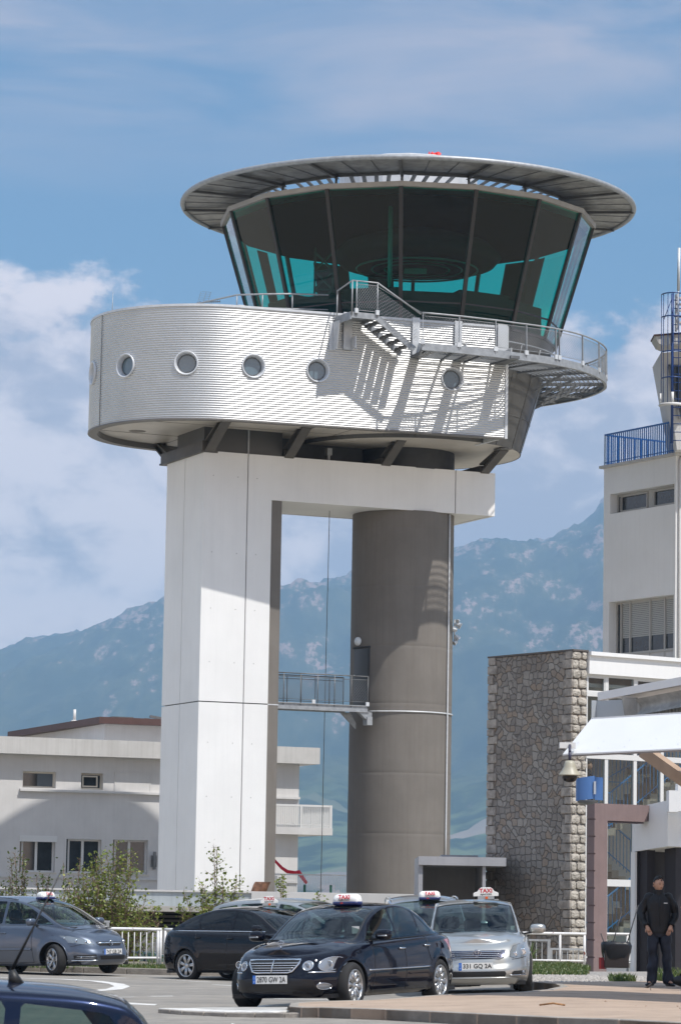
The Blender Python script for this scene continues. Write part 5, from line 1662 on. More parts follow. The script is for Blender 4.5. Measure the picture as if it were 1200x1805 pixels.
def shrub(name, label, x, y, w, h, nb, nl, seed, z0=-1.15, leaf=.075, spread=.5, lm=None, up=1.0, group='young shrubs behind the railing', inner=.35):
    rng = random.Random(seed)
    o = thing(name, label, 'shrub', (x, y, z0), group=group)
    st_ = MB(True); lf = MB()
    tips = []
    for b in range(nb):
        a = rng.uniform(0, 2 * pi); rr = w / 2 * sqrt(rng.random()); tx, ty = x + rr * cos(a), y + rr * sin(a) * .7
        tz = z0 + h * (1 - .45 * (rr / (w / 2)) ** 1.6 * up) * rng.uniform(.72, 1.0)
        p0 = Vector((x + rng.uniform(-.1, .1) * w, y + rng.uniform(-.1, .1) * w, z0)); p3 = Vector((tx, ty, tz))
        mid = p0.lerp(p3, .5) + Vector((rng.uniform(-.1, .1) * w, rng.uniform(-.1, .1) * w, .08 * h))
        pts = [p0.lerp(mid, t).lerp(mid.lerp(p3, t), t) for t in np.linspace(0, 1, 8)]
        st_.tube(pts, [.016 * (1 - .8 * t) + .003 for t in np.linspace(0, 1, 8)], 4)
        for t in np.linspace(inner, 1, max(3, int(h / .13))):
            q = p0.lerp(mid, t).lerp(mid.lerp(p3, t), t)
            tips.append((q, .2))
            for k in range(2):
                L_ = rng.uniform(.12, .38) * (1.15 - t * .6) * (.5 + w * .35); d = Vector((rng.gauss(0, 1), rng.gauss(0, 1), rng.uniform(.0, 1.3))).normalized() * L_
                st_.tube([q, q + d * .6, q + d], [.006, .004, .002], 3); tips += [(q + d * f, .1) for f in (.45, .75, 1.0)]
    for i in range(nl):
        q, s = tips[rng.randrange(len(tips))]
        c = q + Vector((rng.gauss(0, 1), rng.gauss(0, 1), rng.gauss(0, .8))) * s * spread
        l = leaf * rng.uniform(.5, 1.25); d = Vector((rng.gauss(0, 1), rng.gauss(0, 1), rng.gauss(.1, .7))).normalized(); n_ = d.cross(Vector((rng.gauss(0, 1), rng.gauss(0, 1), rng.gauss(0, 1)))).normalized(); sd = n_ * l * .36
        up_ = d.cross(n_) * l * .08
        lf.add([c, c + d * l * .35 + sd + up_, c + d * l * .7 + sd * .75 + up_, c + d * l, c + d * l * .7 - sd * .75 + up_, c + d * l * .35 - sd + up_], [(0, 1, 2, 3), (0, 3, 4, 5)])
    st_.build('stem', M_STEM, o, fixn=False); lf.build('foliage', lm or M_LEAF, o, fixn=False)
    return o


shrub('shrub', 'sparse sapling with bare stems, leftmost of the shrubs', -8.05, 82, 1.2, 4.35, 9, 620, 21, inner=.5, leaf=.085, spread=.6, lm=M_LEAF2, up=.4)
shrub('shrub', 'thin twiggy sapling behind the roof of the grey minivan', -7.15, 81, .9, 3.95, 7, 420, 22, inner=.45, leaf=.085, spread=.6, lm=M_LEAF2, up=.5)
shrub('shrub', 'leaning thin sapling left of the big round bush', -6.55, 81.5, .8, 4.1, 6, 230, 29, inner=.55, leaf=.08, spread=.6, lm=M_LEAF2, up=.5)
shrub('shrub', 'large dense round green bush left of the white tower leg', -5.55, 80, 2.7, 4.25, 50, 9000, 23, inner=.15, leaf=.08, spread=.75)
shrub('shrub', 'bushy green shrub at the foot of the white tower leg', -2.95, 81, 2.0, 4.25, 36, 4800, 24, inner=.2, leaf=.085, spread=.7)
shrub('shrub', 'thin leafy sapling in front of the red tube', -1.28, 82, .6, 3.55, 8, 950, 25, inner=.3, leaf=.09, spread=.5)
shrub('shrub', 'forked thin sapling just left of the round tower shaft', -.42, 82, .85, 3.95, 7, 950, 26, inner=.35, leaf=.09, spread=.5)
shrub('shrub', 'low sapling between the black taxi roof sign and the shaft', -.85, 81, .5, 3.1, 6, 380, 27, inner=.3, leaf=.085, spread=.5)


def yucca(label, x, y, z, n, L_, seed, m, a0=0, a1=2 * pi):
    rng = random.Random(seed); o = thing('yucca', label, 'plant', (x, y, z)); mb = MB()
    for i in range(n):
        a = rng.uniform(a0, a1); e = rng.uniform(.15, 1.35); l = L_ * rng.uniform(.6, 1.1); p = Vector((x, y, z)); d = Vector((cos(a) * cos(e), sin(a) * cos(e), sin(e))); s = Vector((-sin(a), cos(a), 0)); Lf, Rt = [], []
        for k in range(7):
            t = k / 6; q = p + d * l * t - Vector((0, 0, .55 * l * t * t * cos(e))); w = .024 * (1 - t) * (.5 + 2 * min(t, .25)) + .001; Lf.append(q + s * w); Rt.append(q - s * w)
        mb.grid([Lf, Rt], smooth=False)
    mb.build('leaves', m, o, fixn=False)


yucca('spiky yellow green plant behind the silver taxi by the stone wall', 4.75, 79.6, .15, 90, .85, 3, M_GRASS)
yucca('pale yellow green spiky plant behind the white railing', -4.25, 78, -.2, 60, .85, 4, M_GRASS)

# ---- litter bin with sweeping tools
gb = gz(5.9) + .12
bn = thing('litter_bin', 'black bag lined litter cart with two long handled tools under the mauve portal', 'bin', (6.2, 70.0, gb))
Xb = lambda x, y, z: (6.02 + x, 69.5 + y, gb + z)
mb = MB(); mb.prism([(-.26, -.18), (.26, -.18), (.26, .18), (-.26, .18)], 0.03, .46, Xb); mb.build('body', mat('bin_mat', (.02, .012, .009), .6), bn, bevel=.02)
mb = MB(True); rows = []
rng = random.Random(4)
for z, r in ((.22, .27), (.3, .29), (.38, .31), (.50, .325), (.56, .31), (.57, .22), (.5, .2)):
    rows.append([Xb(r * (1 if abs(cos(t)) > .1 else 1) * math.copysign(abs(cos(t)) ** .6, cos(t)) * rng.uniform(.94, 1.04), r * .72 * math.copysign(abs(sin(t)) ** .6, sin(t)) * rng.uniform(.94, 1.04), z + rng.uniform(-.02, .02) + (.03 * sin(3 * t) if z < .3 else 0)) for t in np.linspace(0, 2 * pi, 28, endpoint=False)])
mb.grid(rows, closed=True); mb.build('bag', mat('bag_mat', (.003, .0035, .006), .42), bn)
mb = MB(True); mb.tube([Xb(-.22, 0, .0), Xb(.12, .05, 1.22)], .013, 6); mb.tube([Xb(.22, 0, .5), Xb(.47, .05, 1.36)], .013, 6); mb.tube([Xb(-.33, -.05, .75), Xb(-.22, 0, .45), Xb(-.3, -.05, .2)], .012, 5); mb.build_each('handle', mat('tool_mat', (.02, .018, .02), .5), bn)
mb = MB(); mb.box(-.36, -.24, -.1, .1, 0, .24, Xb); mb.build('dustpan', mat('bin_red_mat', (.22, .012, .015), .5), bn)
mb = MB(); mb.add([Xb(-.28, -.12, .42), Xb(-.2, -.14, .2), Xb(-.26, -.13, .16)], [(0, 1, 2)]); mb.build('rag', M_WHITE, bn)

# ---- dome camera hanging at the canopy corner
dc = thing('dome_camera', 'cream bell shaped dome camera hanging below the canopy corner', 'camera', (3.21, 44.6, 3.17))
mb = MB(True); mb.lathe([(.001, 3.445), (.055, 3.44), (.075, 3.40), (.085, 3.36), (.105, 3.31), (.145, 3.255), (.152, 3.245), (.150, 3.235), (.10, 3.235)], 32, (3.21, 44.6, 0)); mb.build('housing', mat('cream_plastic_mat', (.36, .34, .27), .45), dc)
mb = MB(True); mb.lathe([(.108, 3.237), (.105, 3.20), (.085, 3.165), (.05, 3.145), (.001, 3.14)], 24, (3.21, 44.6, 0)); mb.build('dome', mat('smoked_mat', (.01, .008, .008), .08), dc)
mb = MB(True); mb.tube([(3.21, 44.6, 3.44), (3.21, 44.6, 3.56)], .022, 8); mb.tube([(3.21, 44.6, 3.56), (3.22, 44.75, 3.66)], .02, 8); mb.build('bracket', mat('camera_bracket_mat', (.03, .03, .06), .5), dc)
mb = MB(); mb.box(3.08, 3.3, 44.75, 44.85, 3.62, 3.70); mb.build('arm', M_FRAMEW, dc)

# ---- blue curved metal lamp on the portal
bl2 = thing('wall_lamp', 'blue curved metal lamp on top of the mauve portal', 'lamp', (5.57, 71, 3.8))
mb = MB(True); cx, cy = 5.49, 71.0
rows = []
for z in (3.86, 4.36): rows.append([(cx + .235 * cos(t), cy - .2 * sin(t) + .1, z + (.035 * cos(t))) for t in np.linspace(pi, 0.25 * pi, 14)] + [(5.66, 70.95, z), (5.84, 71.0, z - .01)])
mb.grid(rows); mb.build('shade', mat('blue_metal_mat', (.07, .17, .40), .38, metal=.2), bl2, fixn=False)
mb = MB(True); mb.lathe([(.21, 3.85), (.2, 3.80), (.12, 3.76), (.001, 3.75)], 20, (cx, cy + .08, 0)); mb.build('glass', mat('lamp_under_mat', (.13, .14, .15), .3), bl2)
mb = MB(); mb.box(5.63, 5.68, 70.9, 70.93, 3.98, 4.26); mb.build('label_plate', mat('plate_mat', (.42, .45, .5), .5), bl2)
# ================================================================== cars
def lut(tab):
    xs = [p[0] for p in tab]; ys = [p[1] for p in tab]
    if xs[0] > xs[-1]: xs = xs[::-1]; ys = ys[::-1]
    xa, ya = np.array(xs, float), np.array(ys, float)
    # smooth monotone-ish interpolation (Catmull slopes, clamped)
    d = np.diff(ya) / np.diff(xa); m = np.zeros(len(xa)); m[0], m[-1] = d[0], d[-1]
    for i in range(1, len(xa) - 1): m[i] = 0 if d[i - 1] * d[i] <= 0 else 2 * d[i - 1] * d[i] / (d[i - 1] + d[i])

    def f(x):
        x = min(max(x, xa[0]), xa[-1]); i = int(np.searchsorted(xa, x) - 1); i = min(max(i, 0), len(xa) - 2)
        h = xa[i + 1] - xa[i]; t = (x - xa[i]) / h
        return float((2 * t ** 3 - 3 * t ** 2 + 1) * ya[i] + (t ** 3 - 2 * t ** 2 + t) * h * m[i] + (-2 * t ** 3 + 3 * t ** 2) * ya[i + 1] + (t ** 3 - t ** 2) * h * m[i + 1])
    return f


def poly_sd(poly):
    """signed distance to a polygon, negative inside"""
    P = [tuple(p) for p in poly]

    def f(x, y):
        d = 1e9; ins = False; n = len(P)
        for i in range(n):
            (ax, ay), (bx, by) = P[i], P[(i + 1) % n]
            ex, ey = bx - ax, by - ay; wx, wy = x - ax, y - ay
            t = max(0, min(1, (wx * ex + wy * ey) / (ex * ex + ey * ey + 1e-12)))
            d = min(d, (wx - ex * t) ** 2 + (wy - ey * t) ** 2)
            if (ay > y) != (by > y) and x < (bx - ax) * (y - ay) / (by - ay) + ax: ins = not ins
        return -sqrt(d) if ins else sqrt(d)
    return f


class Soup:
    """triangles whose vertices carry (x, y, z, a, b); can be cut by a scalar field"""

    def __init__(s, tris=None): s.t = tris or []

    @staticmethod
    def grid(rows):
        o = Soup()
        for i in range(len(rows) - 1):
            for k in range(len(rows[0]) - 1):
                a, b, c, d = rows[i][k], rows[i][k + 1], rows[i + 1][k + 1], rows[i + 1][k]
                o.t.append((a, b, c)); o.t.append((a, c, d))
        return o

    def split(s, f, box=None):
        """returns (inside f<0, outside f>=0)"""
        ins, out = [], []
        cache = {}

        def val(v):
            r = cache.get(v)
            if r is None: r = cache[v] = f(v)
            return r
        for t in s.t:
            if box and not box(t): out.append(t); continue
            v = [val(p) for p in t]; neg = [q < 0 for q in v]
            if all(neg): ins.append(t); continue
            if not any(neg): out.append(t); continue
            A, B = [], []
            for i in range(3):
                p, q = t[i], t[(i + 1) % 3]; vp, vq = v[i], v[(i + 1) % 3]
                (A if vp < 0 else B).append(p)
                if (vp < 0) != (vq < 0):
                    w = vp / (vp - vq); m = tuple(round(p[j] + (q[j] - p[j]) * w, 6) for j in range(5)); A.append(m); B.append(m)
            for L_, dst in ((A, ins), (B, out)):
                for i in range(1, len(L_) - 1): dst.append((L_[0], L_[i], L_[i + 1]))
        return Soup(ins), Soup(out)

    def mesh(s, off=0.0, mirror=True, both=True):
        vi = {}; vs = []; fs = []
        for sg in ((1, -1) if mirror else (1,)):
            for t in s.t:
                f = []
                for p in t:
                    k = (round(p[0], 4), round(p[1] * sg, 4), round(p[2], 4))
                    if k not in vi: vi[k] = len(vs); vs.append(k)
                    f.append(vi[k])
                if len(set(f)) == 3: fs.append(tuple(f) if sg > 0 else tuple(f[::-1]))
        if off:
            nrm = [Vector((0, 0, 0)) for _ in vs]
            for f in fs:
                a, b, c = (Vector(vs[i]) for i in f); n = (b - a).cross(c - a)
                for i in f: nrm[i] += n
            cen = Vector((0, 0, .7)); o = []
            for p, n in zip(vs, nrm):
                n = n.normalized() if n.length > 0 else Vector((0, 0, 0))
                if n.dot(Vector(p) - cen) < 0: n = -n
                o.append((p[0] + n.x * off, p[1] + n.y * off, p[2] + n.z * off))
            vs = o
        return vs, fs


M_TYRE = mat('tyre_mat', (.018, .018, .019), .85, bump=.2, bscale=120)
M_RIM = mat('rim_mat', (.52, .53, .54), .28, metal=.85)
M_CHROME = mat('chrome_mat', (.78, .79, .81), .12, metal=1.0)
M_TRIM = mat('black_trim_mat', (.012, .012, .013), .5)
M_SEATM = mat('seat_mat', (.022, .024, .027), .8)
M_CARGL = glassmat('car_glass_mat', (.46, .56, .53), 1.05, 0, 1.5)
M_CARGD = glassmat('dark_car_glass_mat', (.10, .12, .12), 1.3, 0, 1.55)
M_LENS = mat('lens_mat', (.27, .29, .32), .16, metal=.45, coat=.8)
M_REDL = mat('tail_lens_mat', (.42, .01, .015), .15, coat=.8)
M_PLATE = mat('plate_white_mat', (.74, .74, .72), .45)
M_PLBL = mat('plate_blue_mat', (.01, .13, .52), .45)
M_PLTX = mat('plate_text_mat', (.01, .01, .012), .5)


def carpaint(name, col, metal=.0, rough=.3):
    m = mat(name, col, rough, metal=metal, coat=1.0)
    b = m.node_tree.nodes['Principled BSDF']; b.inputs['Specular IOR Level'].default_value = .5 if metal > .3 else 0.0; b.inputs['Coat IOR'].default_value = 1.5 if metal > .3 else 1.42; b.inputs['Coat Roughness'].default_value = .035
    return m


def make_wheel(parent, x, y, r, style, steer=0.0, side=1, w=.205, rimr=.70):
    o = bpy.data.objects.new('wheel', None); COL.objects.link(o); o.parent = parent; o.location = (x, y, r); o.rotation_euler = (0, 0, steer)
    s = side
    mb = MB(True); R = r; ri = R * rimr
    prof = [(ri, -w / 2 + .01), (ri + .015, -w / 2), (R - .03, -w / 2 - .002), (R - .012, -w / 2 + .02), (R, -w / 2 + .045), (R, w / 2 - .045), (R - .012, w / 2 - .02), (R - .03, w / 2 + .002), (ri + .015, w / 2), (ri, w / 2 - .01)]
    mb.lathe(prof, 40, axis='Y')
    mb.build('tyre', M_TYRE, o, local=True)
    mb = MB(True); yo = s * (w / 2)
    mb.lathe([(ri + .004, yo - s * .012), (ri - .006, yo + s * .002), (ri - .018, yo - s * .008), (ri - .03, yo - s * .06), (ri - .035, yo - s * .15)], 40, axis='Y')
    mb.lathe([(.001, yo - s * .012), (.03, yo - s * .014), (.062, yo - s * .03), (.07, yo - s * .07)], 20, axis='Y')
    n = style
    for k in range(n):
        a = 2 * pi * k / n + .1
        for da in ((-.055, .055) if n in (7, 10) and style == 7 else (0,)):
            a2 = a + da * 1.6
            wd0, wd1 = (.022, .034) if n >= 9 else ((.018, .016) if n == 7 else (.028, .05))
            c, s_ = cos(a2), sin(a2); px, pz = -s_, c
            for (r0, r1, w0, w1) in ((.05, ri - .012, wd0, wd1),):
                y0, y1, y2 = yo - s * .018, yo - s * .012, yo - s * .06
                q = [(r0 * c - px * w0, y0, r0 * s_ - pz * w0), (r0 * c + px * w0, y0, r0 * s_ + pz * w0), (r1 * c + px * w1, y1, r1 * s_ + pz * w1), (r1 * c - px * w1, y1, r1 * s_ - pz * w1)]
                mb.hexa([(p[0], y2, p[2]) for p in q] + q)
            if n == 5:      # forked outer ends
                for dd in (-.22, .22):
                    e = a + dd; mb.beam((.13 * c, yo - s * .03, .13 * s_), ((ri - .012) * cos(e), yo - s * .018, (ri - .012) * sin(e)), .03, .03, up=(0, 1, 0))
    mb.build('rim', M_RIM, o, local=True)
    mb = MB(); mb.lathe([(.001, yo - s * .10), (ri - .02, yo - s * .10)], 24, axis='Y', smooth=False); mb.lathe([(.001, -yo), (ri, -yo)], 24, axis='Y', smooth=False); mb.build('brake_disc', mat('brake_mat', (.05, .05, .05), .6, metal=.4), o, local=True)
    return o


def make_seat(parent, x, y, z=.32, h=.62, w=.5, rear=False):
    mb = MB(True)

    def rb(cx, cy, cz, sx, sy, sz, tilt=0):
        vs = []; rows = []
        for i in range(9):
            ph = -pi / 2 + pi * i / 8; row = []
            for k in range(16):
                th = 2 * pi * k / 16
                f = lambda v, e: math.copysign(abs(v) ** e, v)
                X = sx * f(cos(ph), .5) * f(cos(th), .5); Y = sy * f(cos(ph), .5) * f(sin(th), .5); Z = sz * f(sin(ph), .6)
                row.append((cx + X * cos(tilt) - Z * sin(tilt), cy + Y, cz + Z * cos(tilt) + X * sin(tilt)))
            rows.append(row)
        mb.grid(rows, closed=True)
    rb(x + .1, y, z + .1, .27, w / 2, .1)
    rb(x - .2, y, z + .1 + h / 2, .08, w / 2 * .96, h / 2, .25)
    rb(x - .36, y, z + .1 + h + .1, .05, .14, .10, .15)
    mb.tube([(x - .33, y - .06, z + h), (x - .34, y - .06, z + h + .12)], .008, 4); mb.tube([(x - .33, y + .06, z + h), (x - .34, y + .06, z + h + .12)], .008, 4)
    return mb.build('seat', M_SEATM, parent, local=True)


def plate(parent, pos, normal_yaw, text, w=.52, h=.112, tilt=0.0, blue=True, scale=.098):
    o = bpy.data.objects.new('number_plate', None); COL.objects.link(o); o.parent = parent; o.location = pos; o.rotation_euler = (pi / 2 + tilt, 0, normal_yaw + pi / 2)
    mb = MB(); mb.box(-w / 2, w / 2, -h / 2, h / 2, -.006, 0); mb.build('plate', M_PLATE, o, local=True)
    if blue:
        mb = MB(); mb.box(-w / 2, -w / 2 + .045, -h / 2, h / 2, .0, .0015); mb.build('blue_band', M_PLBL, o, local=True)
        mb = MB(); vs, fs = text_mesh('F', .035, 0); mb.add([(x - w / 2 + .022, y - .03, .003) for x, y, z in vs], fs)
        for k in range(8): a = k * pi / 4; mb.box(-w / 2 + .022 + .012 * cos(a) - .002, -w / 2 + .022 + .012 * cos(a) + .002, .02 + .012 * sin(a) - .002, .02 + .012 * sin(a) + .002, .002, .003)
        mb.build('band_mark', M_PLATE, o, local=True)
    mb = MB(); vs, fs = text_mesh(text, scale, 0, .0016)
    xs = [v[0] for v in vs]; k = (w - (.085 if blue else .04)) / (max(xs) - min(xs)); k = min(k, 1.0)
    ys = [v[1] for v in vs]; cy = (max(ys) + min(ys)) / 2; cx = (max(xs) + min(xs)) / 2; ky = .078 / (max(ys) - min(ys))
    mb.add([((x - cx) * k + (.022 if blue else 0), (y - cy) * ky, .003) for x, y, z in vs], fs); mb.build('characters', M_PLTX, o, local=True)
    return o


def taxi_sign(parent, pos, yaw=0.0, w=.42, style=0, back=False):
    """roof sign: white lamp body over a blue base, red TAXI"""
    o = bpy.data.objects.new('taxi_sign', None); COL.objects.link(o); o.parent = parent; o.location = pos; o.rotation_euler = (0, 0, yaw)
    h = .135
    if style == 2:
        out = [(-.20, 0), (.20, 0), (.20, .05), (.17, .065), (.135, .075), (.105, .12), (.07, .14), (-.07, .14), (-.105, .12), (-.135, .075), (-.17, .065), (-.20, .05)]
        mb = MB(); mb.prism(out, -.035, .035, lambda x, y, z: (z, x * w / .42, y + .05)); mb.build('lamp_body', mat('sign_white_mat', (.80, .80, .78), .35), o, local=True, bevel=.006)
        mb = MB(); mb.box(-.04, .04, -.13, .13, .0, .05); mb.box(-.1, .1, .13, .2, -.012, .004); mb.box(-.1, .1, -.2, -.13, -.012, .004); mb.build('base', mat('sign_base_mat', (.35, .36, .37), .5), o, local=True)
        mb = MB(); mb.box(.038, .046, -.01, .03, .01, .045); mb.build('orange_lamp', mat('orange_lamp_mat', (.8, .12, .01), .3), o, local=True)
        fx, ty, ay = .0365, .135, .08
    else:
        mb = MB(True); rows = []
        for zz, sx, sy in ((.03, .10, 1.0), (.06, .105, 1.0), (.10, .09, .95), (.125, .065, .86), (.138, .03, .72), (.14, .001, .5)):
            rows.append([(sx * math.copysign(abs(cos(t)) ** .45, cos(t)), w / 2 * sy * math.copysign(abs(sin(t)) ** .35, sin(t)), zz) for t in np.linspace(0, 2 * pi, 36, endpoint=False)])
        mb.grid(rows, closed=True); mb.build('lamp_body', mat('sign_white_mat', (.80, .80, .78), .35), o, local=True)
        mb = MB(True); rows = []
        for zz, sx, sy in ((-.02, .10, .98), (.0, .115, 1.03), (.03, .112, 1.02), (.032, .05, .9)):
            rows.append([(sx * math.copysign(abs(cos(t)) ** .45, cos(t)), w / 2 * sy * math.copysign(abs(sin(t)) ** .35, sin(t)), zz) for t in np.linspace(0, 2 * pi, 36, endpoint=False)])
        mb.grid(rows, closed=True); mb.build('base', mat('sign_blue_mat', (.012, .02, .11), .3, coat=.5), o, local=True)
        mb = MB(); mb.box(.112, .118, -.06, -.02, .0, .022); mb.build('indicator_lamp', M_REDL, o, local=True)
        fx, ty, ay = .112, .095, .055
    red = mat('sign_red_mat', (.55, .01, .03), .5)
    sl = .0 if style == 2 else .30
    for sg in ((1, -1) if back else (1,)):
        mb = MB(); vs, fs = text_mesh('TAXI', .088 if style == 2 else .078, 0, .003)
        mb.add([(sg * (fx - sl * y), sg * x * 1.05, ty + y) for x, y, z in vs], fs); mb.build('lettering', red, o, local=True, fixn=False)
        mb = MB(); vs, fs = text_mesh('AJACCIO', .036, 0, .001)
        mb.add([(sg * (fx + .003 + sl * .02), sg * x * 1.25, ay + y * .95) for x, y, z in vs], fs); mb.build('small_lettering', M_PLTX, o, local=True, fixn=False)
    return o


class Car:
    def __init__(s, c, loc, yaw, name, label, group=None, tilt=-.034):
        s.c = c
        s.root = thing(name, label, c.get('cat', 'taxi'), loc, yaw, group)
        # lean with the crossfall of the road
        hx, hy = cos(yaw), sin(yaw)
        n = Vector((tilt, 0, 1)).normalized(); f = Vector((hx, hy, 0)); f = (f - n * f.dot(n)).normalized(); l = n.cross(f)
        s.root.rotation_euler = Matrix((f, l, n)).transposed().to_euler()
        s.zs = lut(c['zs']); s.crown = lut(c['crown']); s.gt = lut(c['gt']); s.rw = lut(c['rw'])
        s.Wt = lut([(0, .89), (.06, .955), (.2, .985), (.42, 1.0), (.62, .992), (.8, .968), (.92, .945), (.975, .915), (1.0, .875)])
        s.Lf = lut(c['Lf']); s.Lr = lut(c['Lr']); s.W = c['W'] / 2; s.zb = c.get('zb', .17); s.nf, s.nr = c.get('nf', 3.6), c.get('nr', 4.2)
        s.paint = c['paint']

    def ring(s, cx, sy, t):
        n = s.nf if cx > 0 else s.nr; L_ = s.Lf(t) if cx > 0 else s.Lr(t)
        x = L_ * cx
        y = s.W * s.Wt(t) * sy
        z = s.zb + (s.zs(x) - s.zb) * t
        return x, y, z

    def side(s, x, z, off=0.0):
        t = (z - s.zb) / (s.zs(x) - s.zb); t = min(1, max(0, t)); n = s.nf if x > 0 else s.nr; L_ = s.Lf(t) if x > 0 else s.Lr(t)
        y = s.W * s.Wt(t) * max(0, 1 - min(1, abs(x / L_)) ** n) ** (1 / n)
        return (x, y + off, z)

    def front(s, y, z, off=0.0, sg=1):
        x = (s.c['Lf'][0][1]) * .97 * sg
        for _ in range(6):
            t = min(1, max(0, (z - s.zb) / (s.zs(x) - s.zb))); n = s.nf if sg > 0 else s.nr; L_ = s.Lf(t) if sg > 0 else s.Lr(t); W_ = s.W * s.Wt(t)
            x = sg * L_ * max(0, 1 - min(1, abs(y) / W_) ** n) ** (1 / n)
        return (x + sg * off, y, z)

    def tub(s):
        # superellipse sample, evenly spread
        dense = []
        for cx_n in (s.nf, s.nr):
            dense.append([(cos(t) ** (2 / cx_n), sin(t) ** (2 / cx_n)) for t in np.linspace(0, pi / 2, 400)])
        fr = dense[0]; re = [(-a, b) for a, b in dense[1]][::-1]
        pts = fr + re[1:]
        L0 = s.c['Lf'][0][1]; W0 = s.W
        d = [0]
        for p, q in zip(pts, pts[1:]): d.append(d[-1] + hypot((p[0] - q[0]) * L0, (p[1] - q[1]) * W0))
        n = 150; out = []; j = 0
        for i in range(n + 1):
            g_ = d[-1] * i / n
            while j < len(d) - 2 and d[j + 1] < g_: j += 1
            f = (g_ - d[j]) / (d[j + 1] - d[j] + 1e-12); out.append((pts[j][0] + (pts[j + 1][0] - pts[j][0]) * f, pts[j][1] + (pts[j + 1][1] - pts[j][1]) * f))
        ts = [0, .03, .07, .12, .18, .25, .32, .39, .46, .53, .6, .67, .73, .79, .84, .88, .915, .945, .97, .988, 1.0]
        rows = []
        fl = s.c.get('flare', .018)
        for cx, sy in out:
            row = []
            for t in ts:
                x, y, z = s.ring(cx, sy, t)
                for ax in s.c['axles']:
                    r = hypot(x - ax, z - s.c['wr']); g_ = math.exp(-((r - s.c['ar'] - .01) / .06) ** 2); y += fl * g_ * (1 if sy > .5 else 0)
                row.append((x, y, z, t, 0.))
            x1, y1, z1 = row[-1][:3]
            for q in (.04, .1, .18, .3, .45, .62, .8, 1.0):
                cr = s.crown(x1); z = z1 + cr * (1 - (1 - q) ** 2.4)
                for (xa, xb, yc, wd, hh) in s.c.get('creases', ()):
                    if xa < x1 < xb: z += hh * math.exp(-((y1 * (1 - q) - yc * (.8 + .2 * (xb - x1) / (xb - xa))) / wd) ** 2)
                row.append((x1, y1 * (1 - q), z, 1 + q, 0.))
            rows.append([tuple(round(v, 6) for v in p) for p in row])
        return Soup.grid(rows)

    def house(s):
        c = s.c; x0, x1 = c['gx']
        xs = sorted(set([round(v, 4) for v in np.linspace(x0, x1, 84)] + [x0 + .01, x0 + .03, x1 - .01, x1 - .03]))
        rows = []
        for x in xs:
            yb = s.side(x, s.zs(x) - .002)[1] * c.get('inset', .955); zb = s.zs(x) - .03
            zt = max(s.gt(x), zb + .005); yr = min(s.rw(x), yb)
            h = zt - zb; drop = min(c.get('drop', .055), h * .35); zr = zt - drop
            row = []
            for k in range(13):
                v = k / 12; y = yb + (yr - yb) * (v ** 1.25); z = zb + (zr - zb) * v
                row.append((x, y, z, x, v))
            for k in range(1, 12):
                q = k / 11; y = yr * (1 - q); z = zr + (zt - zr) * (1 - (1 - q) ** 2.6)
                row.append((x, y, z, x, 1 + q))
            out = []
            for (X, y, z, a, b) in row:
                hf = min(1, max(0, (x - c['hx'][0]) / .35)) if x > 0 else 0
                rf = min(1, max(0, (c['hx'][1] - x) / .35)) if x < 0 else 0
                e = 1 - min(1, abs(y) / (yb + 1e-6)) ** 2
                X = X + c.get('bow', .11) * hf * e - c.get('rbow', .08) * rf * e
                out.append((round(X, 6), round(y, 6), round(z, 6), round(a, 6), round(b, 6)))
            rows.append(out)
        return Soup.grid(rows)

    def patch(s, name, poly, fn, off, m, parent=None, mirror=False, res=.03, nz=None):
        """flat outline mapped onto the bodywork by fn(a, b) and lifted by off"""
        bm = bmesh.new(); vs = [bm.verts.new((a, b, 0)) for a, b in poly]; bm.faces.new(vs)
        a0, a1 = min(p[0] for p in poly), max(p[0] for p in poly); b0, b1 = min(p[1] for p in poly), max(p[1] for p in poly)
        for ax, lo, hi in (((1, 0, 0), a0, a1), ((0, 1, 0), b0, b1)):
            v = lo + res
            while v < hi - 1e-4:
                bmesh.ops.bisect_plane(bm, geom=bm.verts[:] + bm.edges[:] + bm.faces[:], plane_co=(v * ax[0], v * ax[1], 0), plane_no=ax); v += res
        mb = MB(True)
        bm.verts.index_update()
        pts = [fn(v.co.x, v.co.y, off) for v in bm.verts]; fs = [tuple(v.index for v in f.verts) for f in bm.faces]
        bm.free(); mb.add(pts, fs)
        if mirror: mb.add([(p[0], -p[1], p[2]) for p in pts], [f[::-1] for f in fs])
        return mb.build(name, m, parent or s.root, local=True)

    def build(s):
        c = s.c; R = s.root; P = s.paint
        tub = s.tub()
        wells = []
        for ax in c['axles']:
            f = lambda v, ax=ax: max(hypot(v[0] - ax, v[2] - c['wr']) - c['ar'], .5 * s.W - v[1])
            _, tub = tub.split(f)
        mb = MB(True); mb.add(*tub.mesh()); body = mb.build('body', P, R, local=True)
        # wheel wells and lips
        mb = MB(True); lip = MB(True)
        for ax in c['axles']:
            for sg in (1, -1):
                rows = []; Lp = []
                for t in np.linspace(-.35, pi + .35, 30):
                    x = ax + c['ar'] * cos(t); z = c['wr'] + c['ar'] * sin(t); z = max(z, s.zb); y = s.side(x, z)[1] + (c.get('flare', .018) if True else 0)
                    rows.append([(x, sg * (y - .004), z), (x, sg * (y - .12), z), (x, sg * .42, z)]); Lp.append((x, sg * (y - .006), z))
                mb.grid(rows)
                lip.tube(Lp, .012, 5)
        mb.build_each('wheel_well', M_TRIM, R, local=True, fixn=False); lip.build_each('arch_lip', P, R, local=True)
        mb = MB(); mb.box(-c['Lr'][0][1] * .9, c['Lf'][0][1] * .9, -s.W * .84, s.W * .84, s.zb - .005, s.zb + .05); mb.build('underbody', M_TRIM, R, local=True)
        # greenhouse
        g = s.house()
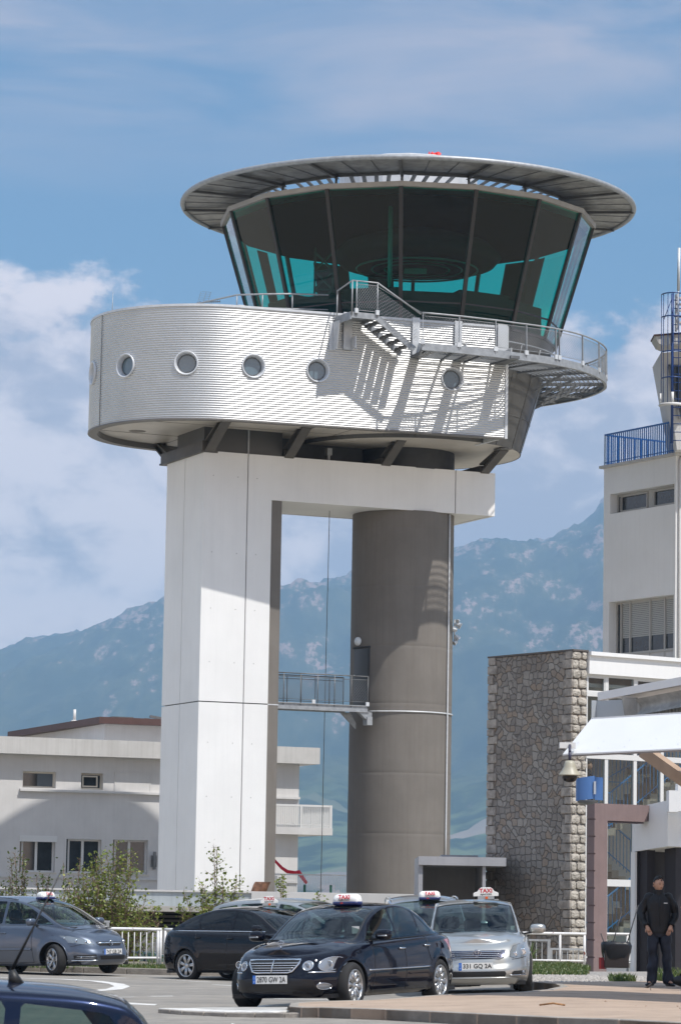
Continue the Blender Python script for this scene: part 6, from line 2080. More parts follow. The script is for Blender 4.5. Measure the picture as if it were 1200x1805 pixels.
        for name, poly, gm in c['windows']:
            sd = poly_sd(poly); f = lambda v, sd=sd: max(sd(v[0], v[2]), v[4] - .985)
            inn, g = g.split(f)
            mb = MB(True); vs, fs = inn.mesh(-.004)
            mb.add(vs, fs)
            for sg in (1, -1):
                mb2 = MB(True); vv = [i for i, p in enumerate(vs) if p[1] * sg > 0]; mp = {i: k for k, i in enumerate(vv)}; mb2.add([vs[i] for i in vv], [tuple(mp[i] for i in ff) for ff in fs if all(i in mp for i in ff)]); mb2.build(name, gm, R, local=True, fixn=False)
        for name, xa, xb, q, gm in c['screens']:
            f = lambda v: max(xa - v[3], v[3] - xb, 1 + q - v[4])
            inn, g = g.split(f); mb = MB(True); mb.add(*inn.mesh(-.003)); scr = mb.build(name, gm, R, local=True, fixn=False)
            # dark seal round the screen
            f2 = lambda v: max((xa - .022) - v[3], v[3] - (xb + .022), 1 + q * .4 - v[4])
            bd, g = g.split(f2); mb = MB(True); mb.add(*bd.mesh(0)); mb.build('seal', M_TRIM, scr, local=True, fixn=False)
        mb = MB(True); mb.add(*g.mesh()); mb.build('roof', P, R, local=True)
        # seams and trims
        seam = MB()
        for pl in c.get('seams', ()):
            pts = []
            for (a, b), (d_, e) in zip(pl, pl[1:]):
                n = max(2, int(hypot(d_ - a, e - b) / .06))
                pts += [(a + (d_ - a) * k / n, b + (e - b) * k / n) for k in range(n)]
            pts.append(pl[-1])
            for sg in (1, -1): seam.tube([(lambda q: (q[0], q[1] * sg, q[2]))(s.side(x, z, .000)) for x, z in pts], .0055, 4)
        if seam.v: seam.build('door_seam', M_TRIM, body, local=True)
        for nm, (xa, za), (xb, zb_), r, mm in c.get('trims', ()):
            mb = MB(True)
            for sg in (1, -1):
                mb.tube([(lambda q: (q[0], q[1] * sg, q[2]))(s.side(xa + (xb - xa) * t, za + (zb_ - za) * t, .006)) for t in np.linspace(0, 1, 24)], r, 6)
            mb.build(nm, mm, body, local=True)
        for nm, za, ya, yb, r, mm in c.get('ftrims', ()):
            mb = MB(True)
            for sg in (1, -1): mb.tube([s.front(sg * (ya + (yb - ya) * t), za, .004) for t in np.linspace(0, 1, 16)], r, 6)
            mb.build(nm, mm, body, local=True)
        for (x, z) in c['handles']:
            for sg in (1, -1):
                mb = MB(True); p = s.side(x, z, .02); q = s.side(x - .17, z, .02)
                mb.tube([(p[0], sg * (p[1] - .02), p[2]), (p[0] - .02, sg * p[1], p[2]), (q[0] + .02, sg * q[1], q[2]), (q[0], sg * (q[1] - .02), q[2])], .014, 6); mb.build('door_handle', c.get('handle_m', P), R, local=True)
        # mirrors
        mx, my, mz = c['mirror']
        for sg in (1, -1):
            mb = MB(True); rows = []
            for i in range(9):
                ph = -pi / 2 + pi * i / 8; rows.append([(mx + .09 * math.copysign(abs(cos(ph)) ** .6, cos(ph)) * (cos(t) if cos(t) > 0 else .35 * cos(t)), sg * (my + .125 * math.copysign(abs(cos(ph)) ** .6, cos(ph)) * math.copysign(abs(sin(t)) ** .7, sin(t))), mz + .075 * math.copysign(abs(sin(ph)) ** .7, sin(ph))) for t in np.linspace(0, 2 * pi, 20, endpoint=False)])
            mb.grid(rows, closed=True); o = mb.build('mirror', P, R, local=True)
            mb = MB(); yb = s.side(mx - .02, mz - .08)[1]; mb.beam((mx, sg * (my - .08), mz - .05), (mx - .03, sg * (yb - .03), mz - .08), .05, .03); mb.build('arm', M_TRIM, o, local=True)
        # interior
        mb = MB(); zt = s.zs(.5)
        hx0, hx1 = c['gx'][1] - .25, c['gx'][0] + .25
        mb.box(hx1, hx0, -s.W * .80, s.W * .80, .25, .30)
        mb.box(hx0 - .75, hx0 - .28, -s.W * .80, s.W * .80, .5, zt - .05)
        mb.build('dashboard', M_SEATM, R, local=True)
        sx = c.get('seat_x', .1)
        for y in (.36, -.36): make_seat(R, sx, y, c.get('seat_z', .3))
        for y in (.42, -.42, 0): make_seat(R, sx - .85, y, c.get('seat_z', .3) + .02, h=.56, w=.42)
        mb = MB(True); cx, cz = sx + .52, c.get('seat_z', .3) + .50
        mb.tube([(cx + .06 * sin(t), .36 + .185 * cos(t), cz + .165 * sin(t)) for t in np.linspace(0, 2 * pi, 24, endpoint=False)], .015, 6, closed=True)
        mb.tube([(cx, .36 - .17, cz), (cx + .03, .36, cz), (cx, .36 + .17, cz)], .018, 5); mb.build('steering_wheel', M_TRIM, R, local=True)
        mb = MB(True); hz_ = s.gt(c['hx'][0] - .1); mb.tube([(c['hx'][0] + .02, -.1, hz_ - .14), (c['hx'][0] + .02, .1, hz_ - .14)], .03, 6); mb.build('rear_view_mirror', M_TRIM, R, local=True)
        # wipers
        mb = MB(True)
        xw = c['gx'][1] - .07
        for y0, y1 in ((.5, -.12), (-.05, -.62)): mb.tube([(xw + .05 + .1, y0, s.zs(xw) + .03), (xw - .05 + .1, (y0 + y1) / 2, s.zs(xw) + .055), (xw - .02 + .1, y1, s.zs(xw) + .05)], .009, 5)
        mb.build('wiper', M_TRIM, R, local=True)
        tr = c.get('track', .765)
        for i, ax in enumerate(c['axles']):
            for sg in (1, -1): make_wheel(R, ax, sg * tr, c['wr'], c['rim'], c.get('steer', 0) if i == 0 else 0, sg)
        return R


def ell(cx, cy, a, b, rot=0, n=28):
    return [(cx + a * cos(t) * cos(rot) - b * sin(t) * sin(rot), cy + a * cos(t) * sin(rot) + b * sin(t) * cos(rot)) for t in np.linspace(0, 2 * pi, n, endpoint=False)]


def ring_on(car, pts, off, r, m, name, parent, sgs=(1,)):
    mb = MB(True)
    for sg in sgs: mb.tube([car.front(sg * y, z, off) for y, z in pts], r, 5, closed=True)
    return mb.build(name, m, parent, local=True)


def xf_seam(zs_, *pts): return pts


# ---------------------------------------------------------------- black saloon taxi, nearest
SAL = dict(W=1.82, axles=(1.425, -1.425), wr=.318, ar=.355, nf=3.3, nr=3.8, zb=.17, rim=10, track=.78, paint=carpaint('black_blue_paint_mat', (.0035, .0045, .011), .0, .25),
    zs=[(2.27, .66), (2.12, .72), (1.9, .765), (1.45, .83), (.95, .895), (.2, .925), (-.8, .955), (-1.6, .975), (-2.2, .965), (-2.57, .90)],
    crown=[(2.27, .035), (2.0, .075), (1.5, .09), (.95, .075), (0, .05), (-1.6, .05), (-2.3, .05), (-2.57, .03)],
    Lf=[(0, 2.13), (.12, 2.20), (.3, 2.245), (.48, 2.25), (.52, 2.235), (.75, 2.19), (.9, 2.13), (.97, 2.07), (1, 1.99)],
    Lr=[(0, 2.42), (.15, 2.52), (.4, 2.56), (.6, 2.55), (.62, 2.53), (.85, 2.50), (.95, 2.46), (1, 2.36)],
    gt=[(1.10, .90), (.95, .975), (.7, 1.12), (.4, 1.29), (.2, 1.375), (0, 1.42), (-.3, 1.452), (-.7, 1.445), (-1.0, 1.405), (-1.3, 1.31), (-1.6, 1.17), (-1.85, 1.04), (-2.0, .97)],
    gx=(-1.98, 1.10), hx=(.12, -1.0), rw=[(1.10, .70), (.7, .66), (.2, .60), (-.4, .60), (-1.0, .58), (-1.6, .60), (-2.0, .66)],
    windows=[('side_window', [(.78, .935), (.62, 1.05), (.40, 1.19), (.15, 1.305), (-.10, 1.365), (-.12, 1.36), (-.16, .965)], M_CARGL), ('side_window', [(-.22, .97), (-.18, 1.368), (-.5, 1.378), (-.85, 1.35), (-1.03, 1.305), (-1.0, 1.0)], M_CARGL), ('quarter_window', [(-1.045, 1.005), (-1.07, 1.29), (-1.28, 1.18), (-1.50, 1.03)], M_CARGL)],
    screens=[('windscreen', .16, .99, .07, M_CARGL), ('rear_window', -1.86, -1.08, .12, M_CARGL)],
    seams=[[(.86, .92), (.80, .70), (.84, .4), (.9, .24)], [(-.19, .95), (-.20, .6), (-.17, .24)], [(-1.03, .98), (-1.0, .75), (-1.06, .62)], [(.9, .235), (-.9, .235)], [(2.05, .52), (1.80, .55)]],
    trims=[('side_strip', (1.02, .52), (-1.03, .53), .011, M_CHROME), ('window_trim', (.80, .915), (-1.55, .985), .006, M_TRIM)],
    ftrims=[('bumper_strip', .515, .50, .86, .010, M_CHROME)],
    handles=[(-.02, .80), (-.88, .83)], handle_m=M_CHROME, mirror=(.72, .985, 1.0), seat_x=-.1, creases=[(.9, 2.2, .52, .05, .014)])
a = radians(26)
fl = Vector((.24, 44.75)); h = Vector((-sin(a), -cos(a))); r_ = Vector((h.y, -h.x))
cen = fl - h * 1.425 + r_ * .78
car = Car(SAL, (cen.x, cen.y, gz(cen.x) - .005), atan2(h.y, h.x), 'taxi', 'glossy black saloon taxi nearest the camera, chrome slatted grille and twin oval lamps', 'taxis waiting at the rank')
R = car.build()
front = car.front
for cy, cz, ra, rb_, nm in ((.70, .625, .105, .088, 'headlight'), (.485, .605, .060, .062, 'headlight')):
    for sg in (1, -1):
        fn = lambda y, z, o: front(y, z, o)
        pts = ell(cy, cz, ra, rb_, .5 if cy > .6 else .2)
        o = car.patch(nm, [(sg * y, z) for y, z in pts], fn, .006, M_LENS, R)
        ring_on(car, [(sg * y, z) for y, z in pts], .008, .006, M_CHROME, 'bezel', o)
        p = front(sg * (cy - .01), cz - .005, .004); mb = MB(True)
        for rr, oo in ((.040, .012),): mb.lathe([(rr, 0), (rr + .008, oo), (rr + .012, 0)], 20, axis='X', c=p)
        mb.build('reflector', M_CHROME, o, local=True)
        mb = MB(True); mb.lathe([(.001, .012), (.022, .006), (.03, 0)], 16, axis='X', c=(p[0] + .002, p[1], p[2])); mb.build('bulb', mat('bulb_mat', (.15, .17, .20), .1, coat=1), o, local=True)
gr = [(-.385, .69), (.385, .69), (.375, .64), (.30, .53), (.24, .515), (-.24, .515), (-.30, .53), (-.375, .64)]
gm = car.patch('grille', gr, front, .012, M_TRIM, R)
ring_on(car, [(y, z) for y, z in gr], .022, .013, M_CHROME, 'surround', gm)
mb = MB(True)
for k in range(4):
    z = .548 + k * .032; wdt = .28 + (.10) * (z - .53) / .12 if z < .64 else .37
    mb.tube([front(y, z, .03) for y in np.linspace(-wdt, wdt, 14)], .0075, 4)
mb.tube([front(0, z, .034) for z in (.515, .6, .69)], .008, 5)
mb.build('slats', M_CHROME, gm, local=True)
mb = MB(True); p = Vector((1.93, 0, .865)); mb.tube([p + Vector((0, .04 * cos(t), .045 + .04 * sin(t))) for t in np.linspace(0, 2 * pi, 20, endpoint=False)], .004, 5, closed=True)
for t in (pi / 2, pi / 2 + 2 * pi / 3, pi / 2 - 2 * pi / 3): mb.tube([p + Vector((0, 0, .045)), p + Vector((0, .04 * cos(t), .045 + .04 * sin(t)))], [.006, .002], 4)
mb.tube([p + Vector((0, 0, -.03)), p + Vector((0, 0, .005))], .009, 6); mb.build('bonnet_emblem', M_CHROME, R, local=True)
low = [(-.62, .26), (.62, .26), (.56, .42), (.30, .44), (-.30, .44), (-.56, .42)]
car.patch('lower_intake', low, front, .003, mat('intake_mat', (.006, .006, .008), .45), R)
for sg in (1, -1):
    pts = ell(.66, .325, .062, .042); o = car.patch('fog_lamp', [(sg * y, z) for y, z in pts], front, .008, M_LENS, R); ring_on(car, [(sg * y, z) for y, z in pts], .010, .006, M_CHROME, 'bezel', o)
x, y, z = front(0, .41, .02); plate(R, (x + .012, 0, .425), 0, '2870 GW 2A')
for sg in (1, -1):
    pl = [(.50, .66), (.64, .70), (.78, .72), (.80, .90), (.66, .93), (.52, .90)]
    car.patch('tail_light', [(sg * y, z) for y, z in pl], lambda y, z, o: front(y, z, o, -1), .006, M_REDL, R)
    pts = [(-2.12, .66), (-2.2, .90), (-2.42, .90), (-2.50, .70)]
    car.patch('tail_light', pts, lambda a_, b_, o: (lambda q: (q[0], sg * q[1], q[2]))(car.side(a_, b_, o)), .004, M_REDL, R)
for (x_, y_, z_) in ((.72, 1.06, 1.0),):
    for sg in (1, -1): mb = MB(True); mb.tube([(.80, sg * .93, .985), (.805, sg * 1.07, .985)], .012, 6); mb.build('indicator', M_LENS, R, local=True)
taxi_sign(R, (.02, .1, 1.435), 0, w=.40)
mb = MB(); mb.box(.72, .725, .50, .61, 1.02, 1.12); mb.build('permit_card', M_PLATE, R, local=True)

# ---------------------------------------------------------------- silver saloon taxi
SILV = carpaint('silver_paint_mat', (.46, .46, .44), .75, .34)
AV = dict(W=1.76, axles=(1.35, -1.35), wr=.31, ar=.345, nf=3.6, nr=4.2, zb=.18, rim=7, track=.75, paint=SILV,
    zs=[(2.28, .70), (2.1, .77), (1.8, .83), (1.3, .90), (.9, .93), (0, .95), (-1.5, .98), (-2.37, .93)],
    crown=[(2.28, .03), (2.0, .07), (1.5, .085), (.9, .06), (-1.5, .05), (-2.37, .03)],
    Lf=[(0, 2.17), (.12, 2.24), (.3, 2.275), (.45, 2.27), (.5, 2.24), (.72, 2.20), (.88, 2.12), (.96, 2.04), (1, 1.94)],
    Lr=[(0, 2.25), (.15, 2.33), (.4, 2.37), (.7, 2.35), (.9, 2.31), (1, 2.2)],
    gt=[(1.16, .93), (1.0, 1.01), (.75, 1.16), (.45, 1.33), (.28, 1.41), (.05, 1.45), (-.4, 1.485), (-.9, 1.48), (-1.3, 1.43), (-1.6, 1.32), (-1.9, 1.16), (-2.15, 1.0)],
    gx=(-2.13, 1.16), hx=(.2, -1.2), rw=[(1.16, .70), (.7, .66), (.2, .605), (-.9, .60), (-2.1, .64)],
    windows=[('side_window', [(.84, .975), (.66, 1.09), (.42, 1.235), (.2, 1.335), (-.10, 1.39), (-.14, .99)], M_CARGL), ('side_window', [(-.2, .995), (-.17, 1.395), (-.6, 1.41), (-1.1, 1.37), (-1.05, 1.03)], M_CARGL), ('quarter_window', [(-1.12, 1.035), (-1.17, 1.35), (-1.4, 1.25), (-1.6, 1.08)], M_CARGL)],
    screens=[('windscreen', .22, 1.05, .07, M_CARGL), ('rear_window', -2.0, -1.3, .12, M_CARGL)],
    seams=[[(.92, .93), (.86, .7), (.9, .25)], [(-.17, .96), (-.18, .25)], [(-1.08, 1.0), (-1.05, .7)], [(.9, .245), (-.9, .245)], [(2.1, .56), (1.70, .60)]],
    trims=[('side_strip', (.95, .5), (-1.0, .5), .014, SILV)], handles=[(0, .82), (-.9, .84)], mirror=(.80, .985, 1.01), seat_x=-.05, creases=[(.9, 2.15, .55, .05, .018)])
cr2 = Car(AV, (2.27, 51.95, gz(2.27) - .003), radians(-90 - 1.5), 'taxi', 'silver saloon taxi facing the camera with four bar grille beside the black one', 'taxis waiting at the rank')
R = cr2.build(); front = cr2.front
for sg in (1, -1):
    pl = [(.50, .60), (.56, .585), (.80, .60), (.815, .66), (.80, .74), (.66, .79), (.56, .76), (.51, .68)]
    o = cr2.patch('headlight', [(sg * y, z) for y, z in pl], front, .005, mat('lens_grey_mat', (.22, .25, .28), .1, metal=.3, coat=1), R); ring_on(cr2, [(sg * y, z) for y, z in pl], .005, .004, M_TRIM, 'bezel', o)
    for cy, cz, rr in ((.585, .635, .035), (.71, .67, .052)):
        p = front(sg * cy, cz, .006); mb = MB(True); mb.lathe([(rr, .0), (rr * .9, .014), (rr * .55, .006), (.001, .012)], 20, axis='X', c=p); mb.build('reflector', M_CHROME, o, local=True)
gp = [(-.44, .70), (.44, .70), (.41, .60), (.34, .575), (-.34, .575), (-.41, .60)]
gm = cr2.patch('grille', gp, front, .006, mat('grille_blue_mat', (.03, .035, .07), .3, metal=.5), R); ring_on(cr2, gp, .012, .008, M_CHROME, 'surround', gm)
mb = MB(True)
for k in range(4):
    z = .594 + k * .028; wd = .34 + .085 * (z - .575) / .125; mb.tube([front(y, z, .018) for y in np.linspace(-wd, wd, 12)], .0075, 4)
mb.build('slats', M_CHROME, gm, local=True)
p = Vector(front(0, .66, .03)); mb = MB(True); mb.lathe([(.001, .004), (.058, .0)], 24, axis='X', c=p[:]); mb.build('badge_disc', mat('badge_dark_mat', (.02, .03, .10), .3, metal=.5), gm, local=True)
mb = MB(True)
for (a_, b_, cz) in ((.062, .048, 0), (.018, .044, 0), (.04, .016, .018)): mb.tube([p + Vector((.008, a_ * cos(t), cz + b_ * sin(t))) for t in np.linspace(0, 2 * pi, 22, endpoint=False)], .005, 5, closed=True)
mb.build('badge', M_CHROME, gm, local=True)
cr2.patch('lower_intake', [(-.42, .305), (.42, .305), (.44, .35), (.42, .385), (-.42, .385), (-.44, .35)], front, .004, M_TRIM, R)
mb = MB(True); mb.tube([front(y, .285, .008) for y in np.linspace(-.5, .5, 14)], .014, 6); mb.build('bumper_lip', SILV, R, local=True)
for sg in (1, -1):
    o = cr2.patch('fog_lamp_recess', [(sg * y, z) for y, z in ((.52, .32), (.76, .33), (.76, .39), (.56, .385), (.53, .36))], front, .004, M_TRIM, R)
    p = front(sg * .70, .358, .01); mb = MB(True); mb.lathe([(.001, .01), (.026, .004), (.03, 0)], 16, axis='X', c=p); mb.build('fog_lamp', M_LENS, o, local=True)
    mb = MB(True); mb.tube([front(sg * y, .322, .012) for y in np.linspace(.50, .80, 8)], .008, 5); mb.build('fog_trim', M_CHROME, o, local=True)
x, y, z = front(0, .46, .02); plate(R, (x + .01, -.02, .462), 0, '331 GQ 2A')
taxi_sign(R, (.12, .2, 1.48), 0, w=.42, style=2)
mb = MB(); mb.box(.86, .865, .56, .64, 1.0, 1.06); mb.build('permit_card', M_PLATE, R, local=True)

# ---------------------------------------------------------------- black hatchback taxi seen from its rear flank
VEC = dict(W=1.80, axles=(1.35, -1.35), wr=.318, ar=.350, nf=3.8, nr=4.4, zb=.18, rim=7, track=.765, paint=carpaint('black_paint_mat', (.006, .006, .009), .0, .22),
    zs=[(2.27, .68), (2.1, .76), (1.8, .82), (1.3, .89), (.9, .93), (0, .96), (-1.5, 1.01), (-2.1, 1.02), (-2.33, .98)],
    crown=[(2.27, .03), (2.0, .07), (1.5, .085), (.9, .06), (-1.5, .04), (-2.33, .03)],
    Lf=[(0, 2.17), (.12, 2.24), (.3, 2.265), (.5, 2.25), (.72, 2.19), (.88, 2.12), (.96, 2.04), (1, 1.94)],
    Lr=[(0, 2.22), (.15, 2.30), (.4, 2.33), (.7, 2.31), (.9, 2.27), (1, 2.18)],
    gt=[(1.16, .93), (1.0, 1.0), (.75, 1.14), (.45, 1.31), (.25, 1.395), (0, 1.44), (-.35, 1.465), (-.7, 1.455), (-1.0, 1.42), (-1.35, 1.33), (-1.7, 1.20), (-2.0, 1.08), (-2.15, 1.03)],
    gx=(-2.13, 1.16), hx=(.2, -1.1), rw=[(1.16, .70), (.7, .66), (.2, .60), (-.9, .59), (-2.1, .62)],
    windows=[('side_window', [(.80, .985), (.62, 1.10), (.40, 1.225), (.15, 1.33), (-.10, 1.37), (-.14, .995)], M_CARGD), ('side_window', [(-.2, 1.0), (-.17, 1.375), (-.5, 1.38), (-.9, 1.345), (-1.12, 1.28), (-1.05, 1.035)], M_CARGD), ('quarter_window', [(-1.11, 1.035), (-1.17, 1.26), (-1.45, 1.16), (-1.75, 1.06)], M_CARGD)],
    screens=[('windscreen', .2, 1.05, .07, M_CARGL), ('rear_window', -2.0, -1.15, .12, M_CARGD)],
    seams=[[(.92, .93), (.86, .7), (.9, .25)], [(-.17, .96), (-.18, .25)], [(-1.08, 1.0), (-1.02, .7)], [(.9, .245), (-.9, .245)]],
    trims=[('window_trim', (.80, .965), (-1.75, 1.035 - .025), .010, M_CHROME)], handles=[(-.02, .84), (-.92, .87)], mirror=(.74, .985, 1.02), seat_x=-.05)
g_ = radians(43); h = Vector((cos(g_), -sin(g_))); r_ = Vector((h.y, -h.x)); rr = Vector((-2.84, 64.9)); cen = rr + h * 1.35 - r_ * .765
cr3 = Car(VEC, (cen.x, cen.y, gz(cen.x)), atan2(h.y, h.x), 'taxi', 'black hatchback taxi showing its rear flank and red tail lamp, behind the nearest black taxi', 'taxis waiting at the rank')
R = cr3.build()
for sg in (1, -1):
    cr3.patch('tail_light', [(-2.12, .74), (-2.08, .96), (-2.26, .96), (-2.29, .74)], lambda a_, b_, o: (lambda q: (q[0], sg * q[1], q[2]))(cr3.side(a_, b_, o)), .006, M_REDL, R)
    cr3.patch('tail_lens', [(-2.14, .70), (-2.13, .735), (-2.28, .735), (-2.28, .70)], lambda a_, b_, o: (lambda q: (q[0], sg * q[1], q[2]))(cr3.side(a_, b_, o)), .006, M_LENS, R)
    cr3.patch('tail_lens', [(-2.06, .965), (-2.06, .995), (-2.22, .99), (-2.25, .965)], lambda a_, b_, o: (lambda q: (q[0], sg * q[1], q[2]))(cr3.side(a_, b_, o)), .006, M_LENS, R)
taxi_sign(R, (.1, .05, 1.47), radians(-52) + 0.0, w=.36, style=2)

# ---------------------------------------------------------------- minivans
def van(paint, glass=M_CARGL, steer=0.0):
    return dict(W=1.80, axles=(1.35, -1.35), wr=.318, ar=.362, nf=3.4, nr=5.0, zb=.19, rim=5, track=.765, paint=paint, steer=steer, flare=.028,
        zs=[(2.24, .70), (2.1, .76), (1.8, .85), (1.3, .95), (.9, 1.0), (0, 1.02), (-1.5, 1.04), (-2.23, 1.02)],
        crown=[(2.24, .03), (2.0, .06), (1.5, .08), (1.2, .07), (-1.5, .03), (-2.23, .02)],
        Lf=[(0, 2.14), (.12, 2.21), (.3, 2.24), (.45, 2.23), (.5, 2.20), (.72, 2.15), (.88, 2.07), (.96, 1.98), (1, 1.86)],
        Lr=[(0, 2.15), (.15, 2.21), (.4, 2.235), (.7, 2.22), (.9, 2.19), (1, 2.13)],
        gt=[(1.62, .93), (1.45, 1.0), (1.2, 1.13), (.9, 1.285), (.6, 1.43), (.4, 1.51), (.15, 1.57), (-.3, 1.62), (-.9, 1.635), (-1.5, 1.61), (-1.85, 1.55), (-2.0, 1.42), (-2.12, 1.15), (-2.18, 1.04)],
        gx=(-2.17, 1.62), hx=(.35, -1.8), rw=[(1.62, .62), (1.2, .66), (.6, .63), (0, .62), (-1.8, .62), (-2.2, .68)], bow=.16, drop=.07,
        windows=[('quarter_window', [(1.22, 1.015), (1.0, 1.13), (.80, 1.235), (.77, 1.03)], glass), ('side_window', [(.71, 1.035), (.74, 1.26), (.45, 1.40), (.2, 1.47), (-.10, 1.505), (-.14, 1.05)], glass), ('side_window', [(-.22, 1.055), (-.18, 1.51), (-.7, 1.525), (-1.15, 1.515), (-1.1, 1.07)], glass), ('quarter_window', [(-1.2, 1.08), (-1.24, 1.505), (-1.75, 1.45), (-1.95, 1.2), (-1.95, 1.1)], glass)],
        screens=[('windscreen', .36, 1.44, .08, M_CARGL), ('rear_window', -2.13, -1.9, .15, glass)],
        seams=[[(.78, 1.0), (.76, .7), (.82, .26)], [(-.18, 1.0), (-.18, .26)], [(-1.15, 1.03), (-1.0, .7)], [(.82, .255), (-.9, .255)], [(2.0, .62), (1.66, .55)]],
        trims=[('side_strip', (.76, .52), (-.95, .53), .022, paint)], handles=[(0, .86), (-.95, .88)], mirror=(.86, 1.0, 1.08), seat_x=.15, seat_z=.42)


g_ = radians(40)
GREYB = carpaint('grey_blue_paint_mat', (.095, .115, .155), .65, .33)
h = Vector((cos(g_), -sin(g_))); r_ = Vector((h.y, -h.x)); fr = Vector((-5.62, 66.5)); cen = fr - h * 1.35 - r_ * .765
cr4 = Car(van(GREYB, steer=-.30), (cen.x, cen.y, gz(cen.x) - .01), atan2(h.y, h.x), 'taxi', 'grey blue minivan taxi cut by the picture edge, wearing a domed white roof sign', 'taxis waiting at the rank')


def van_front(cr, R, text):
    front = cr.front
    for sg in (1, -1):
        pl = [(.42, .60), (.60, .61), (.80, .66), (.84, .72), (.82, .80), (.74, .79), (.58, .72), (.44, .67)]
        o = cr.patch('headlight', [(sg * y, z) for y, z in pl], front, .006, mat('lens_grey_mat', (.22, .25, .28), .1, metal=.3, coat=1), R)
        ring_on(cr, [(sg * y, z) for y, z in pl], .006, .004, M_TRIM, 'bezel', o)
        for cy, cz, r0 in ((.55, .655, .035), (.67, .685, .038), (.765, .74, .022)):
            p = front(sg * cy, cz, .008); mb = MB(True); mb.lathe([(r0, 0), (r0 * .8, .012), (.001, .008)], 16, axis='X', c=p); mb.build('reflector', M_CHROME, o, local=True)
        o = cr.patch('fog_lamp_recess', [(sg * y, z) for y, z in ((.42, .31), (.74, .31), (.74, .39), (.44, .41))], front, .005, M_TRIM, R)
        mb = MB(True)
        for z in (.335, .365): mb.tube([front(sg * y, z, .012) for y in np.linspace(.44, .73, 6)], .006, 4)
        p = front(sg * .66, .35, .012); mb.lathe([(.025, 0), (.001, .012)], 14, axis='X', c=p); mb.build('fog_lamp', M_CHROME, o, local=True)
        mb = MB(True); mb.tube([front(sg * y, .285, .012) for y in np.linspace(.40, .86, 10)], .013, 5); mb.build('bumper_strip', M_CHROME, R, local=True)
    gm = cr.patch('grille', [(-.36, .66), (.36, .66), (.30, .575), (-.30, .575)], front, .006, M_TRIM, R)
    mb = MB(True); mb.tube([front(y, .63, .02) for y in np.linspace(-.34, .34, 10)], .018, 6); mb.build('grille_bar', M_CHROME, gm, local=True)
    p = Vector(front(0, .63, .045)); mb = MB(True); mb.tube([p + Vector((0, .05 * cos(t), .05 * sin(t))) for t in np.linspace(0, 2 * pi, 20, endpoint=False)], .007, 5, closed=True); mb.tube([p + Vector((0, -.075, .0)), p + Vector((0, .0, .015)), p + Vector((0, -.0, -.015)), p + Vector((0, .075, 0))], .008, 4); mb.build('badge', M_CHROME, gm, local=True)
    cr.patch('lower_intake', [(-.34, .30), (.34, .30), (.36, .38), (-.36, .38)], front, .005, M_TRIM, R)
    x, y, z = front(0, .46, .02); plate(R, (x + .012, 0, .455), 0, text)
    mb = MB(True)
    for sg in (1, -1): mb.tube([(x_, sg * (.60), cr.gt(x_) - .035) for x_ in np.linspace(-1.8, .1, 14)], .016, 6)
    mb.build('roof_rail', cr.paint, R, local=True)


R = cr4.build(); van_front(cr4, R, '747 GB 2A')
taxi_sign(R, (.30, 0, 1.56), 0, w=.40)
SIL2 = carpaint('pale_silver_paint_mat', (.36, .39, .42), .65, .34)
cr5 = Car(van(SIL2), (1.66, 58.3, gz(1.66) - .03), radians(-90 + 2), 'taxi', 'pale silver minivan taxi tucked behind the black and silver taxis', 'taxis waiting at the rank')
R = cr5.build(); van_front(cr5, R, '512 GD 2A'); taxi_sign(R, (.36, .08, 1.555), 0, w=.38)
h = Vector((cos(g_), -sin(g_))); cen = Vector((-.55, 66.2))
cr6 = Car(dict(van(SILV), cat='car'), (cen.x, cen.y, gz(cen.x) + .0), atan2(h.y, h.x), 'parked_car', 'silver minivan without a roof sign, only its roof showing behind the nearest taxi', None)
R = cr6.build()
DK = carpaint('dark_teal_paint_mat', (.012, .03, .034), .3, .3)
cr7 = Car(dict(VEC, paint=DK, cat='car', windows=[(n_, p_, M_CARGL) for n_, p_, _ in VEC['windows']]), (-4.7, 85.2, -1.2), radians(8), 'parked_car', 'dark teal car parked on the lower level behind the white railing bars', None, tilt=0)
cr7.build()
NAVY = carpaint('navy_paint_mat', (.007, .011, .028), .3, .25)
cr8 = Car(dict(van(NAVY), cat='car', rim=5), (-3.17, 19.6, -.76), radians(180 + 12), 'parked_car', 'out of focus dark blue hatchback cropped at the bottom corner, aerial on its roof', None, tilt=0)
R = cr8.build()
mb = MB(True); mb.tube([(-1.25, 0.25, 1.60), (-1.22, .25, 1.69)], [.05, .02], 8); mb.tube([(-1.22, .25, 1.69), (-1.36, .25, 1.98), (-1.50, .25, 2.28)], [.012, .006, .004], 6); mb.build('aerial', M_TRIM, R, local=True)

# ================================================================== people and bird
M_SKIN = mat('skin_mat', (.50, .29, .20), .55, var=.08, vscale=12)


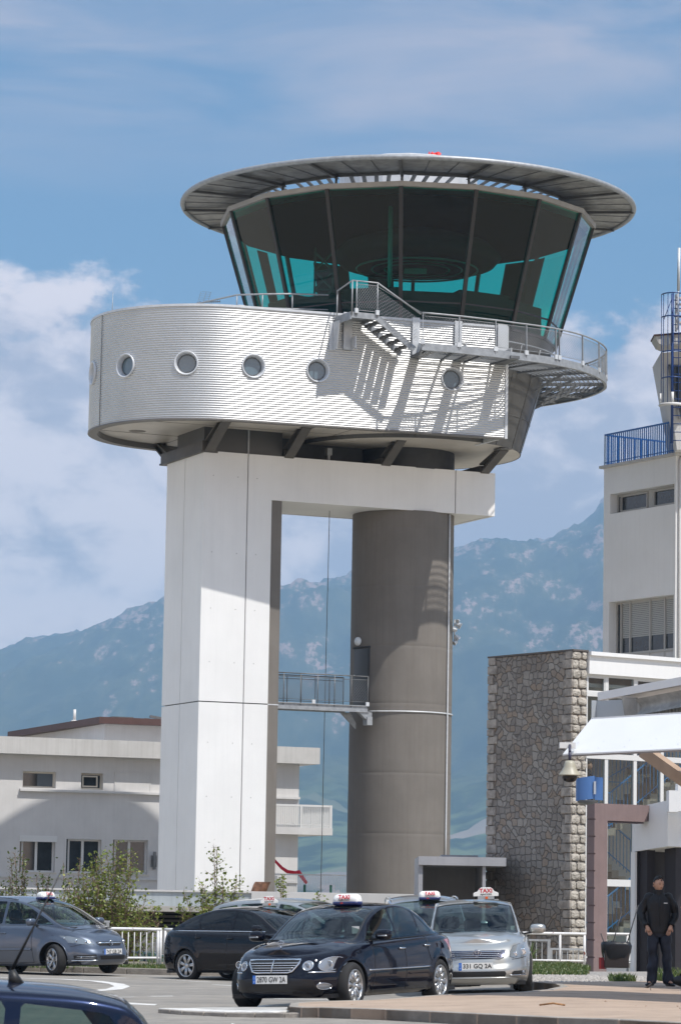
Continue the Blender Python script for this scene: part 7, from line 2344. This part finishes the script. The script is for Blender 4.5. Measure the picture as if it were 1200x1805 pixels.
def skin_obj(name, pts, edges, radii, m, parent, lv=2, extra=None, root=0, noise=0.0):
    me = bpy.data.meshes.new(name); me.from_pydata([tuple(p) for p in pts], edges, [])
    o = bpy.data.objects.new(name, me); COL.objects.link(o)
    o.modifiers.new('skin', 'SKIN')
    for i, r in enumerate(radii):
        sv = me.skin_vertices[0].data[i]; sv.radius = r if isinstance(r, tuple) else (r, r); sv.use_root = (i == root)
    md = o.modifiers.new('sub', 'SUBSURF'); md.levels = lv; md.render_levels = lv
    dg = bpy.context.evaluated_depsgraph_get(); dg.update()
    ev = o.evaluated_get(dg); m2 = bpy.data.meshes.new_from_object(ev)
    mb = MB(True); mb.add([v.co[:] for v in m2.vertices], [tuple(p.vertices) for p in m2.polygons])
    bpy.data.objects.remove(o); bpy.data.meshes.remove(me); bpy.data.meshes.remove(m2)
    if noise:
        from mathutils import noise as nz
        mb.v = [tuple(Vector(p) + Vector((nz.noise(Vector(p) * 9), nz.noise(Vector(p) * 9 + Vector((5, 0, 0))), nz.noise(Vector(p) * Vector((1, 1, .5)).length * 7 + Vector((0, 9, 0))) * .5)) * noise) for p in mb.v]
    if extra: extra(mb)
    return mb.build(name, m, parent, local=True)


def head_mesh(mb, c, yaw, tilt, s=1.0):
    """head with brow, nose, lips, chin and ears; faces local -Y before turning"""
    R_ = Matrix.Rotation(yaw, 4, 'Z') @ Matrix.Rotation(tilt, 4, 'X')
    c = Vector(c); rows = []
    n = 36
    for i in range(25):
        ph = -pi / 2 + pi * i / 24; z = sin(ph); row = []
        for k in range(n):
            t = 2 * pi * k / n; x, y = cos(ph) * cos(t), cos(ph) * sin(t)
            X = .076 * x; Y = .098 * y; Z = .122 * z
            f = max(0, -y)
            if z < 0: X *= 1 - .22 * (-z); Y = Y * (1 - .10 * (-z)) - .012 * (-z) * f        # jaw
            if z < -.2 and y > .2: Y *= 1 - .3 * (-z - .2)
            if f > .3:
                Y += -.010 * math.exp(-((z - .22) / .10) ** 2) * f                                   # brow
                Y += .010 * math.exp(-((z - .02) / .10) ** 2) * math.exp(-((abs(x) - .38) / .16) ** 2)  # eye hollow
                w = math.exp(-(x / (.14 + .06 * max(0, .1 - z))) ** 2); nz = max(0, min(1, (.15 - z) / .35)) * (1 if z > -.22 else max(0, 1 - (-.22 - z) / .06))
                Y += -.030 * w * nz                                                                   # nose
                Y += -.007 * math.exp(-((z + .42) / .07) ** 2) * math.exp(-(x / .25) ** 2) - .008 * math.exp(-((z + .72) / .10) ** 2) * math.exp(-(x / .3) ** 2)
            row.append(c + (R_ @ Vector((X * s, Y * s, Z * s))))
        rows.append(row)
    mb.grid(rows, closed=True)
    for sg in (1, -1):
        p = [c + (R_ @ (Vector((sg * (.077 + .010 * abs(sin(t))), .012 + .016 * cos(t), -.01 + .030 * sin(t))) * s)) for t in np.linspace(0, 2 * pi, 12, endpoint=False)]
        mb.tube(p, .007 * s, 5, closed=True)
    return R_


def person(label, loc, yaw, J, head_yaw=0.0, head_tilt=0.0, top=None, legs=None, shoe=None, hairm=None, half=False, badge=False, group=None, hold=None, moustache=False):
    o = thing('person', label, 'person', loc, yaw, group)
    g_ = lambda k: Vector(J[k])
    # anatomy: one continuous figure
    names = ['pelvis', 'belly', 'chest', 'nb', 'neck', 'shL', 'elL', 'wrL', 'shR', 'elR', 'wrR', 'hipL', 'knL', 'anL', 'toL', 'hipR', 'knR', 'anR', 'toR']
    pts = [g_(k) for k in names]; ix = {k: i for i, k in enumerate(names)}
    ed = [('pelvis', 'belly'), ('belly', 'chest'), ('chest', 'nb'), ('nb', 'neck'), ('chest', 'shL'), ('shL', 'elL'), ('elL', 'wrL'), ('chest', 'shR'), ('shR', 'elR'), ('elR', 'wrR'), ('pelvis', 'hipL'), ('hipL', 'knL'), ('knL', 'anL'), ('anL', 'toL'), ('pelvis', 'hipR'), ('hipR', 'knR'), ('knR', 'anR'), ('anR', 'toR')]
    rad = {'pelvis': (.13, .10), 'belly': (.125, .095), 'chest': (.135, .10), 'nb': .065, 'neck': .052, 'shL': .058, 'elL': .038, 'wrL': .026, 'shR': .058, 'elR': .038, 'wrR': .026, 'hipL': .085, 'knL': .055, 'anL': .038, 'toL': .03, 'hipR': .085, 'knR': .055, 'anR': .038, 'toR': .03}
    hc = g_('neck') + Vector((0, -.012, .115))
    RR = []

    def extra(mb):
        RR.append(head_mesh(mb, hc, head_yaw, head_tilt))
        for s_ in ('L', 'R'):
            w = g_('wr' + s_); e = g_('el' + s_); d = (w - e).normalized(); d = (d + Vector(J.get('hd' + s_, (0, 0, -.6)))).normalized(); sd = d.cross(Vector((0, 1, 0))).normalized(); n_ = sd.cross(d)
            palm = w + d * .045
            mb.tube([w - d * .01, w + d * .02, w + d * .06, w + d * .09], [.026, .032, .036, .028], 10)
            for k, (off, ln) in enumerate(((-.027, .066), (-.009, .076), (.009, .072), (.026, .056))):
                b = w + d * .085 + sd * off; cu = n_ * (.012 if s_ == 'L' else -.012)
                mb.tube([b, b + d * ln * .45 + cu * .4, b + d * ln * .8 + cu * 1.3, b + d * ln + cu * 2.2], [.0095, .009, .008, .006], 6)
            b = w + d * .03 + sd * .030 * (1 if s_ == 'L' else -1); q = sd * (1 if s_ == 'L' else -1)
            mb.tube([b, b + d * .025 + q * .018, b + d * .05 + q * .024], [.011, .010, .007], 6)
    body = skin_obj('body', pts, [(ix[a], ix[b]) for a, b in ed], [rad[k] for k in names], M_SKIN, o, 2, extra)
    # hair
    R_ = RR[0]
    mb = MB(True); rows = []
    rng = random.Random(5)
    for i in range(14):
        ph = radians(4 + 86 * i / 13); row = []
        for k in range(28):
            t = 2 * pi * k / 28; front_ = max(0, -sin(t))
            low = 18 + 34 * front_ if True else 0
            if sin(t) > .2: low = -22
            pp = radians(low + (90 - low) * i / 13); b = 1.07 + rng.uniform(-.025, .045) * (1 - i / 16)
            row.append(hc + (R_ @ Vector((.078 * b * cos(pp) * cos(t), .101 * b * cos(pp) * sin(t), .126 * b * sin(pp) + .004))))
        rows.append(row)
    mb.grid(rows, closed=True)
    for j in range(60):
        t = rng.uniform(0, 2 * pi); pp = radians(rng.uniform(25, 80)); p = hc + (R_ @ Vector((.08 * cos(pp) * cos(t), .104 * cos(pp) * sin(t), .13 * sin(pp)))); mb.tube([p, p + (R_ @ Vector((rng.uniform(-.02, .02), -.02, rng.uniform(-.005, .02))))], [.009, .002], 4)
    mb.build('hair', hairm or mat('hair_mat', (.012, .010, .009), .6), o, local=True)
    # eyes, brows, lips
    mb = MB(True)
    for sg in (1, -1):
        e = [hc + (R_ @ Vector((sg * (.030 + .013 * cos(t)), -.088, .004 + .005 * sin(t)))) for t in np.linspace(0, 2 * pi, 8, endpoint=False)]; mb.add(e, [tuple(range(8))])
        mb.tube([hc + (R_ @ Vector((sg * x, -.094, .026 + .003 * sin(x * 60)))) for x in (.012, .03, .048)], .004, 4)
    if moustache: mb.tube([hc + (R_ @ Vector((x, -.100, -.034 - abs(x) * .25))) for x in (-.028, -.014, 0, .014, .028)], .006, 5)
    mb.build('eyes', mat('eye_mat', (.015, .01, .008), .3), o, local=True)
    mb = MB(True); mb.tube([hc + (R_ @ Vector((x, -.097 + abs(x) * .3, -.050))) for x in (-.022, -.011, 0, .011, .022)], .005, 5); mb.build('lips', mat('lip_mat', (.25, .09, .07), .5), o, local=True)
    # clothes
    from mathutils import noise as nz

    def crease(mb, amp, f=11):
        mb.v = [tuple(Vector(p) + Vector((nz.noise(Vector((p[0] * f, p[1] * f, p[2] * f * .6))), nz.noise(Vector((p[0] * f + 7, p[1] * f, p[2] * f * .6))), 0)) * amp) for p in mb.v]

    def limb(mb, P_, R_r, n=22):
        pts = []; rs = []
        for t in np.linspace(0, len(P_) - 1, n):
            k = min(int(t), len(P_) - 2); f = t - k
            a0, a1, a2, a3 = P_[max(k - 1, 0)], P_[k], P_[k + 1], P_[min(k + 2, len(P_) - 1)]
            pts.append(a1 * (1 - f) + a2 * f + ((a1 * 2 - a0 - a2) * (1 - f) + (a2 * 2 - a1 - a3) * f) * .12 * sin(pi * f)); rs.append(R_r[k] * (1 - f) + R_r[k + 1] * f + .004 * sin(t * 9))
        mb.tube(pts, rs, 16)
    pv_ = g_('pelvis'); bx = g_('belly'); cx_ = g_('chest')
    mb = MB(True); rows = []
    for z, w, d in ((.845, .178, .125), (.86, .186, .132), (.90, .178, .130), (.93, .186, .135), (1.03, .182, .138), (1.12, .186, .138), (1.22, .198, .140), (1.30, .208, .140), (1.37, .200, .128), (1.42, .165, .105), (1.45, .115, .085), (1.47, .085, .080)):
        f = min(1, max(0, (z - .9) / .45)); c0 = pv_.lerp(cx_, f)
        rows.append([(c0.x + w * math.copysign(abs(cos(t)) ** .85, cos(t)), c0.y + d * sin(t), z) for t in np.linspace(0, 2 * pi, 32, endpoint=False)])
    mb.grid(rows, closed=True)
    for s_ in ('L', 'R'):
        sh = g_('sh' + s_); limb(mb, [sh.lerp(cx_, .25) + Vector((0, 0, .02)), sh, g_('el' + s_), g_('el' + s_).lerp(g_('wr' + s_), .95)], [.075, .080, .064, .046])
    crease(mb, .022)
    jk = mb.build('jacket', top, o, local=True)
    mb = MB(True); rows = [[g_('neck') + Vector(((.072 + .003 * q) * cos(t), (.074 + .003 * q) * sin(t) - .004, -.065 + .022 * q)) for t in np.linspace(0, 2 * pi, 20, endpoint=False)] for q in range(5)]
    mb.grid(rows, closed=True); mb.build('collar', top, jk, local=True)
    if badge:
        mb = MB(); mb.box(.065, .125, -.166, -.160, 1.315, 1.33); mb.build('badge', mat('badge_white_mat', (.6, .6, .6), .5), jk, local=True)
        mb = MB(True); mb.tube([(0, -.150, 1.42), (-.005, -.160, 1.2), (0, -.152, .95)], .004, 4); mb.build('zip', mat('zip_mat', (.002, .002, .003), .4), jk, local=True)
    mb = MB(True); rows = []
    for z, w, d in ((.78, .12, .11), (.82, .165, .122), (.88, .172, .122), (.95, .160, .112)): rows.append([(pv_.x + w * cos(t), pv_.y + d * sin(t), z) for t in np.linspace(0, 2 * pi, 28, endpoint=False)])
    mb.grid(rows, closed=True)
    for s_ in ('L', 'R'): limb(mb, [g_('hip' + s_) + Vector((0, 0, -.02)), g_('hip' + s_).lerp(g_('kn' + s_), .5), g_('kn' + s_), g_('kn' + s_).lerp(g_('an' + s_), .5), g_('an' + s_) + Vector((0, 0, -.035))], [.102, .094, .080, .078, .088], 30)
    crease(mb, .035, 9)
    mb.build('trousers', legs, o, local=True)
    for s_ in ('L', 'R'):
        a_, t_ = g_('an' + s_), g_('to' + s_); d = (t_ - a_); d.z = 0; d.normalize(); sd = Vector((-d.y, d.x, 0)); mb = MB(True); rows = []
        for (f, w, h0) in ((-.07, .02, .05), (-.06, .036, .075), (-.01, .040, .085), (.06, .042, .065), (.13, .046, .05), (.18, .036, .04), (.20, .012, .03)):
            rows.append([Vector((a_.x, a_.y, 0)) + d * f + sd * (w * cos(t)) + Vector((0, 0, .002 + h0 * max(0, .5 + .5 * sin(t)))) for t in np.linspace(0, 2 * pi, 14, endpoint=False)])
        mb.grid(rows, closed=True); mb.build('shoe', shoe, o, local=True)
    return o


M_JKT = mat('black_jacket_mat', (.005, .005, .007), .6, var=.25, vscale=5, bump=.5, bscale=12)
M_JEAN = mat('jeans_mat', (.008, .012, .026), .6, var=.45, vscale=6, bump=.4, bscale=16)
M_SHOE = mat('shoe_mat', (.010, .010, .016), .3)
J1 = dict(pelvis=(.01, 0, .95), belly=(.005, 0, 1.09), chest=(0, .015, 1.27), nb=(0, .02, 1.445), neck=(-.005, .01, 1.51),
          shL=(.165, .02, 1.40), elL=(.272, .05, 1.15), wrL=(.185, -.11, .955), shR=(-.165, .02, 1.40), elR=(-.275, .05, 1.15), wrR=(-.20, -.11, .945),
          hipL=(.085, 0, .90), knL=(.125, -.02, .49), anL=(.165, .02, .08), toL=(.21, -.10, .03), hipR=(-.075, 0, .90), knR=(-.095, -.03, .49), anR=(-.115, .01, .08), toR=(-.17, -.10, .03), hdL=(-.3, 0, -1.0), hdR=(.5, 0, -1.0))
PX, PY = 5.22, 52.4
PZ = gz(PX) + .127
person('man in black jacket and jeans, hands at his pockets, standing at the dark entrance', (PX, PY, PZ), 0.0, J1, head_yaw=radians(28), head_tilt=radians(6), top=M_JKT, legs=M_JEAN, shoe=M_SHOE, badge=True)
J2 = dict(J1, elR=(-.30, -.02, 1.15), wrR=(-.34, -.24, 1.22), hdR=(-.1, 0, .3))
p2 = person('person in dark clothes almost outside the right edge, holding a yellow and red cup', (5.98, 52.3, gz(6) + .127), radians(-10), J2, head_yaw=radians(30), top=mat('dark_coat_mat', (.012, .012, .014), .6), legs=mat('dark_trousers_mat', (.012, .012, .016), .7), shoe=M_SHOE)
cup = thing('cup', 'yellow and red paper cup held at the right picture edge', 'cup', (5.60, 52.10, gz(6) + .127 + 1.17))
mb = MB(True); mb.lathe([(.001, 1.16), (.028, 1.16), (.034, 1.24)], 16, (5.60, 52.10, gz(6) + .127)); mb.build('red_body', mat('cup_red_mat', (.5, .03, .03), .4), cup)
mb = MB(True); mb.lathe([(.034, 1.24), (.036, 1.27), (.001, 1.275)], 16, (5.60, 52.10, gz(6) + .127)); mb.build('yellow_lid', mat('cup_yellow_mat', (.7, .5, .08), .4), cup)
bg_ = thing('holdall', 'black holdall on the pavement beside the standing man', 'bag', (5.62, 51.4, gz(6) + .127))
mb = MB(True); rows = []
for f in np.linspace(0, 1, 9): rows.append([(5.35 + .55 * f, 51.4 + .13 * sin(pi * min(max(f, .04), .96)) ** .4 * cos(t), gz(6) + .127 + .11 + .11 * sin(pi * min(max(f, .04), .96)) ** .4 * sin(t)) for t in np.linspace(0, 2 * pi, 14, endpoint=False)])
mb.grid(rows, closed=True); mb.build('body', M_TRIM, bg_); mb = MB(True); mb.tube([(5.45, 51.35, gz(6) + .32), (5.55, 51.33, gz(6) + .42), (5.7, 51.33, gz(6) + .42), (5.8, 51.35, gz(6) + .32)], .012, 5); mb.build('handle', M_TRIM, bg_)
J3 = dict(J1)
wpos = S(1.02, .55, 3.62)
person('moustached man in a dark jacket behind the stair hall glass above the blue lamp', (wpos[0], wpos[1], 3.62), radians(75), J3, head_yaw=radians(-18), head_tilt=radians(6), top=mat('slate_jacket_mat', (.03, .04, .05), .7), legs=M_JEAN, shoe=M_SHOE, moustache=True)

# sparrow on the paving
bd = thing('bird', 'small dark bird on the pavement in front of the standing man', 'bird', (4.79, 49.3, gz(5) + .127))
mb = MB(True); z0 = .035; rows = []
for f, r, dx, dz in ((0, .004, -.11, .045), (.2, .010, -.08, .05), (.35, .024, -.05, .06), (.55, .036, -.02, .075), (.72, .036, .01, .10), (.85, .024, .03, .135), (.93, .022, .036, .155), (.99, .014, .045, .17), (1, .002, .05, .178)):
    rows.append([(dx + r * .3 * sin(t), r * cos(t), dz + r * sin(t)) for t in np.linspace(0, 2 * pi, 12, endpoint=False)])
mb.grid(rows, closed=True); mb.tube([(.05, 0, .16), (.075, 0, .155)], [.006, .001], 5)
for sg in (1, -1): mb.tube([(0, .012 * sg, .07), (.005, .014 * sg, .03), (0, .015 * sg, 0)], .003, 4); mb.tube([(0, .015 * sg, .002), (.02, .018 * sg, .002)], .002, 4)
mb.xf(lambda x, y, z: (x * .85, y * .85, z * .85)); mb.build('body', mat('bird_mat', (.045, .035, .032), .8, var=.4, vscale=30), bd, local=True)
mb = MB(True)
for sg in (1, -1): mb.grid([[(-.07, .02 * sg, .05), (-.09, .012 * sg, .04)], [(-.02, .034 * sg, .06), (-.03, .034 * sg, .08)], [(.01, .032 * sg, .09), (0, .028 * sg, .10)]])
mb.xf(lambda x, y, z: (x * .85, y * .85, z * .85)); mb.build('wing', mat('wing_mat', (.03, .022, .02), .8), bd, local=True)
# ================================================================== air
mb = MB(); mb.box(-8650, 8650, -430, 15450, -2.4, 1530)
hz = mb.build('haze', [], None)
hm = bpy.data.materials.new('haze_mat'); hm.use_nodes = True; t = hm.node_tree; t.nodes.clear()
pvn = t.nodes.new('ShaderNodeVolumePrincipled'); pvn.inputs['Color'].default_value = (.43, .69, 1.0, 1); pvn.inputs['Density'].default_value = 1.24e-4; pvn.inputs['Anisotropy'].default_value = -0.15
o_ = t.nodes.new('ShaderNodeOutputMaterial'); t.links.new(pvn.outputs[0], o_.inputs['Volume']); hz.data.materials.append(hm)
tag(hz, 'pale blue haze over the plain and hills', 'haze', kind='stuff')
